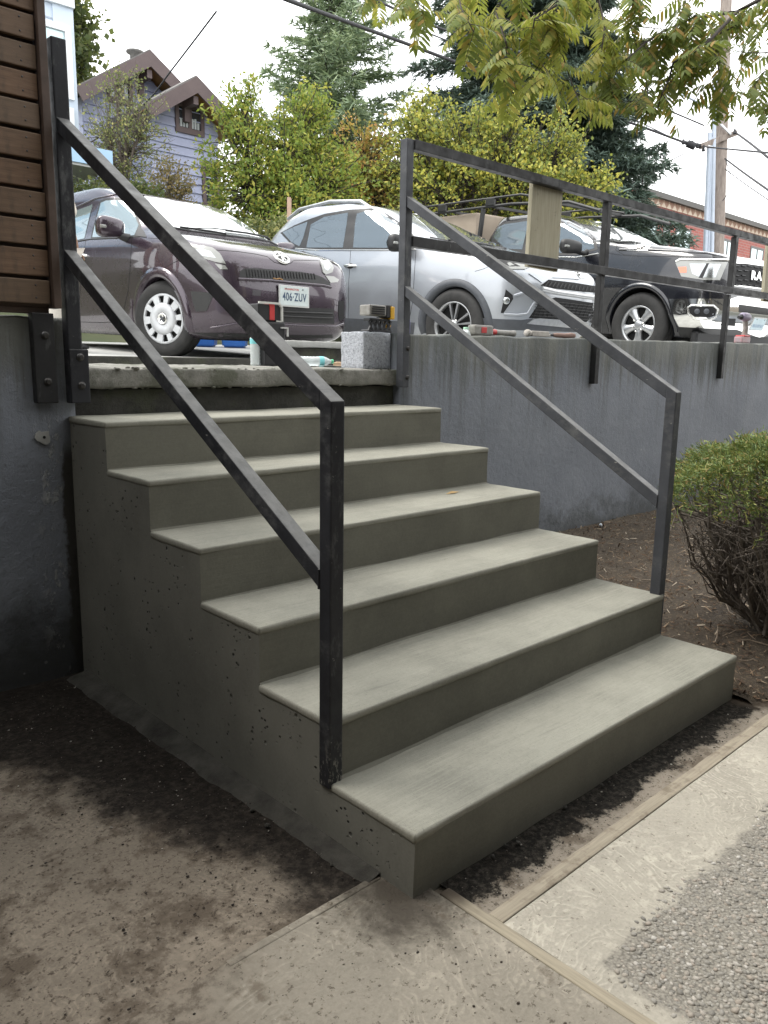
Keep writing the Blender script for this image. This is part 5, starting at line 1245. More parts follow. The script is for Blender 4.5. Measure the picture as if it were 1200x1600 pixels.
    gable(a, l, YB, YW, 9.0, 3.0, [(wl0[0], wl1[2], wl1[0], wl0[2], 2, True), (d0[0], d1[2], d1[0], d0[2], 1, False)])
    w0 = on(171, 126, 'y', YW+1.3); w1 = on(200, 158, 'y', YW+1.3)
    gable(a2, l2, YB+1.3, YW+1.3, 11.0, 3.0, [(w0[0], w1[2], w1[0], w0[2], 2, False)])
    v = on(211, 88, 'y', YB+3); m = MB(); m.lathe([(0.14, -0.6), (0.14, 0.05), (0.24, 0.08), (0.24, 0.13), (0.02, 0.2)], 14, Matrix.Translation(Vector(v))); obj('roof_vent', m, M_SHINGLE, t, HB)
house()
def modern():
    YW = 13.0; r = on(118, 150, 'y', YW); x1 = float(r[0]); x0 = x1-7.0
    HB = (x1-3.5, YW, 3.2)
    M_PB = simple('pale_blue_panel', (0.50, 0.58, 0.68), 0.6, c2=(0.54, 0.62, 0.72), scale=1.5)
    M_SOF = simple('grey_canopy_soffit', (0.42, 0.43, 0.42), 0.7); M_FAS = simple('sky_blue_fascia', (0.33, 0.50, 0.68), 0.5)
    t = thing('modern_building', HB, 'tall pale blue panelled building with white framed windows behind the wooden screen', 'building')
    zt = 11.5; m = MB(); m.box((x0, YW, 3.0), (x1, YW+6.5, zt)); obj('wall', m, M_PB, t, HB)
    zs = [float(on(112, v, 'y', YW)[2]) for v in (300, 238, 188, 80, 38, -40)] 
    for z in zs:
        m = MB(); m.box((x0, YW-0.012, z-0.012), (x1+0.003, YW-0.001, z+0.012)); obj('panel_joint', m, simple('panel_joint_grey', (0.33, 0.38, 0.45), 0.7) if z == zs[0] else bpy.data.materials['panel_joint_grey'], t, HB)
    m = MB(); m.box((x1-0.32, YW-0.03, 3.2), (x1+0.02, YW+0.2, zt)); obj('corner_trim', m, M_PB, t, HB)
    def win(pa, pb, w=None):
        a = on(*pa, 'y', YW); b = on(*pb, 'y', YW); xa, xb, za, zb_ = float(a[0]), float(b[0]), float(b[2]), float(a[2]); fw = 0.10
        m = MB(); m.box((xa-fw, YW-0.08, za-fw), (xb+fw, YW-0.015, za)).box((xa-fw, YW-0.08, zb_), (xb+fw, YW-0.015, zb_+fw)).box((xa-fw, YW-0.08, za), (xa, YW-0.015, zb_)).box((xb, YW-0.08, za), (xb+fw, YW-0.015, zb_))
        f = obj('window', m, M_WHITE, t, HB); m = MB(); m.box((xa, YW-0.04, za), (xb, YW-0.032, zb_)); obj('pane', m, M_PALEPANE, f, HB)
    win((20, 28), (104, 146)); win((20, 160), (105, 196)); win((20, -70), (104, 2)); win((20, 215), (106, 228))
    c0 = on(90, 240, 'y', 11.6); c1 = on(172, 247, 'y', 11.6); zc = float(on(110, 256, 'y', 11.6)[2])
    m = MB(); m.box((x0, 11.6, zc), (float(c1[0]), YW-0.02, zc+0.04)); obj('canopy_soffit', m, M_SOF, t, HB)
    m = MB(); m.box((x0, 11.57, zc+0.04), (float(c1[0])+0.03, 11.63, zc+0.30)); obj('canopy_fascia', m, M_FAS, t, HB)
    m = MB(); m.box((x0, 11.63, zc+0.27), (float(c1[0]), YW-0.02, zc+0.31)); obj('canopy_roof', m, M_WHITE, t, HB)
modern()
def brick():
    Y = 19.0; A = on(968, 283, 'y', Y); Bq = on(1200, 351, 'y', Y); x0 = float(A[0]); x1 = 95.0; zt = float(A[2]); HB = (x0+10, Y, 1.4)
    m = NM('red_brickwork'); br = m.n.new('ShaderNodeTexBrick'); br.inputs['Scale'].default_value = 1.0; br.inputs['Brick Width'].default_value = 0.42; br.inputs['Row Height'].default_value = 0.14; br.inputs['Mortar Size'].default_value = 0.016
    br.inputs['Color1'].default_value = (0.36, 0.11, 0.09, 1); br.inputs['Color2'].default_value = (0.28, 0.085, 0.075, 1); br.inputs['Mortar'].default_value = (0.30, 0.20, 0.18, 1)
    mp = m.mapped((1, 1, 1), 'Object', (R(-90), 0, 0)); m.l.new(mp, br.inputs['Vector']); m.color(br.outputs['Color']); m.rough(0.9); M_BR = m.m
    m = NM('tan_lattice_brickwork'); ck = m.n.new('ShaderNodeTexChecker'); ck.inputs['Scale'].default_value = 2.6; ck.inputs['Color1'].default_value = (0.50, 0.42, 0.34, 1); ck.inputs['Color2'].default_value = (0.22, 0.12, 0.085, 1)
    m.l.new(m.mapped((1, 1, 1), 'Object', (0, R(45), 0)), ck.inputs['Vector']); m.color(m.mix(m.mr(m.noise(6), 0.3, 0.7, 0, 0.4), ck.outputs['Color'], (0.36, 0.27, 0.20))); m.rough(0.9); M_LAT = m.m
    t = thing('brick_building', HB, 'long red brick building with tan patterned parapet behind the utility pole', 'building')
    band0, band1 = zt-0.25, float(on(1000, 314, 'y', Y)[2])
    mb = MB(); mb.box((x0, Y, -1), (x1, Y+14, band1)); obj('wall', mb, M_BR, t, HB)
    mb = MB(); mb.box((x0, Y-0.05, band1), (x1, Y+14, band0)); obj('patterned_parapet', mb, M_LAT, t, HB)
    mb = MB(); mb.box((x0-0.2, Y-0.25, band0), (x1, Y+14, zt)); obj('parapet_cap', mb, simple('dark_parapet_cap', (0.09, 0.085, 0.08), 0.7), t, HB)
    mb = MB(); mb.box((x0-0.06, Y-0.09, -1), (x0+1.1, Y+0.5, band0)); obj('corner_pier', mb, M_BR, t, HB)
    mb = MB(); mb.box((x0+1.4, Y-0.2, -1), (x0+1.75, Y-0.06, band0+0.1)); obj('downpipe', mb, simple('grey_downpipe', (0.12, 0.12, 0.13), 0.6), t, HB)
    M_FR = simple('dark_window_frame', (0.10, 0.10, 0.10), 0.6)
    for (u0, v0, u1, v1, cols) in ((994, 336, 1025, 364, 2), (1036.5, 347, 1044.5, 374, 1), (1055.5, 353, 1078, 381, 2), (1128, 372, 1144, 392, 2), (1173, 384, 1192, 403, 2)):
        a = on(u0, v0, 'y', Y); b = on(u1, v1, 'y', Y); xa, xb = float(a[0]), float(b[0]); zb_ = float(a[2]); za = zb_-2.1 if cols > 1 else zb_-2.3
        f = MB(); e = 0.12; f.box((xa, Y-0.03, za), (xb, Y-0.004, za+e)).box((xa, Y-0.03, zb_-e), (xb, Y-0.004, zb_)).box((xa, Y-0.03, za+e), (xa+e, Y-0.004, zb_-e)).box((xb-e, Y-0.03, za+e), (xb, Y-0.004, zb_-e))
        for k in range(1, cols): xx = xa+(xb-xa)*k/cols; f.box((xx-0.07, Y-0.028, za+e), (xx+0.07, Y-0.004, zb_-e))
        if cols > 1: f.box((xa+e, Y-0.026, (za+zb_)/2-0.05), (xb-e, Y-0.004, (za+zb_)/2+0.05))
        w_ = obj('window', f, M_FR, t, HB); p = MB(); p.box((xa+0.02, Y-0.016, za+0.02), (xb-0.02, Y-0.010, zb_-0.02)); obj('pane', p, M_PALEPANE if cols > 1 else M_PANE, w_, HB)
brick()

# utility pole with its hardware
M_POLE = NM('weathered_pole_wood'); _g = M_POLE.noise(1.0, 6, 0.7, M_POLE.mapped((14, 14, 0.6))); M_POLE.color(M_POLE.ramp(_g, [(0.3, (0.16, 0.13, 0.115)), (0.7, (0.33, 0.285, 0.25))])); M_POLE.rough(0.9); M_POLE.bump(_g, 0.4, 0.02); M_POLE = M_POLE.m
M_GALV = simple('galvanised_conduit', (0.42, 0.47, 0.55), 0.5, 0.2, c2=(0.36, 0.41, 0.48), scale=4)
M_WIRE = simple('black_cable', (0.03, 0.03, 0.035), 0.7)
PB = at(1121, 384, 22); PT = at(1139, -120, 22)
pole = thing('utility_pole', tuple(PB-np.array([0, 0, 2.0])), 'tall weathered wooden utility pole with grey conduits in front of the brick building', 'utility pole'); prl = tuple(PB-np.array([0, 0, 2.0]))
low = PB+(PB-PT)/np.linalg.norm(PB-PT)*3.4
obj('pole_shaft', MB().tube([low, PB, (PB+PT)/2, PT], [0.185, 0.175, 0.16, 0.14], 16), M_POLE, pole, prl)
for (p0, p1, r_) in (((1102, 392), (1109, 208), 0.062), ((1112, 392), (1117, 120), 0.062), ((1107, 392), (1112, 215), 0.04)):
    a = at(*p0, 21.7); b = at(*p1, 21.7); a = a+(a-b)*0.35; obj('conduit', MB().tube([a, b], r_, 10), M_GALV, pole, prl)
a, b = at(1094, 229, 21.6), at(1150, 208, 21.9); obj('crossarm', MB().beam(a, b, 0.12, 0.14), M_POLE, pole, prl)
obj('arm_brace', MB().beam(at(1126, 194, 21.7), at(1142, 210, 21.75), 0.05, 0.05).beam(at(1118, 232, 21.7), at(1101, 226, 21.6), 0.04, 0.04), M_WHITE, pole, prl)
mb = MB()
for u, v in ((1075, 225), (1068, 221), (1082, 223), (1090, 227), (1148, 205), (1099, 232)): mb.tube([at(u, v+4, 21.6), at(u, v-3, 21.6)], [0.05, 0.03], 8)
mb.tube([at(1066, 222, 21.6), at(1100, 229, 21.6)], 0.05, 8); mb.tube([at(1074, 224, 21.6), at(1086, 229, 21.6)], 0.10, 8)
tag(obj('line_hardware', mb, M_WIRE, pole, prl), kind='stuff')
obj('lamp_arm', MB().tube([at(1116, 172, 21.8), at(1090, 160, 21.6), at(1068, 148.5, 21.4), at(1057, 146.5, 21.3), at(1046, 150, 21.2)], 0.03, 8), M_GALV, pole, prl)
lh = MB(); p = Vector(at(1036, 154, 21.1)); q = Vector(at(1048, 149.5, 21.2)); dd = (p-q).normalized()
lh.lathe([(0.03, -0.02), (0.09, 0.02), (0.125, 0.18), (0.12, 0.36), (0.06, 0.48), (0.0001, 0.5)], 14, axM(q, dd) @ Matrix.Diagonal((0.65, 1, 1, 1))); obj('lamp_head', lh, simple('pale_lamp_head', (0.60, 0.61, 0.60), 0.4), pole, prl)
def cable(pts, r, label, name='overhead_wire', grp=None):
    """pts: (u, v, depth); drawn as a smooth sagging curve"""
    P = [at(*p) for p in pts]; Q = []
    for i in range(len(P)-1):
        p0, p1, p2, p3 = P[max(i-1, 0)], P[i], P[i+1], P[min(i+2, len(P)-1)]
        for k in range(10): t = k/10; Q.append(0.5*((2*p1)+(-p0+p2)*t+(2*p0-5*p1+4*p2-p3)*t*t+(-p0+3*p1-3*p2+p3)*t**3))
    Q.append(P[-1]); return tag(obj(name, MB().tube(Q, r, 6), M_WIRE), label, 'wire', grp or 'overhead wires')
cable([(380, -32, 10), (450, 0, 11), (613, 60, 14), (780, 122, 17), (923, 172, 19.5), (1000, 197, 20.6), (1070, 223, 21.6)], 0.030, 'thickest black cable running from the top left down to the crossarm of the pole')
cable([(560, -18, 12), (598, 5, 13), (690, 45, 15), (800, 78, 17), (913, 118, 19), (1010, 158, 20.5), (1100, 196, 21.6)], 0.020, 'thin cable above the thick one, passing behind the hanging leaves')
cable([(640, 40, 14), (740, 80, 16), (847, 123, 18), (960, 172, 20), (1072, 226, 21.6)], 0.013, 'thinnest cable between two heavier cables in front of the dark spruce')
cable([(1148, 206, 21.9), (1175, 226, 19), (1215, 258, 15)], 0.026, 'black cable leaving the crossarm end towards the right edge')
cable([(1098, 229, 21.6), (1150, 234, 19), (1215, 240, 15)], 0.022, 'almost level cable leaving the crossarm to the right')
cable([(1133, 248, 21.8), (1165, 272, 18), (1215, 307, 14)], 0.022, 'black cable sloping down right from below the crossarm')
cable([(1133, 264, 21.8), (1165, 288, 20), (1215, 322, 18)], 0.012, 'faint grey cable sloping down right beneath the black one')
cable([(1134, 250, 21.7), (1141, 275, 21.6), (1139, 298, 21.6), (1129, 314, 21.7)], 0.011, 'slack loop of wire hanging on the right of the pole')
cable([(1000, 271, 24), (1035, 256, 22.8), (1070, 240, 21.7)], 0.012, 'faint wire between the conifer tip and the pole hardware')
cable([(338, 18, 13), (270, 107, 15), (228, 160, 16.5), (170, 205, 17.8), (110, 240, 18.6)], 0.016, 'thin service line crossing the lavender house')
cable([(620, 38, 26), (580, 60, 26.5), (545, 80, 27)], 0.010, 'very faint wire beside the tall cedar')
# ------------------------------------------------------------------ trees
def m_leaf(name, stops, trans=0.42, rough=0.55):
    m = NM(name); c = m.ramp(m.rand(), stops)
    c = m.mix(m.mr(m.noise(0.9, 3), 0.3, 0.7, 0.0, 0.35), c, tuple(x*0.75 for x in stops[0][1]))
    m.color(c); m.rough(rough); m.set(Specular_IOR_Level=0.3)
    tr = m.n.new('ShaderNodeBsdfTranslucent'); m.l.new(m.mix(0.25, c, (0.30, 0.32, 0.05)), tr.inputs['Color'])
    mx_ = m.n.new('ShaderNodeMixShader'); mx_.inputs[0].default_value = trans
    m.l.new(m.b.outputs[0], mx_.inputs[1]); m.l.new(tr.outputs[0], mx_.inputs[2]); m.l.new(mx_.outputs[0], m.out.inputs['Surface']); return m.m
M_BARK = simple('grey_brown_bark', (0.075, 0.06, 0.048), 0.95, c2=(0.13, 0.11, 0.09), scale=14, bump=0.6, bscale=40)
M_DBARK = simple('dark_bark', (0.030, 0.026, 0.022), 0.95, c2=(0.06, 0.05, 0.042), scale=14, bump=0.6, bscale=40)
def leaf_quads(C, size, aspect=0.55, droop=0.0, up=0.3):
    """rhombic leaves at the points C with random headings"""
    n = len(C); d = rng.normal(size=(n, 3)); d[:, 2] -= droop; d /= np.linalg.norm(d, axis=1)[:, None]
    nn = rng.normal(size=(n, 3)); nn[:, 2] += up; s = np.cross(d, nn); s /= np.linalg.norm(s, axis=1)[:, None]+1e-9
    L = size*(0.6+0.8*rng.random(n))[:, None]; W_ = L*aspect*0.5; f = np.cross(d, s)
    V = np.stack([C, C+d*L*0.5+s*W_+f*L*0.06, C+d*L, C+d*L*0.5-s*W_+f*L*0.06], 1).reshape(-1, 3)
    return V, np.arange(4*n).reshape(-1, 4)
def px_lobes(lobes):
    out = []
    for (u, v, d, ru, rv) in lobes: out.append((at(u, v, d), ru*d/FPX, rv*d/FPX))
    return out
def broadleaf(name, label, base, lobes, ncl, nlf, size, clr, mat, bark, aspect=0.55, trunk_r=0.10, shell=0.55, droop=0.3, grp=None, cat='tree', twig=0.008):
    base = np.array(base, float); t = thing(name, tuple(base), label, cat, grp); L = px_lobes(lobes)
    wts = np.array([r1*r1*r2 for _, r1, r2 in L])**0.8; wts /= wts.sum(); tops = []
    P = []; T = []
    cen = sum(c*w_ for (c, _, _), w_ in zip(L, wts)); fork = base+(cen-base)*0.35
    fork[:2] = base[:2]+(cen-base)[:2]*0.2
    mb = MB(); mb.tube([base-np.array([0, 0, 0.3]), base+(fork-base)*0.5+rng.normal(size=3)*0.04, fork], [trunk_r*1.15, trunk_r, trunk_r*0.8], 10)
    limb = []
    for c, r1, r2 in L:
        mid = fork+(c-fork)*0.5+np.array([0, 0, 0.12*np.linalg.norm(c-fork)])
        mb.tube([fork, mid, c], [trunk_r*0.6, trunk_r*0.4, trunk_r*0.18], 7); limb.append([fork, mid, c])
    for k in range(ncl):
        i = rng.choice(len(L), p=wts); c, r1, r2 = L[i]
        u = rng.normal(size=3); u /= np.linalg.norm(u); rad = (shell+(1-shell)*rng.random())**0.6 if rng.random() < 0.72 else rng.random()*0.7
        p = c+u*np.array([r1, r1, r2])*rad*(0.86+0.3*rng.random())
        j = limb[i]; s_ = j[1]+(j[2]-j[1])*rng.random(); m_ = (s_+p)/2+rng.normal(size=3)*0.05*np.linalg.norm(p-s_)
        tip = p+(p-s_)/(np.linalg.norm(p-s_)+1e-6)*clr*0.7
        mb.tube([s_, m_, p, tip], [trunk_r*0.13+twig, twig*1.3, twig, twig*0.4], 4, cap=False)
        n = max(3, int(nlf*(0.5+rng.random())))
        q = np.concatenate([p+(rng.normal(size=(n, 3)))*clr*0.5*np.array([1, 1, 0.8])]); ax = rng.random(n)[:, None]; q = q*0.6+(m_+(tip-m_)*ax+rng.normal(size=(n, 3))*clr*0.22)*0.4
        P.append(q)
    obj('trunk', mb, bark, t, tuple(base))
    V, F = leaf_quads(np.concatenate(P), size, aspect, droop)
    np_obj('crown', V, F, mat, t, tuple(base)); return t
def gz2(x, y): return far_z(x, y)
def base_at(u, d, dz=0.0):
    p = at(u, 400, d); return (p[0], p[1], far_z(p[0], p[1])+dz)
ML_BRIGHT = m_leaf('bright_green_leaves', [(0.0, (0.152, 0.233, 0.050)), (0.5, (0.262, 0.342, 0.068)), (0.85, (0.429, 0.421, 0.086)), (1.0, (0.600, 0.517, 0.113))])
ML_YELLOW = m_leaf('yellowing_leaves', [(0.0, (0.146, 0.197, 0.053)), (0.45, (0.268, 0.315, 0.081)), (0.75, (0.582, 0.512, 0.095)), (1.0, (0.600, 0.600, 0.127))])
ML_ORANGE = m_leaf('orange_tinted_leaves', [(0.0, (0.175, 0.193, 0.053)), (0.5, (0.385, 0.315, 0.088)), (0.8, (0.560, 0.333, 0.105)), (1.0, (0.600, 0.297, 0.122))])
ML_SAGE = m_leaf('sage_green_leaves', [(0.0, (0.139, 0.173, 0.074)), (0.5, (0.220, 0.254, 0.105)), (0.85, (0.347, 0.358, 0.162)), (1.0, (0.600, 0.531, 0.208))])
ML_DEEP = m_leaf('deep_green_leaves', [(0.0, (0.050, 0.076, 0.030)), (0.6, (0.092, 0.126, 0.046)), (1.0, (0.202, 0.210, 0.076))])
ML_NEEDLE = m_leaf('cedar_needles', [(0.0, (0.156, 0.217, 0.142)), (0.6, (0.261, 0.342, 0.205)), (1.0, (0.411, 0.485, 0.280))], 0.15)
ML_SPRUCE = m_leaf('blue_spruce_needles', [(0.0, (0.054, 0.083, 0.066)), (0.6, (0.111, 0.161, 0.134)), (1.0, (0.208, 0.281, 0.239))], 0.12)

broadleaf('slender_tree', 'slender small leaved tree with sparse top in front of the lavender house', base_at(195, 13.5), [(190, 300, 13.5, 75, 60), (200, 235, 13.5, 62, 60), (165, 210, 13.7, 42, 75), (225, 190, 13.3, 38, 62), (205, 140, 13.5, 26, 50), (180, 130, 13.5, 26, 40)], 400, 13, 0.050, 0.19, ML_SAGE, M_BARK, 0.62, 0.05, 0.4, 0.2, twig=0.004)
broadleaf('leafy_tree', 'bushy bright green tree with wispy top between the lavender house and the cedar', base_at(420, 14.0), [(385, 290, 14, 72, 75), (370, 215, 13.8, 60, 62), (375, 160, 13.8, 34, 50), (450, 250, 14.2, 75, 90), (480, 180, 14.3, 48, 62), (460, 320, 14, 90, 60), (520, 290, 14.4, 60, 70)], 520, 34, 0.085, 0.26, ML_BRIGHT, M_DBARK, 0.45, 0.09, 0.5, 0.4, twig=0.006)
broadleaf('orange_leaved_tree', 'small tree with orange tinted leaves behind the roof of the silver SUV', base_at(560, 16.0), [(565, 250, 16, 55, 70), (545, 310, 16, 62, 50), (600, 300, 16, 50, 55)], 260, 30, 0.075, 0.26, ML_ORANGE, M_DBARK, 0.6, 0.07, 0.5, 0.3, twig=0.006)
broadleaf('yellowing_tree', 'broad yellow green autumn tree with upright sprays behind the guard rail', base_at(760, 15.0), [(640, 250, 15.3, 62, 80), (690, 300, 15, 90, 62), (720, 215, 15, 62, 70), (790, 265, 14.8, 85, 90), (800, 195, 14.8, 40, 55), (860, 300, 14.8, 80, 62), (880, 235, 14.6, 36, 62), (930, 300, 14.7, 45, 45), (660, 190, 15.4, 36, 50)], 780, 31, 0.070, 0.25, ML_YELLOW, M_DBARK, 0.72, 0.10, 0.5, 0.25, twig=0.006)
broadleaf('hedge_shrub', 'dense olive green shrub under the blue canopy behind the plum hatchback', base_at(160, 11.5), [(125, 320, 11.5, 45, 40), (170, 325, 11.5, 55, 38), (225, 320, 11.5, 40, 30), (80, 330, 11.5, 45, 45)], 200, 42, 0.055, 0.18, ML_DEEP, M_DBARK, 0.6, 0.05, 0.5, 0.2, cat='shrub', twig=0.004)
broadleaf('golden_shrub', 'small golden brown shrub between the slender tree and the lavender siding', base_at(270, 12.5), [(262, 285, 12.5, 34, 42), (285, 300, 12.6, 24, 30)], 90, 20, 0.05, 0.18, m_leaf('golden_leaves', [(0.0, (0.13, 0.12, 0.045)), (0.6, (0.24, 0.19, 0.08)), (1.0, (0.32, 0.22, 0.10))]), M_BARK, 0.5, 0.03, 0.4, 0.2, cat='shrub', twig=0.003)
broadleaf('ground_shrub', 'low leafy shrub on the bank between the hatchback and the SUV', base_at(430, 11.8, -0.2), [(405, 372, 11.8, 45, 26), (440, 362, 11.9, 36, 22), (475, 372, 12, 30, 22)], 110, 34, 0.06, 0.16, ML_SAGE, M_DBARK, 0.6, 0.03, 0.5, 0.2, cat='shrub', twig=0.003)
broadleaf('maple_tree', 'leafy maple showing beside the edge of the pale blue building', base_at(85, 24), [(112, 20, 24, 50, 34), (112, 82, 24, 40, 26), (95, 130, 24, 50, 40), (70, 50, 24, 80, 90)], 260, 26, 0.17, 0.5, ML_DEEP, M_DBARK, 0.8, 0.16, 0.6, 0.4)

def conifer(name, label, u, vbase, vtop, d, rpx, levels, per, mat, bark, droop, seed, dens, up_tip=0.0, top_w=0.05, nl=0.10, nw=0.012, spray=0.5, gap=0.0, flat=0.35, lean=0.0):
    r_ = np.random.default_rng(seed); b = np.array(base_at(u, d)); top = at(u+lean, vtop, d); H_ = top[2]-b[2]; axis = (top-b)
    t = thing(name, tuple(b), label, 'tree'); mb = MB(); mb.tube([b-np.array([0, 0, .3]), b+axis*0.5, top], [0.02*H_, 0.013*H_, 0.01], 10)
    Rm = rpx*d/FPX; Cs = []; Ds = []
    for i in range(levels):
        f = 1-(i+0.5*r_.random())/levels            # 1 at the bottom .. 0 at the top
        z = 1-f*0.86
        ln0 = Rm*(top_w+(1-top_w)*f**0.85)
        if gap and r_.random() < gap: continue
        for k in range(per):
            az = r_.random()*6.283; ln = ln0*(0.55+0.55*r_.random()); dr = np.array([math.cos(az), math.sin(az), 0])
            p0 = b+axis*z; pts = []; n = max(4, int(ln/0.28)+2)
            for s in range(n+1):
                q = s/n; pts.append(p0+dr*ln*q+np.array([0, 0, ln*(-droop*q+up_tip*q*q)])+r_.normal(size=3)*0.015*ln*q)
            mb.tube(pts, [max(0.006, 0.018*ln*(1-0.9*s/n)) for s in range(n+1)], 5, cap=False)
            sd = np.cross(dr, [0, 0, 1])
            for s in range(1, n+1):
                q = s/n; w_ = spray*(0.35+0.65*math.sin(math.pi*min(1, q*0.85+0.1)))*ln*0.38
                nn = max(2, int(dens*w_))
                for sgn in (-1, 1):
                    tw = sd*sgn*0.8+dr*0.6+np.array([0, 0, -0.25*droop*2]); tw /= np.linalg.norm(tw); e = pts[s]+tw*w_*(0.6+0.5*r_.random())
                    ts = r_.random(nn)[:, None]; c = pts[s]+(e-pts[s])*ts+r_.normal(size=(nn, 3))*w_*0.10*np.array([1, 1, flat])
                    Cs.append(c); Ds.append(np.repeat(tw[None], nn, 0)+r_.normal(size=(nn, 3))*np.array([0.5, 0.5, 0.4]))
    C = np.concatenate(Cs); D = np.concatenate(Ds); D /= np.linalg.norm(D, axis=1)[:, None]
    n = len(C); nn = r_.normal(size=(n, 3))+np.array([0, 0, 1.0]); S = np.cross(D, nn); S /= np.linalg.norm(S, axis=1)[:, None]+1e-9
    L = nl*(0.6+0.8*r_.random(n))[:, None]; W_ = nw*(0.7+0.6*r_.random(n))[:, None]
    V = np.stack([C-S*W_, C+S*W_, C+D*L+S*W_*0.4, C+D*L-S*W_*0.4], 1).reshape(-1, 3)
    obj('trunk', mb, bark, t, tuple(b)); np_obj('crown', V, np.arange(4*n).reshape(-1, 4), mat, t, tuple(b)); return t
conifer('cedar_tree', 'tall airy cedar with spreading upturned branches, left of centre against the sky', 520, 380, -80, 27, 205, 31, 6, ML_NEEDLE, M_DBARK, 0.02, 8, 62, 0.17, 0.26, 0.22, 0.024, 0.50, 0.06, 0.22, -4)
conifer('spruce_tree', 'big dark blue green spruce behind the yellowing tree', 825, 400, -330, 20, 262, 48, 10, ML_SPRUCE, M_DBARK, 0.42, 9, 120, 0.18, 0.05, 0.16, 0.020, 0.75, 0.0, 1.0)
conifer('spruce_tree', 'young conifer tip showing in front of the brick building', 985, 400, 272, 19, 42, 11, 5, ML_SPRUCE, M_DBARK, 0.1, 12, 70, 0.2, 0.08, 0.16, 0.018, 0.6, 0.0, 0.6, 20)
# ------------------------------------------------------------------ overhanging tree with feathery leaves (trunk outside the picture, right of the mulch bed)
ML_FROND = m_leaf('feathery_leaflets', [(0.0, (0.086, 0.122, 0.027)), (0.6, (0.137, 0.179, 0.037)), (0.93, (0.230, 0.245, 0.056)), (1.0, (0.374, 0.216, 0.062))], 0.42)
ML_FROND2 = m_leaf('backlit_yellow_leaflets', [(0.0, (0.163, 0.195, 0.035)), (0.6, (0.244, 0.266, 0.048)), (1.0, (0.374, 0.329, 0.075))], 0.5)  # brighter copy for left fronds, light through leaves put into the colour
M_TWIG = simple('dark_twig', (0.028, 0.022, 0.018), 0.9, c2=(0.06, 0.048, 0.04), scale=30)
def frond_mesh(seed, mat):
    """one feathered leaf: a stalk with pairs of finger like leaflets"""
    r_ = np.random.default_rng(seed); n = 8; mb = MB(); L = 0.19; pts = []
    for i in range(n+1): q = i/n; pts.append((0.018*math.sin(q*2+seed), L*q*(1-0.10*q), -0.045*q*q))
    mb.tube(pts, [0.0019*(1-0.6*i/n) for i in range(n+1)], 4, 1, cap=False)
    for i in range(1, n+1):
        p = np.array(pts[i]); q = i/n; ll = 0.064*(0.55+0.75*math.sin(math.pi*min(1, 0.22+0.70*q)))*(0.85+0.3*r_.random())
        for sg in ((-1, 1, 0) if i == n else (-1, 1)):
            if r_.random() < 0.06: continue
            d = np.array([sg*0.86, 0.40 if sg else 1.0, -0.30-0.35*r_.random()]); d /= np.linalg.norm(d); s = np.cross(d, [0.1*sg+0.02, 0.2, 1]); s /= np.linalg.norm(s); w_ = 0.0082*(0.8+0.4*r_.random()); m_ = np.array([0, 0, -0.010])
            a = p; b_ = p+d*ll*0.30; c = p+d*ll*0.72+m_*0.6; e = p+d*ll+m_*1.6
            mb.add([a, b_+s*w_, b_-s*w_, c+s*w_*0.9, c-s*w_*0.9, e], [(0, 1, 2), (1, 3, 4, 2), (3, 5, 4)], 0)
    return mb
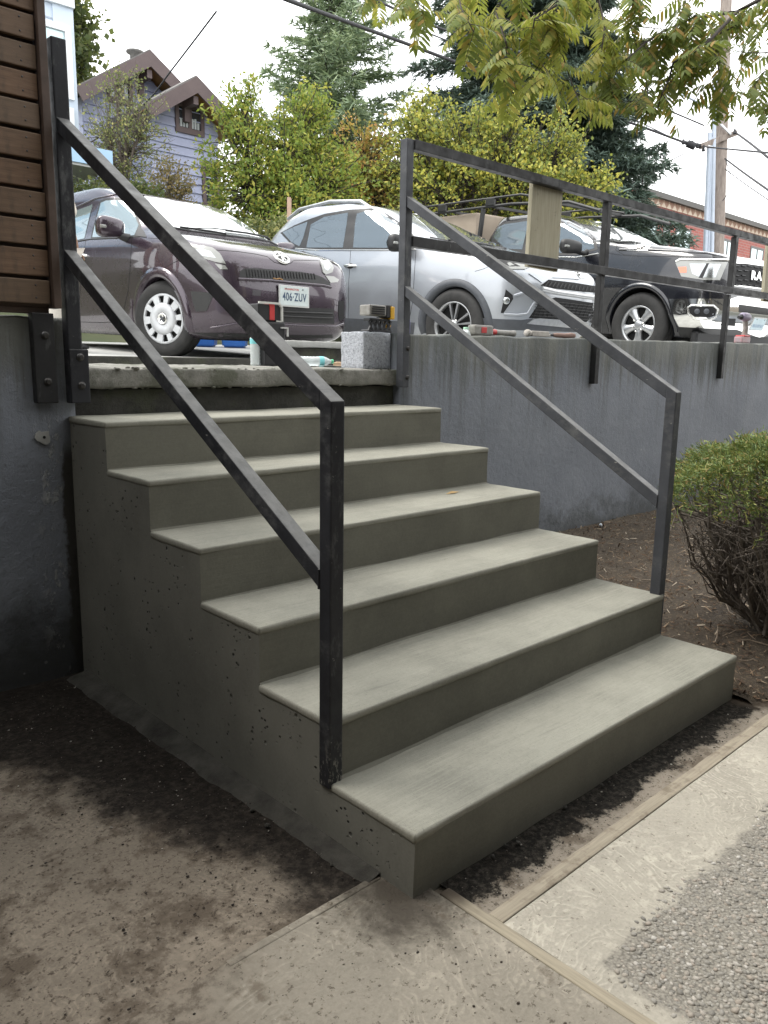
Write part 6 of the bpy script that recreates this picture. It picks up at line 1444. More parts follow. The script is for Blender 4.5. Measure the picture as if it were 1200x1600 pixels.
def overhang_tree():
    base = np.array([6.6, 1.15, 0.09]); t = thing('overhanging_tree', tuple(base), 'feathery leaved tree reaching in from the right over the railing', 'tree')
    mb = MB(); crown = np.array([6.2, 1.5, 3.9])
    mb.tube([base-np.array([0, 0, .2]), base+np.array([0.03, 0.05, 1.2]), base+np.array([-0.1, 0.2, 2.6]), crown], [0.13, 0.11, 0.095, 0.08], 12)
    obj('trunk', mb, M_BARK, t, tuple(base))
    D0 = 5.0
    tw = [  # twigs traced as (u, v) with their own distances
        ([(1290, -60), (1215, -15), (1186, 0), (1152, 18), (1110, 25), (1085, 27), (1060, 38), (1030, 52), (1000, 70)], 5.2, 0.016),
        ([(1152, 18), (1110, 62), (1085, 80), (1052, 98), (1045, 125), (1035, 145), (1028, 168)], 5.1, 0.012),
        ([(1290, -20), (1225, 10), (1172, 28), (1130, 50), (1105, 62), (1080, 70)], 5.5, 0.010),
        ([(1040, 46), (1010, 66), (980, 92), (955, 112), (938, 140)], 5.0, 0.007),
        ([(1290, 60), (1215, 82), (1170, 83), (1150, 80)], 5.6, 0.007), ([(1290, 90), (1215, 100), (1190, 115), (1178, 138)], 5.4, 0.007), ([(1290, 130), (1220, 140), (1200, 165)], 5.5, 0.006),
        ([(1060, -70), (960, -50), (900, -25), (870, 8), (868, 45), (878, 82), (890, 120), (905, 160)], 4.7, 0.010),
        ([(960, -50), (850, -40), (790, -15), (775, 20), (790, 65), (800, 100), (806, 135)], 4.6, 0.009),
        ([(850, -40), (760, -45), (715, -20), (720, 12), (735, 40), (748, 68)], 4.7, 0.008),
        ([(760, -45), (680, -40), (640, -22), (650, 2), (668, 18)], 4.9, 0.007), ([(680, -40), (610, -35), (580, -18), (590, 0)], 5.0, 0.006),
        ([(900, -25), (935, 0), (945, 40), (940, 80), (955, 115), (962, 150)], 4.9, 0.008), ([(870, 8), (835, 30), (830, 65), (845, 95), (858, 120)], 4.6, 0.007),
        ([(1000, -40), (990, -5), (985, 40), (1000, 90), (1010, 130), (1015, 165)], 5.2, 0.008), ([(1085, -50), (1075, -10), (1060, 38)], 5.2, 0.008),
        ([(1110, 62), (1120, 95), (1128, 130), (1120, 155)], 5.2, 0.006), ([(985, 40), (1040, 46)], 5.1, 0.006)]
    br = MB(); anch = []
    for pts, d, r_ in tw:
        P = [at(u, v, d+0.25*math.sin(i*1.7+d*9)) for i, (u, v) in enumerate(pts)]
        br.tube(P, [r_*(1-0.75*i/(len(P)-1)) for i in range(len(P))], 6)
        for i in range(len(P)-1):
            for k in range(7):
                s = (k+0.5)/7; p = P[i]+(P[i+1]-P[i])*s; uu = pts[i][0]+(pts[i+1][0]-pts[i][0])*s; vv = pts[i][1]+(pts[i+1][1]-pts[i][1])*s
                if uu > 1222 or vv < -32: continue
                anch.append((p, uu, vv, P[i+1]-P[i]))
    for q in (1290, -60, 5.2), (1290, -20, 5.5), (1290, 60, 5.6), (1290, 90, 5.4), (1290, 130, 5.5), (1060, -70, 4.7):
        e = at(*q); br.tube([crown, (crown+e)/2+np.array([0, 0, 0.25]), e], [0.05, 0.03, 0.012], 7)
    obj('branch', br, M_TWIG, t, tuple(base))
    protos = {}
    r_ = np.random.default_rng(21); cnt = 0
    order = list(range(len(anch))); r_.shuffle(order)
    for i in order:
        p, u, v, dv = anch[i]
        for rep in range(1):
            if cnt >= 296: return
            left = u < 945
            key = (int(r_.integers(3)), 1 if (left and r_.random() < 0.7) else 0)
            if key not in protos:
                o = obj('leaf_frond', frond_mesh(key[0]+1, None), [ML_FROND2 if key[1] else ML_FROND, M_TWIG], t); protos[key] = o
            else: o = protos[key].copy(); COL.objects.link(o); o.parent = t
            az = r_.random()*6.283; pitch = 0.25-1.25*r_.random()
            dirv = Vector((math.cos(az)*math.cos(pitch), math.sin(az)*math.cos(pitch), math.sin(pitch)))
            z = Vector((0, 0, 1)); x = dirv.cross(z).normalized(); zz = x.cross(dirv); s = 0.85+0.5*r_.random()
            M = Matrix(((x.x, dirv.x, zz.x, p[0]-base[0]), (x.y, dirv.y, zz.y, p[1]-base[1]), (x.z, dirv.z, zz.z, p[2]-base[2]), (0, 0, 0, 1)))
            o.matrix_local = M @ Matrix.Scale(s, 4); o.name = 'leaf_frond'; cnt += 1
overhang_tree()

# ------------------------------------------------------------------ clipped juniper beside the wall
def juniper():
    c = at(1255, 800, 3.75); base = np.array([c[0], c[1], 0.09]); t = thing('juniper_bush', tuple(base), 'flat topped juniper with bare twisted stems under green tips, right of the stairs', 'bush')
    r_ = np.random.default_rng(5)
    ML_J = m_leaf('juniper_tips', [(0.0, (0.100, 0.154, 0.054)), (0.35, (0.154, 0.227, 0.085)), (0.62, (0.252, 0.315, 0.091)), (0.85, (0.378, 0.379, 0.114)), (1.0, (0.432, 0.272, 0.131))], 0.2)
    M_STEM = simple('grey_juniper_stem', (0.085, 0.068, 0.055), 0.9, c2=(0.22, 0.19, 0.16), scale=25, bump=0.5, bscale=80)
    RX, ZT = 0.66, 0.86
    def dome(a, q): rr = RX*(0.90+0.14*math.sin(3*a+1)+0.08*math.sin(5*a)); return np.array([math.cos(a)*rr*q, math.sin(a)*rr*q, 0.60+(ZT-0.60)*max(0, 1-q**3.0)**0.6+0.035*math.sin(7*a+9*q)+0.02*math.sin(13*a-5*q)])
    st = MB(); ends = []; fine = MB()
    for k in range(70):
        a = r_.random()*6.283; q = math.sqrt(r_.random())*0.97; e = dome(a, q)-np.array([0, 0, 0.08]); s = np.array([math.cos(a)*0.22*r_.random(), math.sin(a)*0.22*r_.random(), -0.02])
        m1 = s*0.6+e*0.4+np.array([0, 0, -0.14])+r_.normal(size=3)*0.03; m2 = s*0.28+e*0.72+np.array([0, 0, -0.07])+r_.normal(size=3)*0.035
        P = [s, (s+m1)/2+r_.normal(size=3)*0.015, m1, (m1+m2)/2+r_.normal(size=3)*0.02, m2, e]
        if k < 48: o = obj('stem', MB().tube([p for p in P], [0.012, 0.010, 0.009, 0.007, 0.006, 0.003], 6), M_STEM, t)
        else: st.tube(P, [0.009, 0.008, 0.007, 0.006, 0.005, 0.003], 5)
        for j in range(15):
            f = 0.25+0.75*r_.random(); i = min(4, int(f*5)); p = P[i]+(P[i+1]-P[i])*(f*5-i); aa = a+r_.normal()*0.9; q2 = min(1.0, q+r_.normal()*0.25); e2 = dome(aa, abs(q2))-np.array([0, 0, 0.05+0.22*r_.random()])
            e2 = p+(e2-p)*(0.3+0.5*r_.random()); mm = (p+e2)/2+r_.normal(size=3)*0.03
            fine.tube([p, mm, e2, e2+r_.normal(size=3)*0.03], [0.004, 0.003, 0.0022, 0.001], 4, cap=False)
    tag(obj('twig', fine, M_STEM, t), kind='stuff'); tag(obj('inner_stem', st, M_STEM, t), kind='stuff')
    C = []; Dd = []
    for k in range(3000):
        a = r_.random()*6.283; q = r_.random()**0.5; p = dome(a, q)
        if k > 2750: p = p*np.array([1, 1, 1])+np.array([0, 0, -0.06-0.12*r_.random()])   # stray tips lower down
        n = np.array([math.cos(a)*q*0.9, math.sin(a)*q*0.9, 0.75-0.2*q]); n /= np.linalg.norm(n); n = n+r_.normal(size=3)*0.35; n /= np.linalg.norm(n)
        for j in range(15):
            f = r_.random(); C.append(p+n*(f-0.7)*0.075+r_.normal(size=3)*0.010); d = n*0.9+r_.normal(size=3)*0.55; Dd.append(d/np.linalg.norm(d))
    C = np.array(C); Dd = np.array(Dd); S_ = np.cross(Dd, r_.normal(size=C.shape)); S_ /= np.linalg.norm(S_, axis=1)[:, None]; L = 0.022*(0.6+0.8*r_.random(len(C)))[:, None]; W_ = 0.0026
    V = np.stack([C-S_*W_, C+S_*W_, C+Dd*L+S_*W_*0.5, C+Dd*L-S_*W_*0.5], 1).reshape(-1, 3)
    np_obj('green_tips', V, np.arange(4*len(C)).reshape(-1, 4), ML_J, t)
juniper()

# ------------------------------------------------------------------ litter on the mulch bed
def litter():
    r_ = np.random.default_rng(3); V = []; F = []; n = 5200
    X = 1.86+r_.random(n)**1.3*4.2; Y = -0.15+r_.random(n)*2.1; A = r_.random(n)*6.283; L = 0.008+0.045*r_.random(n)**2.2; W_ = 0.0012+0.0045*r_.random(n)**2
    Z = np.array([mulch_z(x, y) for x, y in zip(X, Y)])+0.002+0.012*r_.random(n)
    dx, dy = np.cos(A)*L/2, np.sin(A)*L/2; sx, sy = -np.sin(A)*W_, np.cos(A)*W_; tl = r_.normal(size=n)*0.006; up = 0.002+W_*0.5
    P = [(X-dx-sx, Y-dy-sy, Z-tl), (X-dx+sx, Y-dy+sy, Z-tl), (X+dx+sx*.6, Y+dy+sy*.6, Z+tl), (X+dx-sx*.6, Y+dy-sy*.6, Z+tl), (X-dx, Y-dy, Z-tl+up), (X+dx, Y+dy, Z+tl+up)]
    V = np.stack([np.stack(p, 1) for p in P], 1).reshape(-1, 3); q = np.array([[0, 1, 4], [2, 3, 5], [1, 2, 5], [1, 5, 4], [3, 0, 4], [3, 4, 5]])
    F = (q[None]+np.arange(n)[:, None, None]*6).reshape(-1, 3)
    m = NM('bark_litter'); m.color(m.ramp(m.rand(), [(0.0, (0.035, 0.022, 0.014)), (0.4, (0.09, 0.055, 0.033)), (0.7, (0.15, 0.095, 0.055)), (0.9, (0.25, 0.19, 0.13)), (1.0, (0.42, 0.36, 0.28))])); m.rough(0.9)
    tag(np_obj('bark_litter', V, F, m.m, kind='stuff'), 'brown needles and bark chips covering the bed right of the stairs')
    M_ST = simple('bare_stick', (0.16, 0.12, 0.085), 0.9, c2=(0.27, 0.22, 0.17), scale=30)
    stk = MB()
    for k in range(46):
        x = 1.95+r_.random()*1.7; y = -0.1+r_.random()*1.1; a = r_.random()*6.283; l = 0.06+0.22*r_.random()**1.5; z = mulch_z(x, y)+0.012
        p = np.array([x, y, z]); d = np.array([math.cos(a), math.sin(a), 0.1*r_.normal()]); b = np.array([-d[1], d[0], 0])*r_.normal()*0.15*l
        stk.tube([p, p+d*l*0.35+b, p+d*l*0.7+b*0.6+np.array([0, 0, 0.01]), p+d*l], [0.0035, 0.003, 0.0025, 0.0012], 5)
    tag(obj('dry_sticks', stk, M_ST), 'dry pale sticks scattered on the mulch around the juniper', kind='stuff')
    for (u, v), pts in (((1115, 985), [(0, 0, 0), (0.02, 0.01, 0.10), (0.03, 0.0, 0.16)]), ((1150, 880), [(0, 0, 0), (0.02, 0.02, 0.06), (0.06, 0.03, 0.12)]), ((1090, 900), [(0, 0, 0), (0.03, 0.0, 0.07), (0.05, 0.03, 0.10)])): pass
    p = on(938, 829, 'z', 0.10); mb = MB(); mb.ball((p[0], p[1], mulch_z(p[0], p[1])+0.02), 0.017, 0, 1, (1, 0.8, 1.1), 0.5); tag(obj('paper_scrap', mb, simple('white_scrap', (0.6, 0.66, 0.70), 0.5)), 'small white scrap lying on the mulch below the wall', 'litter')
litter()
# ------------------------------------------------------------------ tools and things left on the landing and on the wall
M_CLEAR = NM('clear_bottle_plastic'); M_CLEAR.set(Transmission_Weight=0.5, IOR=1.2); M_CLEAR.color((0.88, 0.93, 0.93)); M_CLEAR.rough(0.15); M_CLEAR = M_CLEAR.m
M_LABEL = simple('aqua_bottle_label', (0.20, 0.58, 0.60), 0.5); M_CAPW = simple('white_bottle_cap', (0.75, 0.77, 0.76), 0.4); M_CAPG = simple('green_bottle_cap', (0.10, 0.48, 0.25), 0.4)
M_YEL = simple('tool_yellow', (0.72, 0.40, 0.03), 0.45); M_TBLK = simple('tool_black', (0.018, 0.018, 0.02), 0.5); M_TRED = simple('tool_red', (0.55, 0.05, 0.05), 0.4); M_TGREY = simple('tool_grey', (0.20, 0.19, 0.17), 0.5, c2=(0.30, 0.29, 0.27), scale=40)
ZL = 1.276
def bottle_parts(t, M, cap, rel, ribs=True, fill=True):
    pr = [(0.0001, 0.004), (0.024, 0.0), (0.031, 0.006)]
    z = 0.012
    for k in range(5): pr += [(0.0315, z), (0.029, z+0.010), (0.0315, z+0.020)]; z += 0.021
    pr += [(0.0315, 0.125), (0.0315, 0.165), (0.026, 0.185), (0.015, 0.205), (0.0125, 0.212), (0.0125, 0.222)]
    obj('shell', MB().lathe(pr, 20, M), M_CLEAR, t, rel)
    obj('label', MB().lathe([(0.0322, 0.132), (0.0324, 0.134), (0.0324, 0.162), (0.0322, 0.164)], 20, M), M_LABEL, t, rel)
    obj('cap', MB().lathe([(0.0135, 0.216), (0.0148, 0.218), (0.0148, 0.232), (0.0001, 0.234)], 16, M), cap, t, rel)
p = on(399, 560, 'y', 2.95); p = (float(p[0]), float(p[1]), ZL)
t = thing('water_bottle', p, 'clear ribbed plastic bottle with aqua label standing on the landing', 'bottle'); bottle_parts(t, Matrix.Translation(p), M_CAPW, p)
q = on(500, 560, 'y', 3.0); q = (float(q[0]), float(q[1]), ZL+0.033); d = Vector((0.92, -0.38, 0.0)).normalized()
t = thing('water_bottle', q, 'clear plastic bottle with green cap lying on its side on the landing', 'bottle'); bottle_parts(t, axM(Vector(q)-d*0.14, d), M_CAPG, q)
# rough concrete block with the cordless tool standing upside down on it
M_BLOCK = NM('speckled_concrete_block'); _v = M_BLOCK.noise(75, 5, 0.75); M_BLOCK.color(M_BLOCK.ramp(_v, [(0.30, (0.16, 0.17, 0.19)), (0.45, (0.40, 0.42, 0.46)), (0.7, (0.60, 0.62, 0.66))])); M_BLOCK.rough(0.95); M_BLOCK.bump(_v, 1.0, 0.012); M_BLOCK = M_BLOCK.m
mb = rough_box((1.648, 2.05, ZL-0.002), (1.852, 2.24, 1.474), 0.022, 0.0045, 30, 2, 0.008)
tag(obj('concrete_block', mb, M_BLOCK), 'speckled grey concrete block standing on the landing beside the right post', 'block')
bx = on(572, 513, 'y', 2.10); B0 = (1.76, 2.10, 1.474)
t = thing('cordless_tool', B0, 'yellow and black cordless tool upside down on the concrete block, battery upwards', 'power tool')
m = MB(); m.rbox((1.690, 2.05, 1.560), (1.815, 2.135, 1.618), 0.008, 2); bt = obj('battery', m, M_TGREY, t, B0)
m = MB(); m.rbox((1.815, 2.05, 1.553), (1.858, 2.135, 1.622), 0.006, 2); obj('battery_foot', m, M_TBLK, t, B0)
m = MB(); m.rbox((1.845, 2.045, 1.545), (1.875, 2.14, 1.615), 0.006, 2); obj('yellow_collar', m, M_YEL, t, B0)
for k in range(4): m = MB(); m.rbox((1.700+k*0.003, 2.046, 1.568+k*0.012), (1.800, 2.0505, 1.574+k*0.012), 0.001, 1); obj('battery_rib', m, M_TBLK, bt, B0)
m = MB()
for k in range(5):
    x0 = 1.700+k*0.034; m.beam((x0, 2.07, 1.478), (x0+0.030, 2.07, 1.535), 0.012, 0.010); m.beam((x0+0.030, 2.07, 1.478), (x0, 2.07, 1.535), 0.010, 0.009)
m.rbox((1.705, 2.065, 1.532), (1.86, 2.12, 1.548), 0.005, 2); m.rbox((1.695, 2.06, 1.474), (1.87, 2.13, 1.486), 0.004, 1); obj('tool_frame', m, M_TBLK, t, B0)
m = MB(); m.tube([(1.85, 2.09, 1.55), (1.87, 2.10, 1.515), (1.85, 2.10, 1.485)], [0.02, 0.022, 0.018], 10); obj('grip', m, M_YEL, t, B0)
# purple bottle and yellow rag behind the post, standing on the wall end
p = on(633, 517, 'y', 2.06); z0 = 1.468; P0 = (float(p[0]), 2.06, z0)
t = thing('purple_bottle', P0, 'blue violet squeeze bottle standing on the wall end behind the right post', 'bottle')
m = MB(); m.rbox((P0[0]-0.022, 2.045, z0), (P0[0]+0.028, 2.085, z0+0.088), 0.008, 2); obj('container', m, simple('violet_plastic', (0.10, 0.085, 0.42), 0.35, c2=(0.13, 0.11, 0.50), scale=9), t, P0)
m = MB().lathe([(0.010, 0), (0.010, 0.018), (0.006, 0.030), (0.0001, 0.031)], 12, Matrix.Translation((P0[0], 2.065, z0+0.086))); obj('cap', m, simple('lilac_cap', (0.35, 0.22, 0.50), 0.4), t, P0)
m = MB().ball((P0[0]+0.035, 2.11, z0+0.022), 0.030, 0, 2, (1.2, 0.8, 0.75), 0.35); tag(obj('yellow_rag', m, simple('ochre_cloth', (0.45, 0.26, 0.06), 0.9)), 'crumpled ochre rag beside the violet bottle on the wall end', 'rag')
p = on(630, 492, 'y', 2.13); m = MB(); P1 = (float(p[0]), 2.13, 1.47); m.tube([(P1[0]-0.005, 2.13, 1.468), (P1[0]-0.002, 2.13, 1.53), (P1[0]+0.012, 2.13, 1.562), (P1[0]+0.004, 2.13, 1.585)], [0.020, 0.021, 0.017, 0.010], 10); tag(obj('spray_nozzle', m, M_YEL), 'yellow plastic nozzle standing behind the violet bottle', 'nozzle')
# black case with red band and clear lid, standing on a second black box
X0 = on(416, 503, 'y', 2.950); CB = (float(X0[0]), 2.950, ZL)
t = thing('tool_case', CB, 'black tool case with red band and clear rim on a black box', 'tool case')
a = on(397, 471, 'y', 2.950); b = on(433, 503, 'y', 2.950); x0, x1, z1, z0 = float(a[0]), float(b[0]), float(a[2]), float(b[2])
m = MB(); m.rbox((x0, 2.910, z0), (x1, 3.010, z1-0.012), 0.008, 2); obj('case_body', m, M_TBLK, t, CB)
m = MB(); m.rbox((x1-0.085, 2.905, z0+0.006), (x1-0.048, 3.015, z1-0.008), 0.003, 1); obj('red_band', m, M_TRED, t, CB)
m = MB(); m.beam((x0, 2.902, z1-0.006), (x1-0.012, 2.902, z1-0.006), 0.012, 0.012).beam((x1-0.014, 2.902, z1-0.010), (x1+0.002, 2.902, z1-0.030), 0.012, 0.012).beam((x1+0.002, 2.902, z1-0.030), (x1+0.002, 2.902, z0), 0.012, 0.012).beam((x1+0.002, 2.902, z0), (x1-0.04, 2.902, z0+0.002), 0.008, 0.008); obj('clear_rim', m, simple('clear_lid_rim', (0.60, 0.60, 0.56), 0.25), t, CB)
m = MB(); m.rbox((x0+0.03, 2.890, ZL), (x1+0.02, 3.000, z0-0.004), 0.01, 2)
tb = obj('black_crate', m, M_TBLK); tag(tb, 'black box under the red banded tool case on the landing', 'crate')
m = MB(); m.rbox((x0+0.022, 2.875, ZL+0.085), (x1+0.028, 2.890, ZL+0.105), 0.004, 1); obj('crate_lip', m, M_TGREY, tb)
m = MB(); zc = float(on(437, 515, 'y', 2.870)[2]); m.beam((x1+0.028, 2.880, zc-0.04), (x1+0.028, 2.880, zc+0.012), 0.012, 0.008).beam((x1-0.02, 2.880, zc+0.012), (x1+0.032, 2.880, zc+0.012), 0.012, 0.008); obj('crate_handle', m, simple('light_handle', (0.5, 0.5, 0.48), 0.4), tb)
# trowel handle and gloves on the landing near the block
p = on(538, 560, 'y', 2.95); m = MB(); q = Vector((float(p[0]), float(p[1]), ZL+0.016)); m.tube([q+Vector((-0.075, 0.02, 0)), q+Vector((-0.05, 0.016, 0.002)), q+Vector((0.0, 0.0, 0.001)), q+Vector((0.06, -0.02, 0))], [0.011, 0.015, 0.014, 0.010], 10)
tr_ = obj('trowel', m, simple('wooden_handle', (0.42, 0.28, 0.17), 0.6)); tag(tr_, 'trowel with wooden handle lying between the fallen bottle and the block', 'trowel')
m = MB(); m.prism([(-0.10, -0.03), (0.0, -0.045), (0.0, 0.045), (-0.10, 0.03)], 0, 0.003, Matrix.Translation(q+Vector((-0.09, 0.03, -0.012)))); obj('blade', m, simple('dull_steel', (0.35, 0.34, 0.32), 0.4, 0.8), tr_)
p = on(549, 560, 'y', 2.72); m = MB()
for dx, dy, r_ in ((0, 0, 0.020), (0.03, 0.01, 0.017), (-0.028, 0.004, 0.014), (0.05, 0.05, 0.020), (0.02, 0.045, 0.016)): m.ball((p[0]+dx, p[1]+dy, ZL+r_*0.7), r_, 0, 2, (1.6, 1, 0.75), 0.3)
tag(obj('mortar_lump', m, simple('pale_mortar_lump', (0.38, 0.37, 0.34), 0.95, c2=(0.28, 0.27, 0.25), scale=40, bump=0.5)), 'pale mortar lumps lying at the foot of the concrete block', kind='stuff')
# hammers, cup and pebble on the right wall
def wtop(x): return 1.466+0.0145*(x-1.9)
def hammer(u0, u1, y, label, big):
    a = on(u0, 522, 'y', y); b = on(u1, 522, 'y', y); x0, x1 = float(a[0]), float(b[0]); z = wtop((x0+x1)/2)+0.006; L0 = (x0, y, z)
    t = thing('hammer', L0, label, 'hammer'); ln = x1-x0
    if big:
        m = MB(); m.rbox((x0, y-0.032, z), (x0+ln*0.42, y+0.032, z+0.062), 0.012, 2); h = obj('head', m, M_TGREY, t, L0)
        m = MB(); m.rbox((x0+ln*0.14, y-0.0345, z+0.014), (x0+ln*0.26, y-0.030, z+0.050), 0.002, 1); obj('red_sticker', m, M_TRED, h, L0)
        m = MB(); m.tube([(x0+ln*0.42, y, z+0.026), (x0+ln*0.56, y, z+0.024)], [0.018, 0.017], 10); obj('red_collar', m, M_TRED, t, L0)
        m = MB(); m.tube([(x0+ln*0.55, y, z+0.024), (x0+ln*0.75, y, z+0.021), (x0+ln*0.9, y, z+0.022), (x1, y, z+0.022)], [0.018, 0.019, 0.017, 0.021], 10); obj('handle', m, M_TGREY, t, L0)
    else:
        ms = simple('mortar_caked_steel', (0.50, 0.47, 0.43), 0.8, c2=(0.36, 0.33, 0.30), scale=30, bump=0.4)
        m = MB(); m.lathe([(0.0001, 0), (0.022, 0.002), (0.024, 0.012), (0.022, 0.03), (0.016, 0.036), (0.016, 0.05)], 14, axM((x0, y, z+0.022), (1, 0, 0))); m.rbox((x0+0.045, y-0.020, z+0.003), (x0+ln*0.42, y+0.020, z+0.038), 0.006, 2); m.rbox((x0+ln*0.40, y-0.012, z+0.004), (x0+ln*0.47, y+0.012, z+0.024), 0.004, 1); obj('head', m, ms, t, L0)
        m = MB(); m.tube([(x0+ln*0.44, y, z+0.018), (x0+ln*0.56, y, z+0.018)], 0.009, 8); obj('neck', m, M_TBLK, t, L0)
        m = MB(); m.tube([(x0+ln*0.54, y, z+0.019), (x0+ln*0.62, y, z+0.019), (x0+ln*0.8, y, z+0.018), (x0+ln*0.92, y, z+0.022), (x1, y, z+0.022)], [0.010, 0.016, 0.017, 0.020, 0.016], 10); obj('handle', m, simple('worn_brown_handle', (0.24, 0.15, 0.12), 0.7), t, L0)
hammer(736, 803, 2.055, 'grey club hammer with red sticker lying on the wall below the SUV wheel', True)
hammer(822, 897, 2.055, 'mortar caked hammer with brown handle lying on the wall below the SUV bumper', False)
p = on(728, 521, 'y', 2.06); x = float(p[0]); z = wtop(x)+0.004; C0 = (x, 2.06, z)
t = thing('plastic_cup', C0, 'small clear plastic cone with green top on the wall left of the club hammer', 'cup')
obj('cone', MB().lathe([(0.030, 0), (0.031, 0.004), (0.018, 0.036), (0.016, 0.038)], 18, Matrix.Translation(C0)), M_CLEAR, t, C0); obj('top', MB().lathe([(0.017, 0.036), (0.018, 0.038), (0.016, 0.050), (0.0001, 0.051)], 16, Matrix.Translation(C0)), simple('pale_green_cap', (0.35, 0.58, 0.42), 0.4), t, C0)
p = on(911, 526, 'y', 2.06); tag(obj('mortar_pebble', MB().ball((p[0], 2.06, wtop(p[0])+0.014), 0.022, 0, 2, (1.2, 1, 0.7), 0.4), M_OLD), 'rounded lump of mortar on the wall right of the brown handled hammer', 'lump')
# cordless drill standing on the wall in front of the pickup's plate
p = on(1160, 533, 'y', 2.06); x = float(p[0]); z = wtop(x)+0.006; D0 = (x, 2.06, z)
t = thing('cordless_drill', D0, 'grey and violet cordless drill with pink battery standing on the wall near the pickup plate', 'power tool')
mp_ = simple('violet_grey_plastic', (0.22, 0.18, 0.27), 0.45, c2=(0.30, 0.27, 0.34), scale=10)
m = MB(); m.tube([(x-0.085, 2.06, z+0.235), (x-0.05, 2.06, z+0.24), (x+0.04, 2.06, z+0.24), (x+0.075, 2.06, z+0.238)], [0.030, 0.040, 0.041, 0.034], 14); obj('motor_housing', m, mp_, t, D0)
m = MB(); m.tube([(x-0.085, 2.06, z+0.235), (x-0.135, 2.06, z+0.232)], [0.026, 0.014], 12); obj('chuck', m, M_TBLK, t, D0)
m = MB(); m.tube([(x+0.02, 2.06, z+0.21), (x+0.045, 2.06, z+0.14), (x+0.03, 2.06, z+0.055)], [0.026, 0.024, 0.030], 12); obj('grip', m, M_TGREY, t, D0)
m = MB(); m.rbox((x-0.10, 2.02, z), (x+0.085, 2.10, z+0.058), 0.010, 2); obj('battery', m, simple('pink_grey_battery', (0.45, 0.24, 0.24), 0.5, c2=(0.35, 0.30, 0.33), scale=25), t, D0)
m = MB(); m.rbox((x-0.06, 2.015, z+0.058), (x+0.06, 2.105, z+0.072), 0.004, 1); obj('battery_shoe', m, M_TRED, t, D0)
# blue bins beyond the hatchback
M_BIN = simple('blue_bin_plastic', (0.035, 0.16, 0.55), 0.45, c2=(0.045, 0.19, 0.62), scale=6)
for (u, wd, lab) in ((367, 0.33, 'blue plastic bin on the ground, the right one of two seen beneath the hatchback'), (321, 0.30, 'blue plastic bin on the ground, the left one of two seen beneath the hatchback')):
    p = at(u, 542, 10.2); p = (float(p[0]), float(p[1]), lot_z(p[0], p[1])); t = thing('blue_bin', p, lab, 'bin', 'blue bins under the parked cars', (0, 0, R(-43)))
    bm = bmesh.new(); bmesh.ops.create_cube(bm, size=1)
    for v in bm.verts: k = 1.0 if v.co.z > 0 else 0.86; v.co = Vector((v.co.x*wd*k, v.co.y*0.26*k, (v.co.z+0.5)*0.30))
    bmesh.ops.bevel(bm, geom=bm.edges[:], offset=0.02, segments=2, affect='EDGES'); obj('tub', MB().bm(bm), M_BIN, t)
    m = MB(); m.rbox((-wd*0.53, -0.15, 0.285), (wd*0.53, 0.15, 0.315), 0.008, 1); obj('rim', m, M_BIN, t)
# wooden stake on the bank
p = at(450, 360, 11.2); q = at(452, 309, 11.2); b = np.array(p); b[2] = far_z(b[0], b[1])-0.05
m = MB(); m.beam(b, q, 0.085, 0.05, up=(0.7, -0.7, 0)); tag(obj('wooden_stake', m, simple('raw_stake_wood', (0.40, 0.27, 0.20), 0.8, c2=(0.48, 0.34, 0.25), scale=9)), 'pinkish brown wooden stake standing among the shrubs behind the SUV', 'stake')
# curled leaf on the third tread
p = on(708, 769, 'z', 0.72+0.006); m = MB(); m.add([(p[0]-0.05, p[1], 0.722), (p[0], p[1]+0.012, 0.730), (p[0]+0.05, p[1]+0.004, 0.7225), (p[0], p[1]-0.010, 0.724)], [(0, 1, 3), (1, 2, 3)], 0); tag(obj('dry_leaf', m, simple('tan_leaf', (0.36, 0.24, 0.10), 0.8)), 'single dry tan leaf lying on the fourth tread', 'leaf')
p = on(470, 1468, 'z', 0.006)
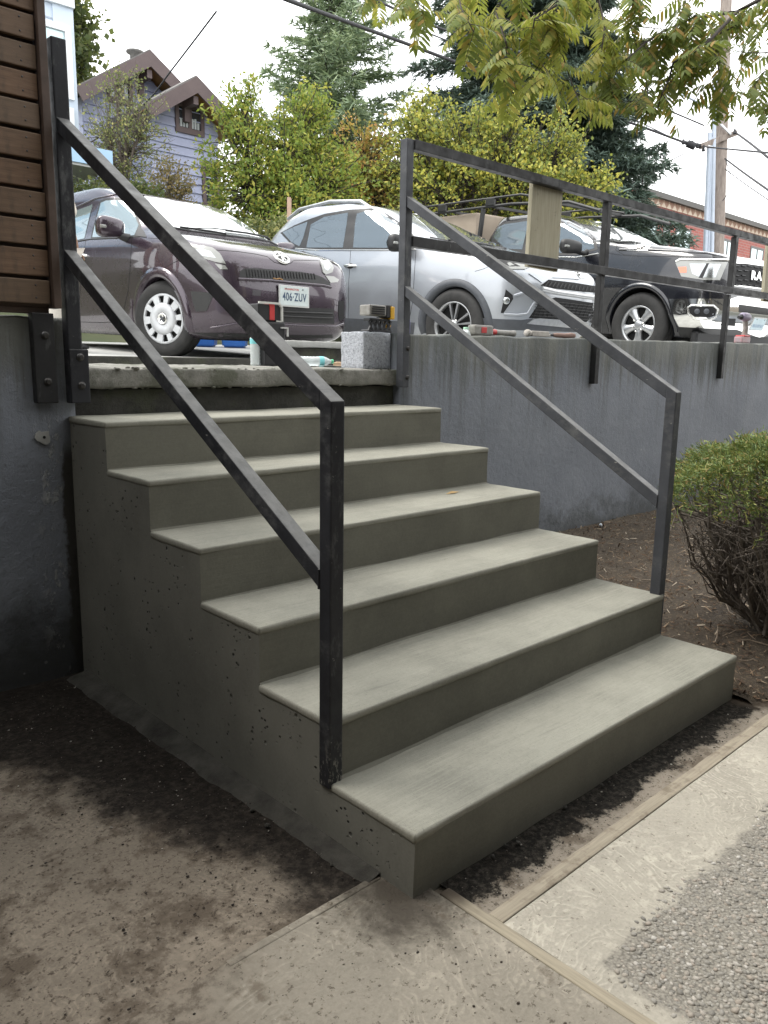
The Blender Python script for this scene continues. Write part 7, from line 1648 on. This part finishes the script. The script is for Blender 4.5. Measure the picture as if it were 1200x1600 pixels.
# ------------------------------------------------------------------ person beside the hatchback, mostly hidden by the left post
def person():
    base = at(99, 545, 6.9); base = np.array([base[0], base[1], lot_z(base[0], base[1])]); yaw = math.atan2(RIGHT[1], RIGHT[0])
    # local frame: +x = the way the person faces (towards the picture's right), +y = away from the viewer, z up
    t = thing('person', tuple(base), 'person in a pale shirt and light trousers standing half hidden behind the left post', 'person', rot=(0, 0, yaw))
    def skin(name, verts, edges, rad, mat, parent, root=0, sub=2):
        me = bpy.data.meshes.new(name); me.from_pydata(verts, edges, []); o = bpy.data.objects.new(name, me); COL.objects.link(o)
        md = o.modifiers.new('s', 'SKIN'); me.skin_vertices[0].data[root].use_root = True
        for i, r_ in enumerate(rad): me.skin_vertices[0].data[i].radius = r_ if isinstance(r_, tuple) else (r_, r_)
        s2 = o.modifiers.new('d', 'SUBSURF'); s2.levels = sub; s2.render_levels = sub
        dg = bpy.context.evaluated_depsgraph_get(); dg.update(); new = bpy.data.meshes.new_from_object(o.evaluated_get(dg)); bpy.data.objects.remove(o)
        for p_ in new.polygons: p_.use_smooth = True
        new.materials.append(mat); o = bpy.data.objects.new(name, new); COL.objects.link(o); o.parent = parent; return o
    M_SKIN = simple('skin', (0.42, 0.25, 0.17), 0.5); M_SHIRT = simple('pale_shirt_cloth', (0.62, 0.57, 0.49), 0.9, c2=(0.70, 0.65, 0.57), scale=9, bump=0.3, bscale=18); M_TROU = simple('light_trouser_cloth', (0.50, 0.47, 0.42), 0.9, c2=(0.40, 0.375, 0.34), scale=12, bump=0.4, bscale=20); M_HAIR = simple('dark_hair', (0.02, 0.015, 0.012), 0.7)
    h = 1.66
    V = [(0, 0, .90), (0, 0, 1.12), (0, 0, 1.32), (0.01, 0, 1.40), (0.02, 0, 1.48), (0.035, 0, 1.56), (0.035, 0, 1.63)]
    E = [(i, i+1) for i in range(6)]; Rr = [0.13, 0.115, 0.13, 0.07, 0.052, 0.085, 0.075]
    for sg in (-1, 1):
        b = len(V); V += [(0, sg*0.17, 1.36), (0.01, sg*0.22, 1.20), (0.02, sg*0.24, 1.08), (0.05, sg*0.245, 0.93), (0.065, sg*0.245, 0.86)]; E += [(2, b), (b, b+1), (b+1, b+2), (b+2, b+3), (b+3, b+4)]; Rr += [0.062, 0.05, 0.043, 0.036, 0.028]
        b = len(V); V += [(0, sg*0.09, 0.84), (0.02, sg*0.10, 0.48), (-0.01, sg*0.10, 0.10), (0.0, sg*0.10, 0.045), (0.13, sg*0.11, 0.03)]; E += [(0, b), (b, b+1), (b+1, b+2), (b+2, b+3), (b+3, b+4)]; Rr += [0.085, 0.06, 0.045, 0.045, 0.035]
    skin('body', V, E, Rr, M_SKIN, t)
    sv = [(0, 0, .84), (0, 0, 1.12), (0, 0, 1.31), (0.005, 0, 1.41)]; se = [(0, 1), (1, 2), (2, 3)]; sr = [(0.165, 0.15), (0.15, 0.14), (0.155, 0.14), 0.085]
    for sg in (-1, 1): b = len(sv); sv += [(0, sg*0.175, 1.36), (0.01, sg*0.225, 1.22), (0.025, sg*0.24, 1.13)]; se += [(2, b), (b, b+1), (b+1, b+2)]; sr += [0.082, 0.082, 0.088]
    skin('shirt', sv, se, sr, M_SHIRT, t)
    pv = [(0, 0, .90)]; pe = []; pr_ = [0.155]
    for sg in (-1, 1): b = len(pv); pv += [(0, sg*0.09, 0.80), (0.02, sg*0.10, 0.48), (-0.01, sg*0.10, 0.10)]; pe += [(0, b), (b, b+1), (b+1, b+2)]; pr_ += [0.105, 0.085, 0.075]
    skin('trousers', pv, pe, pr_, M_TROU, t)
    bm = bmesh.new(); bmesh.ops.create_uvsphere(bm, u_segments=20, v_segments=14, radius=1)
    for v in bm.verts: v.co = Vector((0.025+v.co.x*0.105-(0.03 if v.co.x > 0.4 and v.co.z < 0.35 else 0), v.co.y*0.092, 1.625+v.co.z*0.10+(0.03 if v.co.x > 0.3 else 0)))
    obj('hair', MB().bm(bm, 0, True), M_HAIR, t)
    f = MB(); f.ball((0.125, 0, 1.575), 0.016, 0, 1, (1.2, 0.8, 1.3)); 
    for sg in (-1, 1): f.ball((0.035, sg*0.088, 1.575), 0.026, 0, 1, (0.8, 0.35, 1.2))
    obj('nose_and_ears', f, M_SKIN, t)
    e = MB()
    for sg in (-1, 1): e.ball((0.108, sg*0.032, 1.595), 0.011, 0, 1)
    obj('eyes', e, simple('eye_dark', (0.02, 0.015, 0.012), 0.2), t); m_ = MB(); m_.tube([(0.108, -0.025, 1.532), (0.118, 0, 1.53), (0.108, 0.025, 1.532)], 0.006, 6); obj('mouth', m_, simple('lips', (0.35, 0.15, 0.12), 0.5), t)
    for sg in (-1, 1):      # hands: palm, four fingers, thumb
        w_ = Vector((0.065, sg*0.245, 0.86)); d = Vector((0.22, 0, -0.97)).normalized(); s_ = Vector((1, 0, 0.2)).normalized(); 
        hv = [tuple(w_), tuple(w_+d*0.05), tuple(w_+d*0.085)]; he = [(0, 1), (1, 2)]; hr = [(0.024, 0.018), (0.038, 0.018), (0.038, 0.014)]
        hand = skin('hand', hv, he, hr, M_SKIN, t, sub=1)
        for k, (off, ln) in enumerate(((-0.030, 0.062), (-0.010, 0.074), (0.010, 0.070), (0.028, 0.055))):
            a = w_+d*0.075+s_*off; dn = (d+Vector((0, -sg*0.35, 0))).normalized(); dn2 = (d+Vector((0, -sg*1.0, 0))).normalized()
            obj('finger', MB().tube([a, a+d*ln*0.4, a+d*ln*0.4+dn*ln*0.35, a+d*ln*0.4+dn*ln*0.35+dn2*ln*0.3], [0.0095, 0.009, 0.008, 0.006], 8), M_SKIN, hand)
        a = w_+d*0.025+s_*0.026; obj('thumb', MB().tube([a, a+d*0.03+s_*0.022, a+d*0.06+s_*0.024], [0.012, 0.010, 0.007], 8), M_SKIN, hand)
    for sg in (-1, 1):
        bm = bmesh.new(); bmesh.ops.create_cube(bm, size=1)
        for v in bm.verts: v.co = Vector((0.045+v.co.x*0.27, sg*0.105+v.co.y*0.095*(1 if v.co.x < 0 else 0.85), 0.045+v.co.z*0.09*(1 if v.co.x < 0 or v.co.z < 0 else 0.45)))
        bmesh.ops.bevel(bm, geom=bm.edges[:], offset=0.022, segments=3, affect='EDGES'); obj('shoe', MB().bm(bm, 0, True), M_TBLK, t)
person()
# grey car parked up on the bank road, only its roof showing over the SUV
g_rows = [(0.20, -0.6, 3.3, 0.80), (0.40, -0.85, 3.5, 0.86), (0.70, -0.86, 3.5, 0.88), (0.85, -0.6, 3.45, 0.87), (0.95, 0.1, 3.4, 0.84), (1.10, 0.5, 3.2, 0.78), (1.30, 1.0, 2.9, 0.68), (1.42, 1.5, 2.6, 0.55), (1.46, 1.9, 2.3, 0.3)]
gp = at(505, 398, 13.2); gz_ = float(at(505, 321, 13.2)[2])-1.46
P_G = paint('grey_car_paint', (0.30, 0.31, 0.32), 0.4, 0.3)
gc = Car('grey_car', 'grey car up on the bank, only its roof showing above the SUV', (float(gp[0]), float(gp[1])-0.3, gz_), -60.0, 0.0, g_rows, 5, 6, 1.3, 40, 64); gc.finish([P_G, M_BLACKP], [(0, 0.30, 0.33, 0.92), (2.6, 0.30, 0.33, 0.92)])
for sg in (-1, 1):
    for y in (0.0, 2.6): gc.wheel(sg*0.86, y, 0.30, 0.31, 0.20, 0.2, 'twin')
def loc_patch(c, name, poly, mat):
    for sg in (-1, 1):
        V = [c.side(y, z, sg) for y, z in poly]; m = MB(); m.add([p+n*0.006 for p, n in V], [tuple(range(len(V)))], 0); obj(name, m, mat, c.root)
loc_patch(gc, 'side_window', [(0.75, 1.0), (1.1, 1.28), (1.75, 1.36), (1.75, 1.0)], M_TGLASS); loc_patch(gc, 'side_window', [(1.82, 1.0), (1.82, 1.36), (2.5, 1.28), (2.9, 1.02)], M_TGLASS)
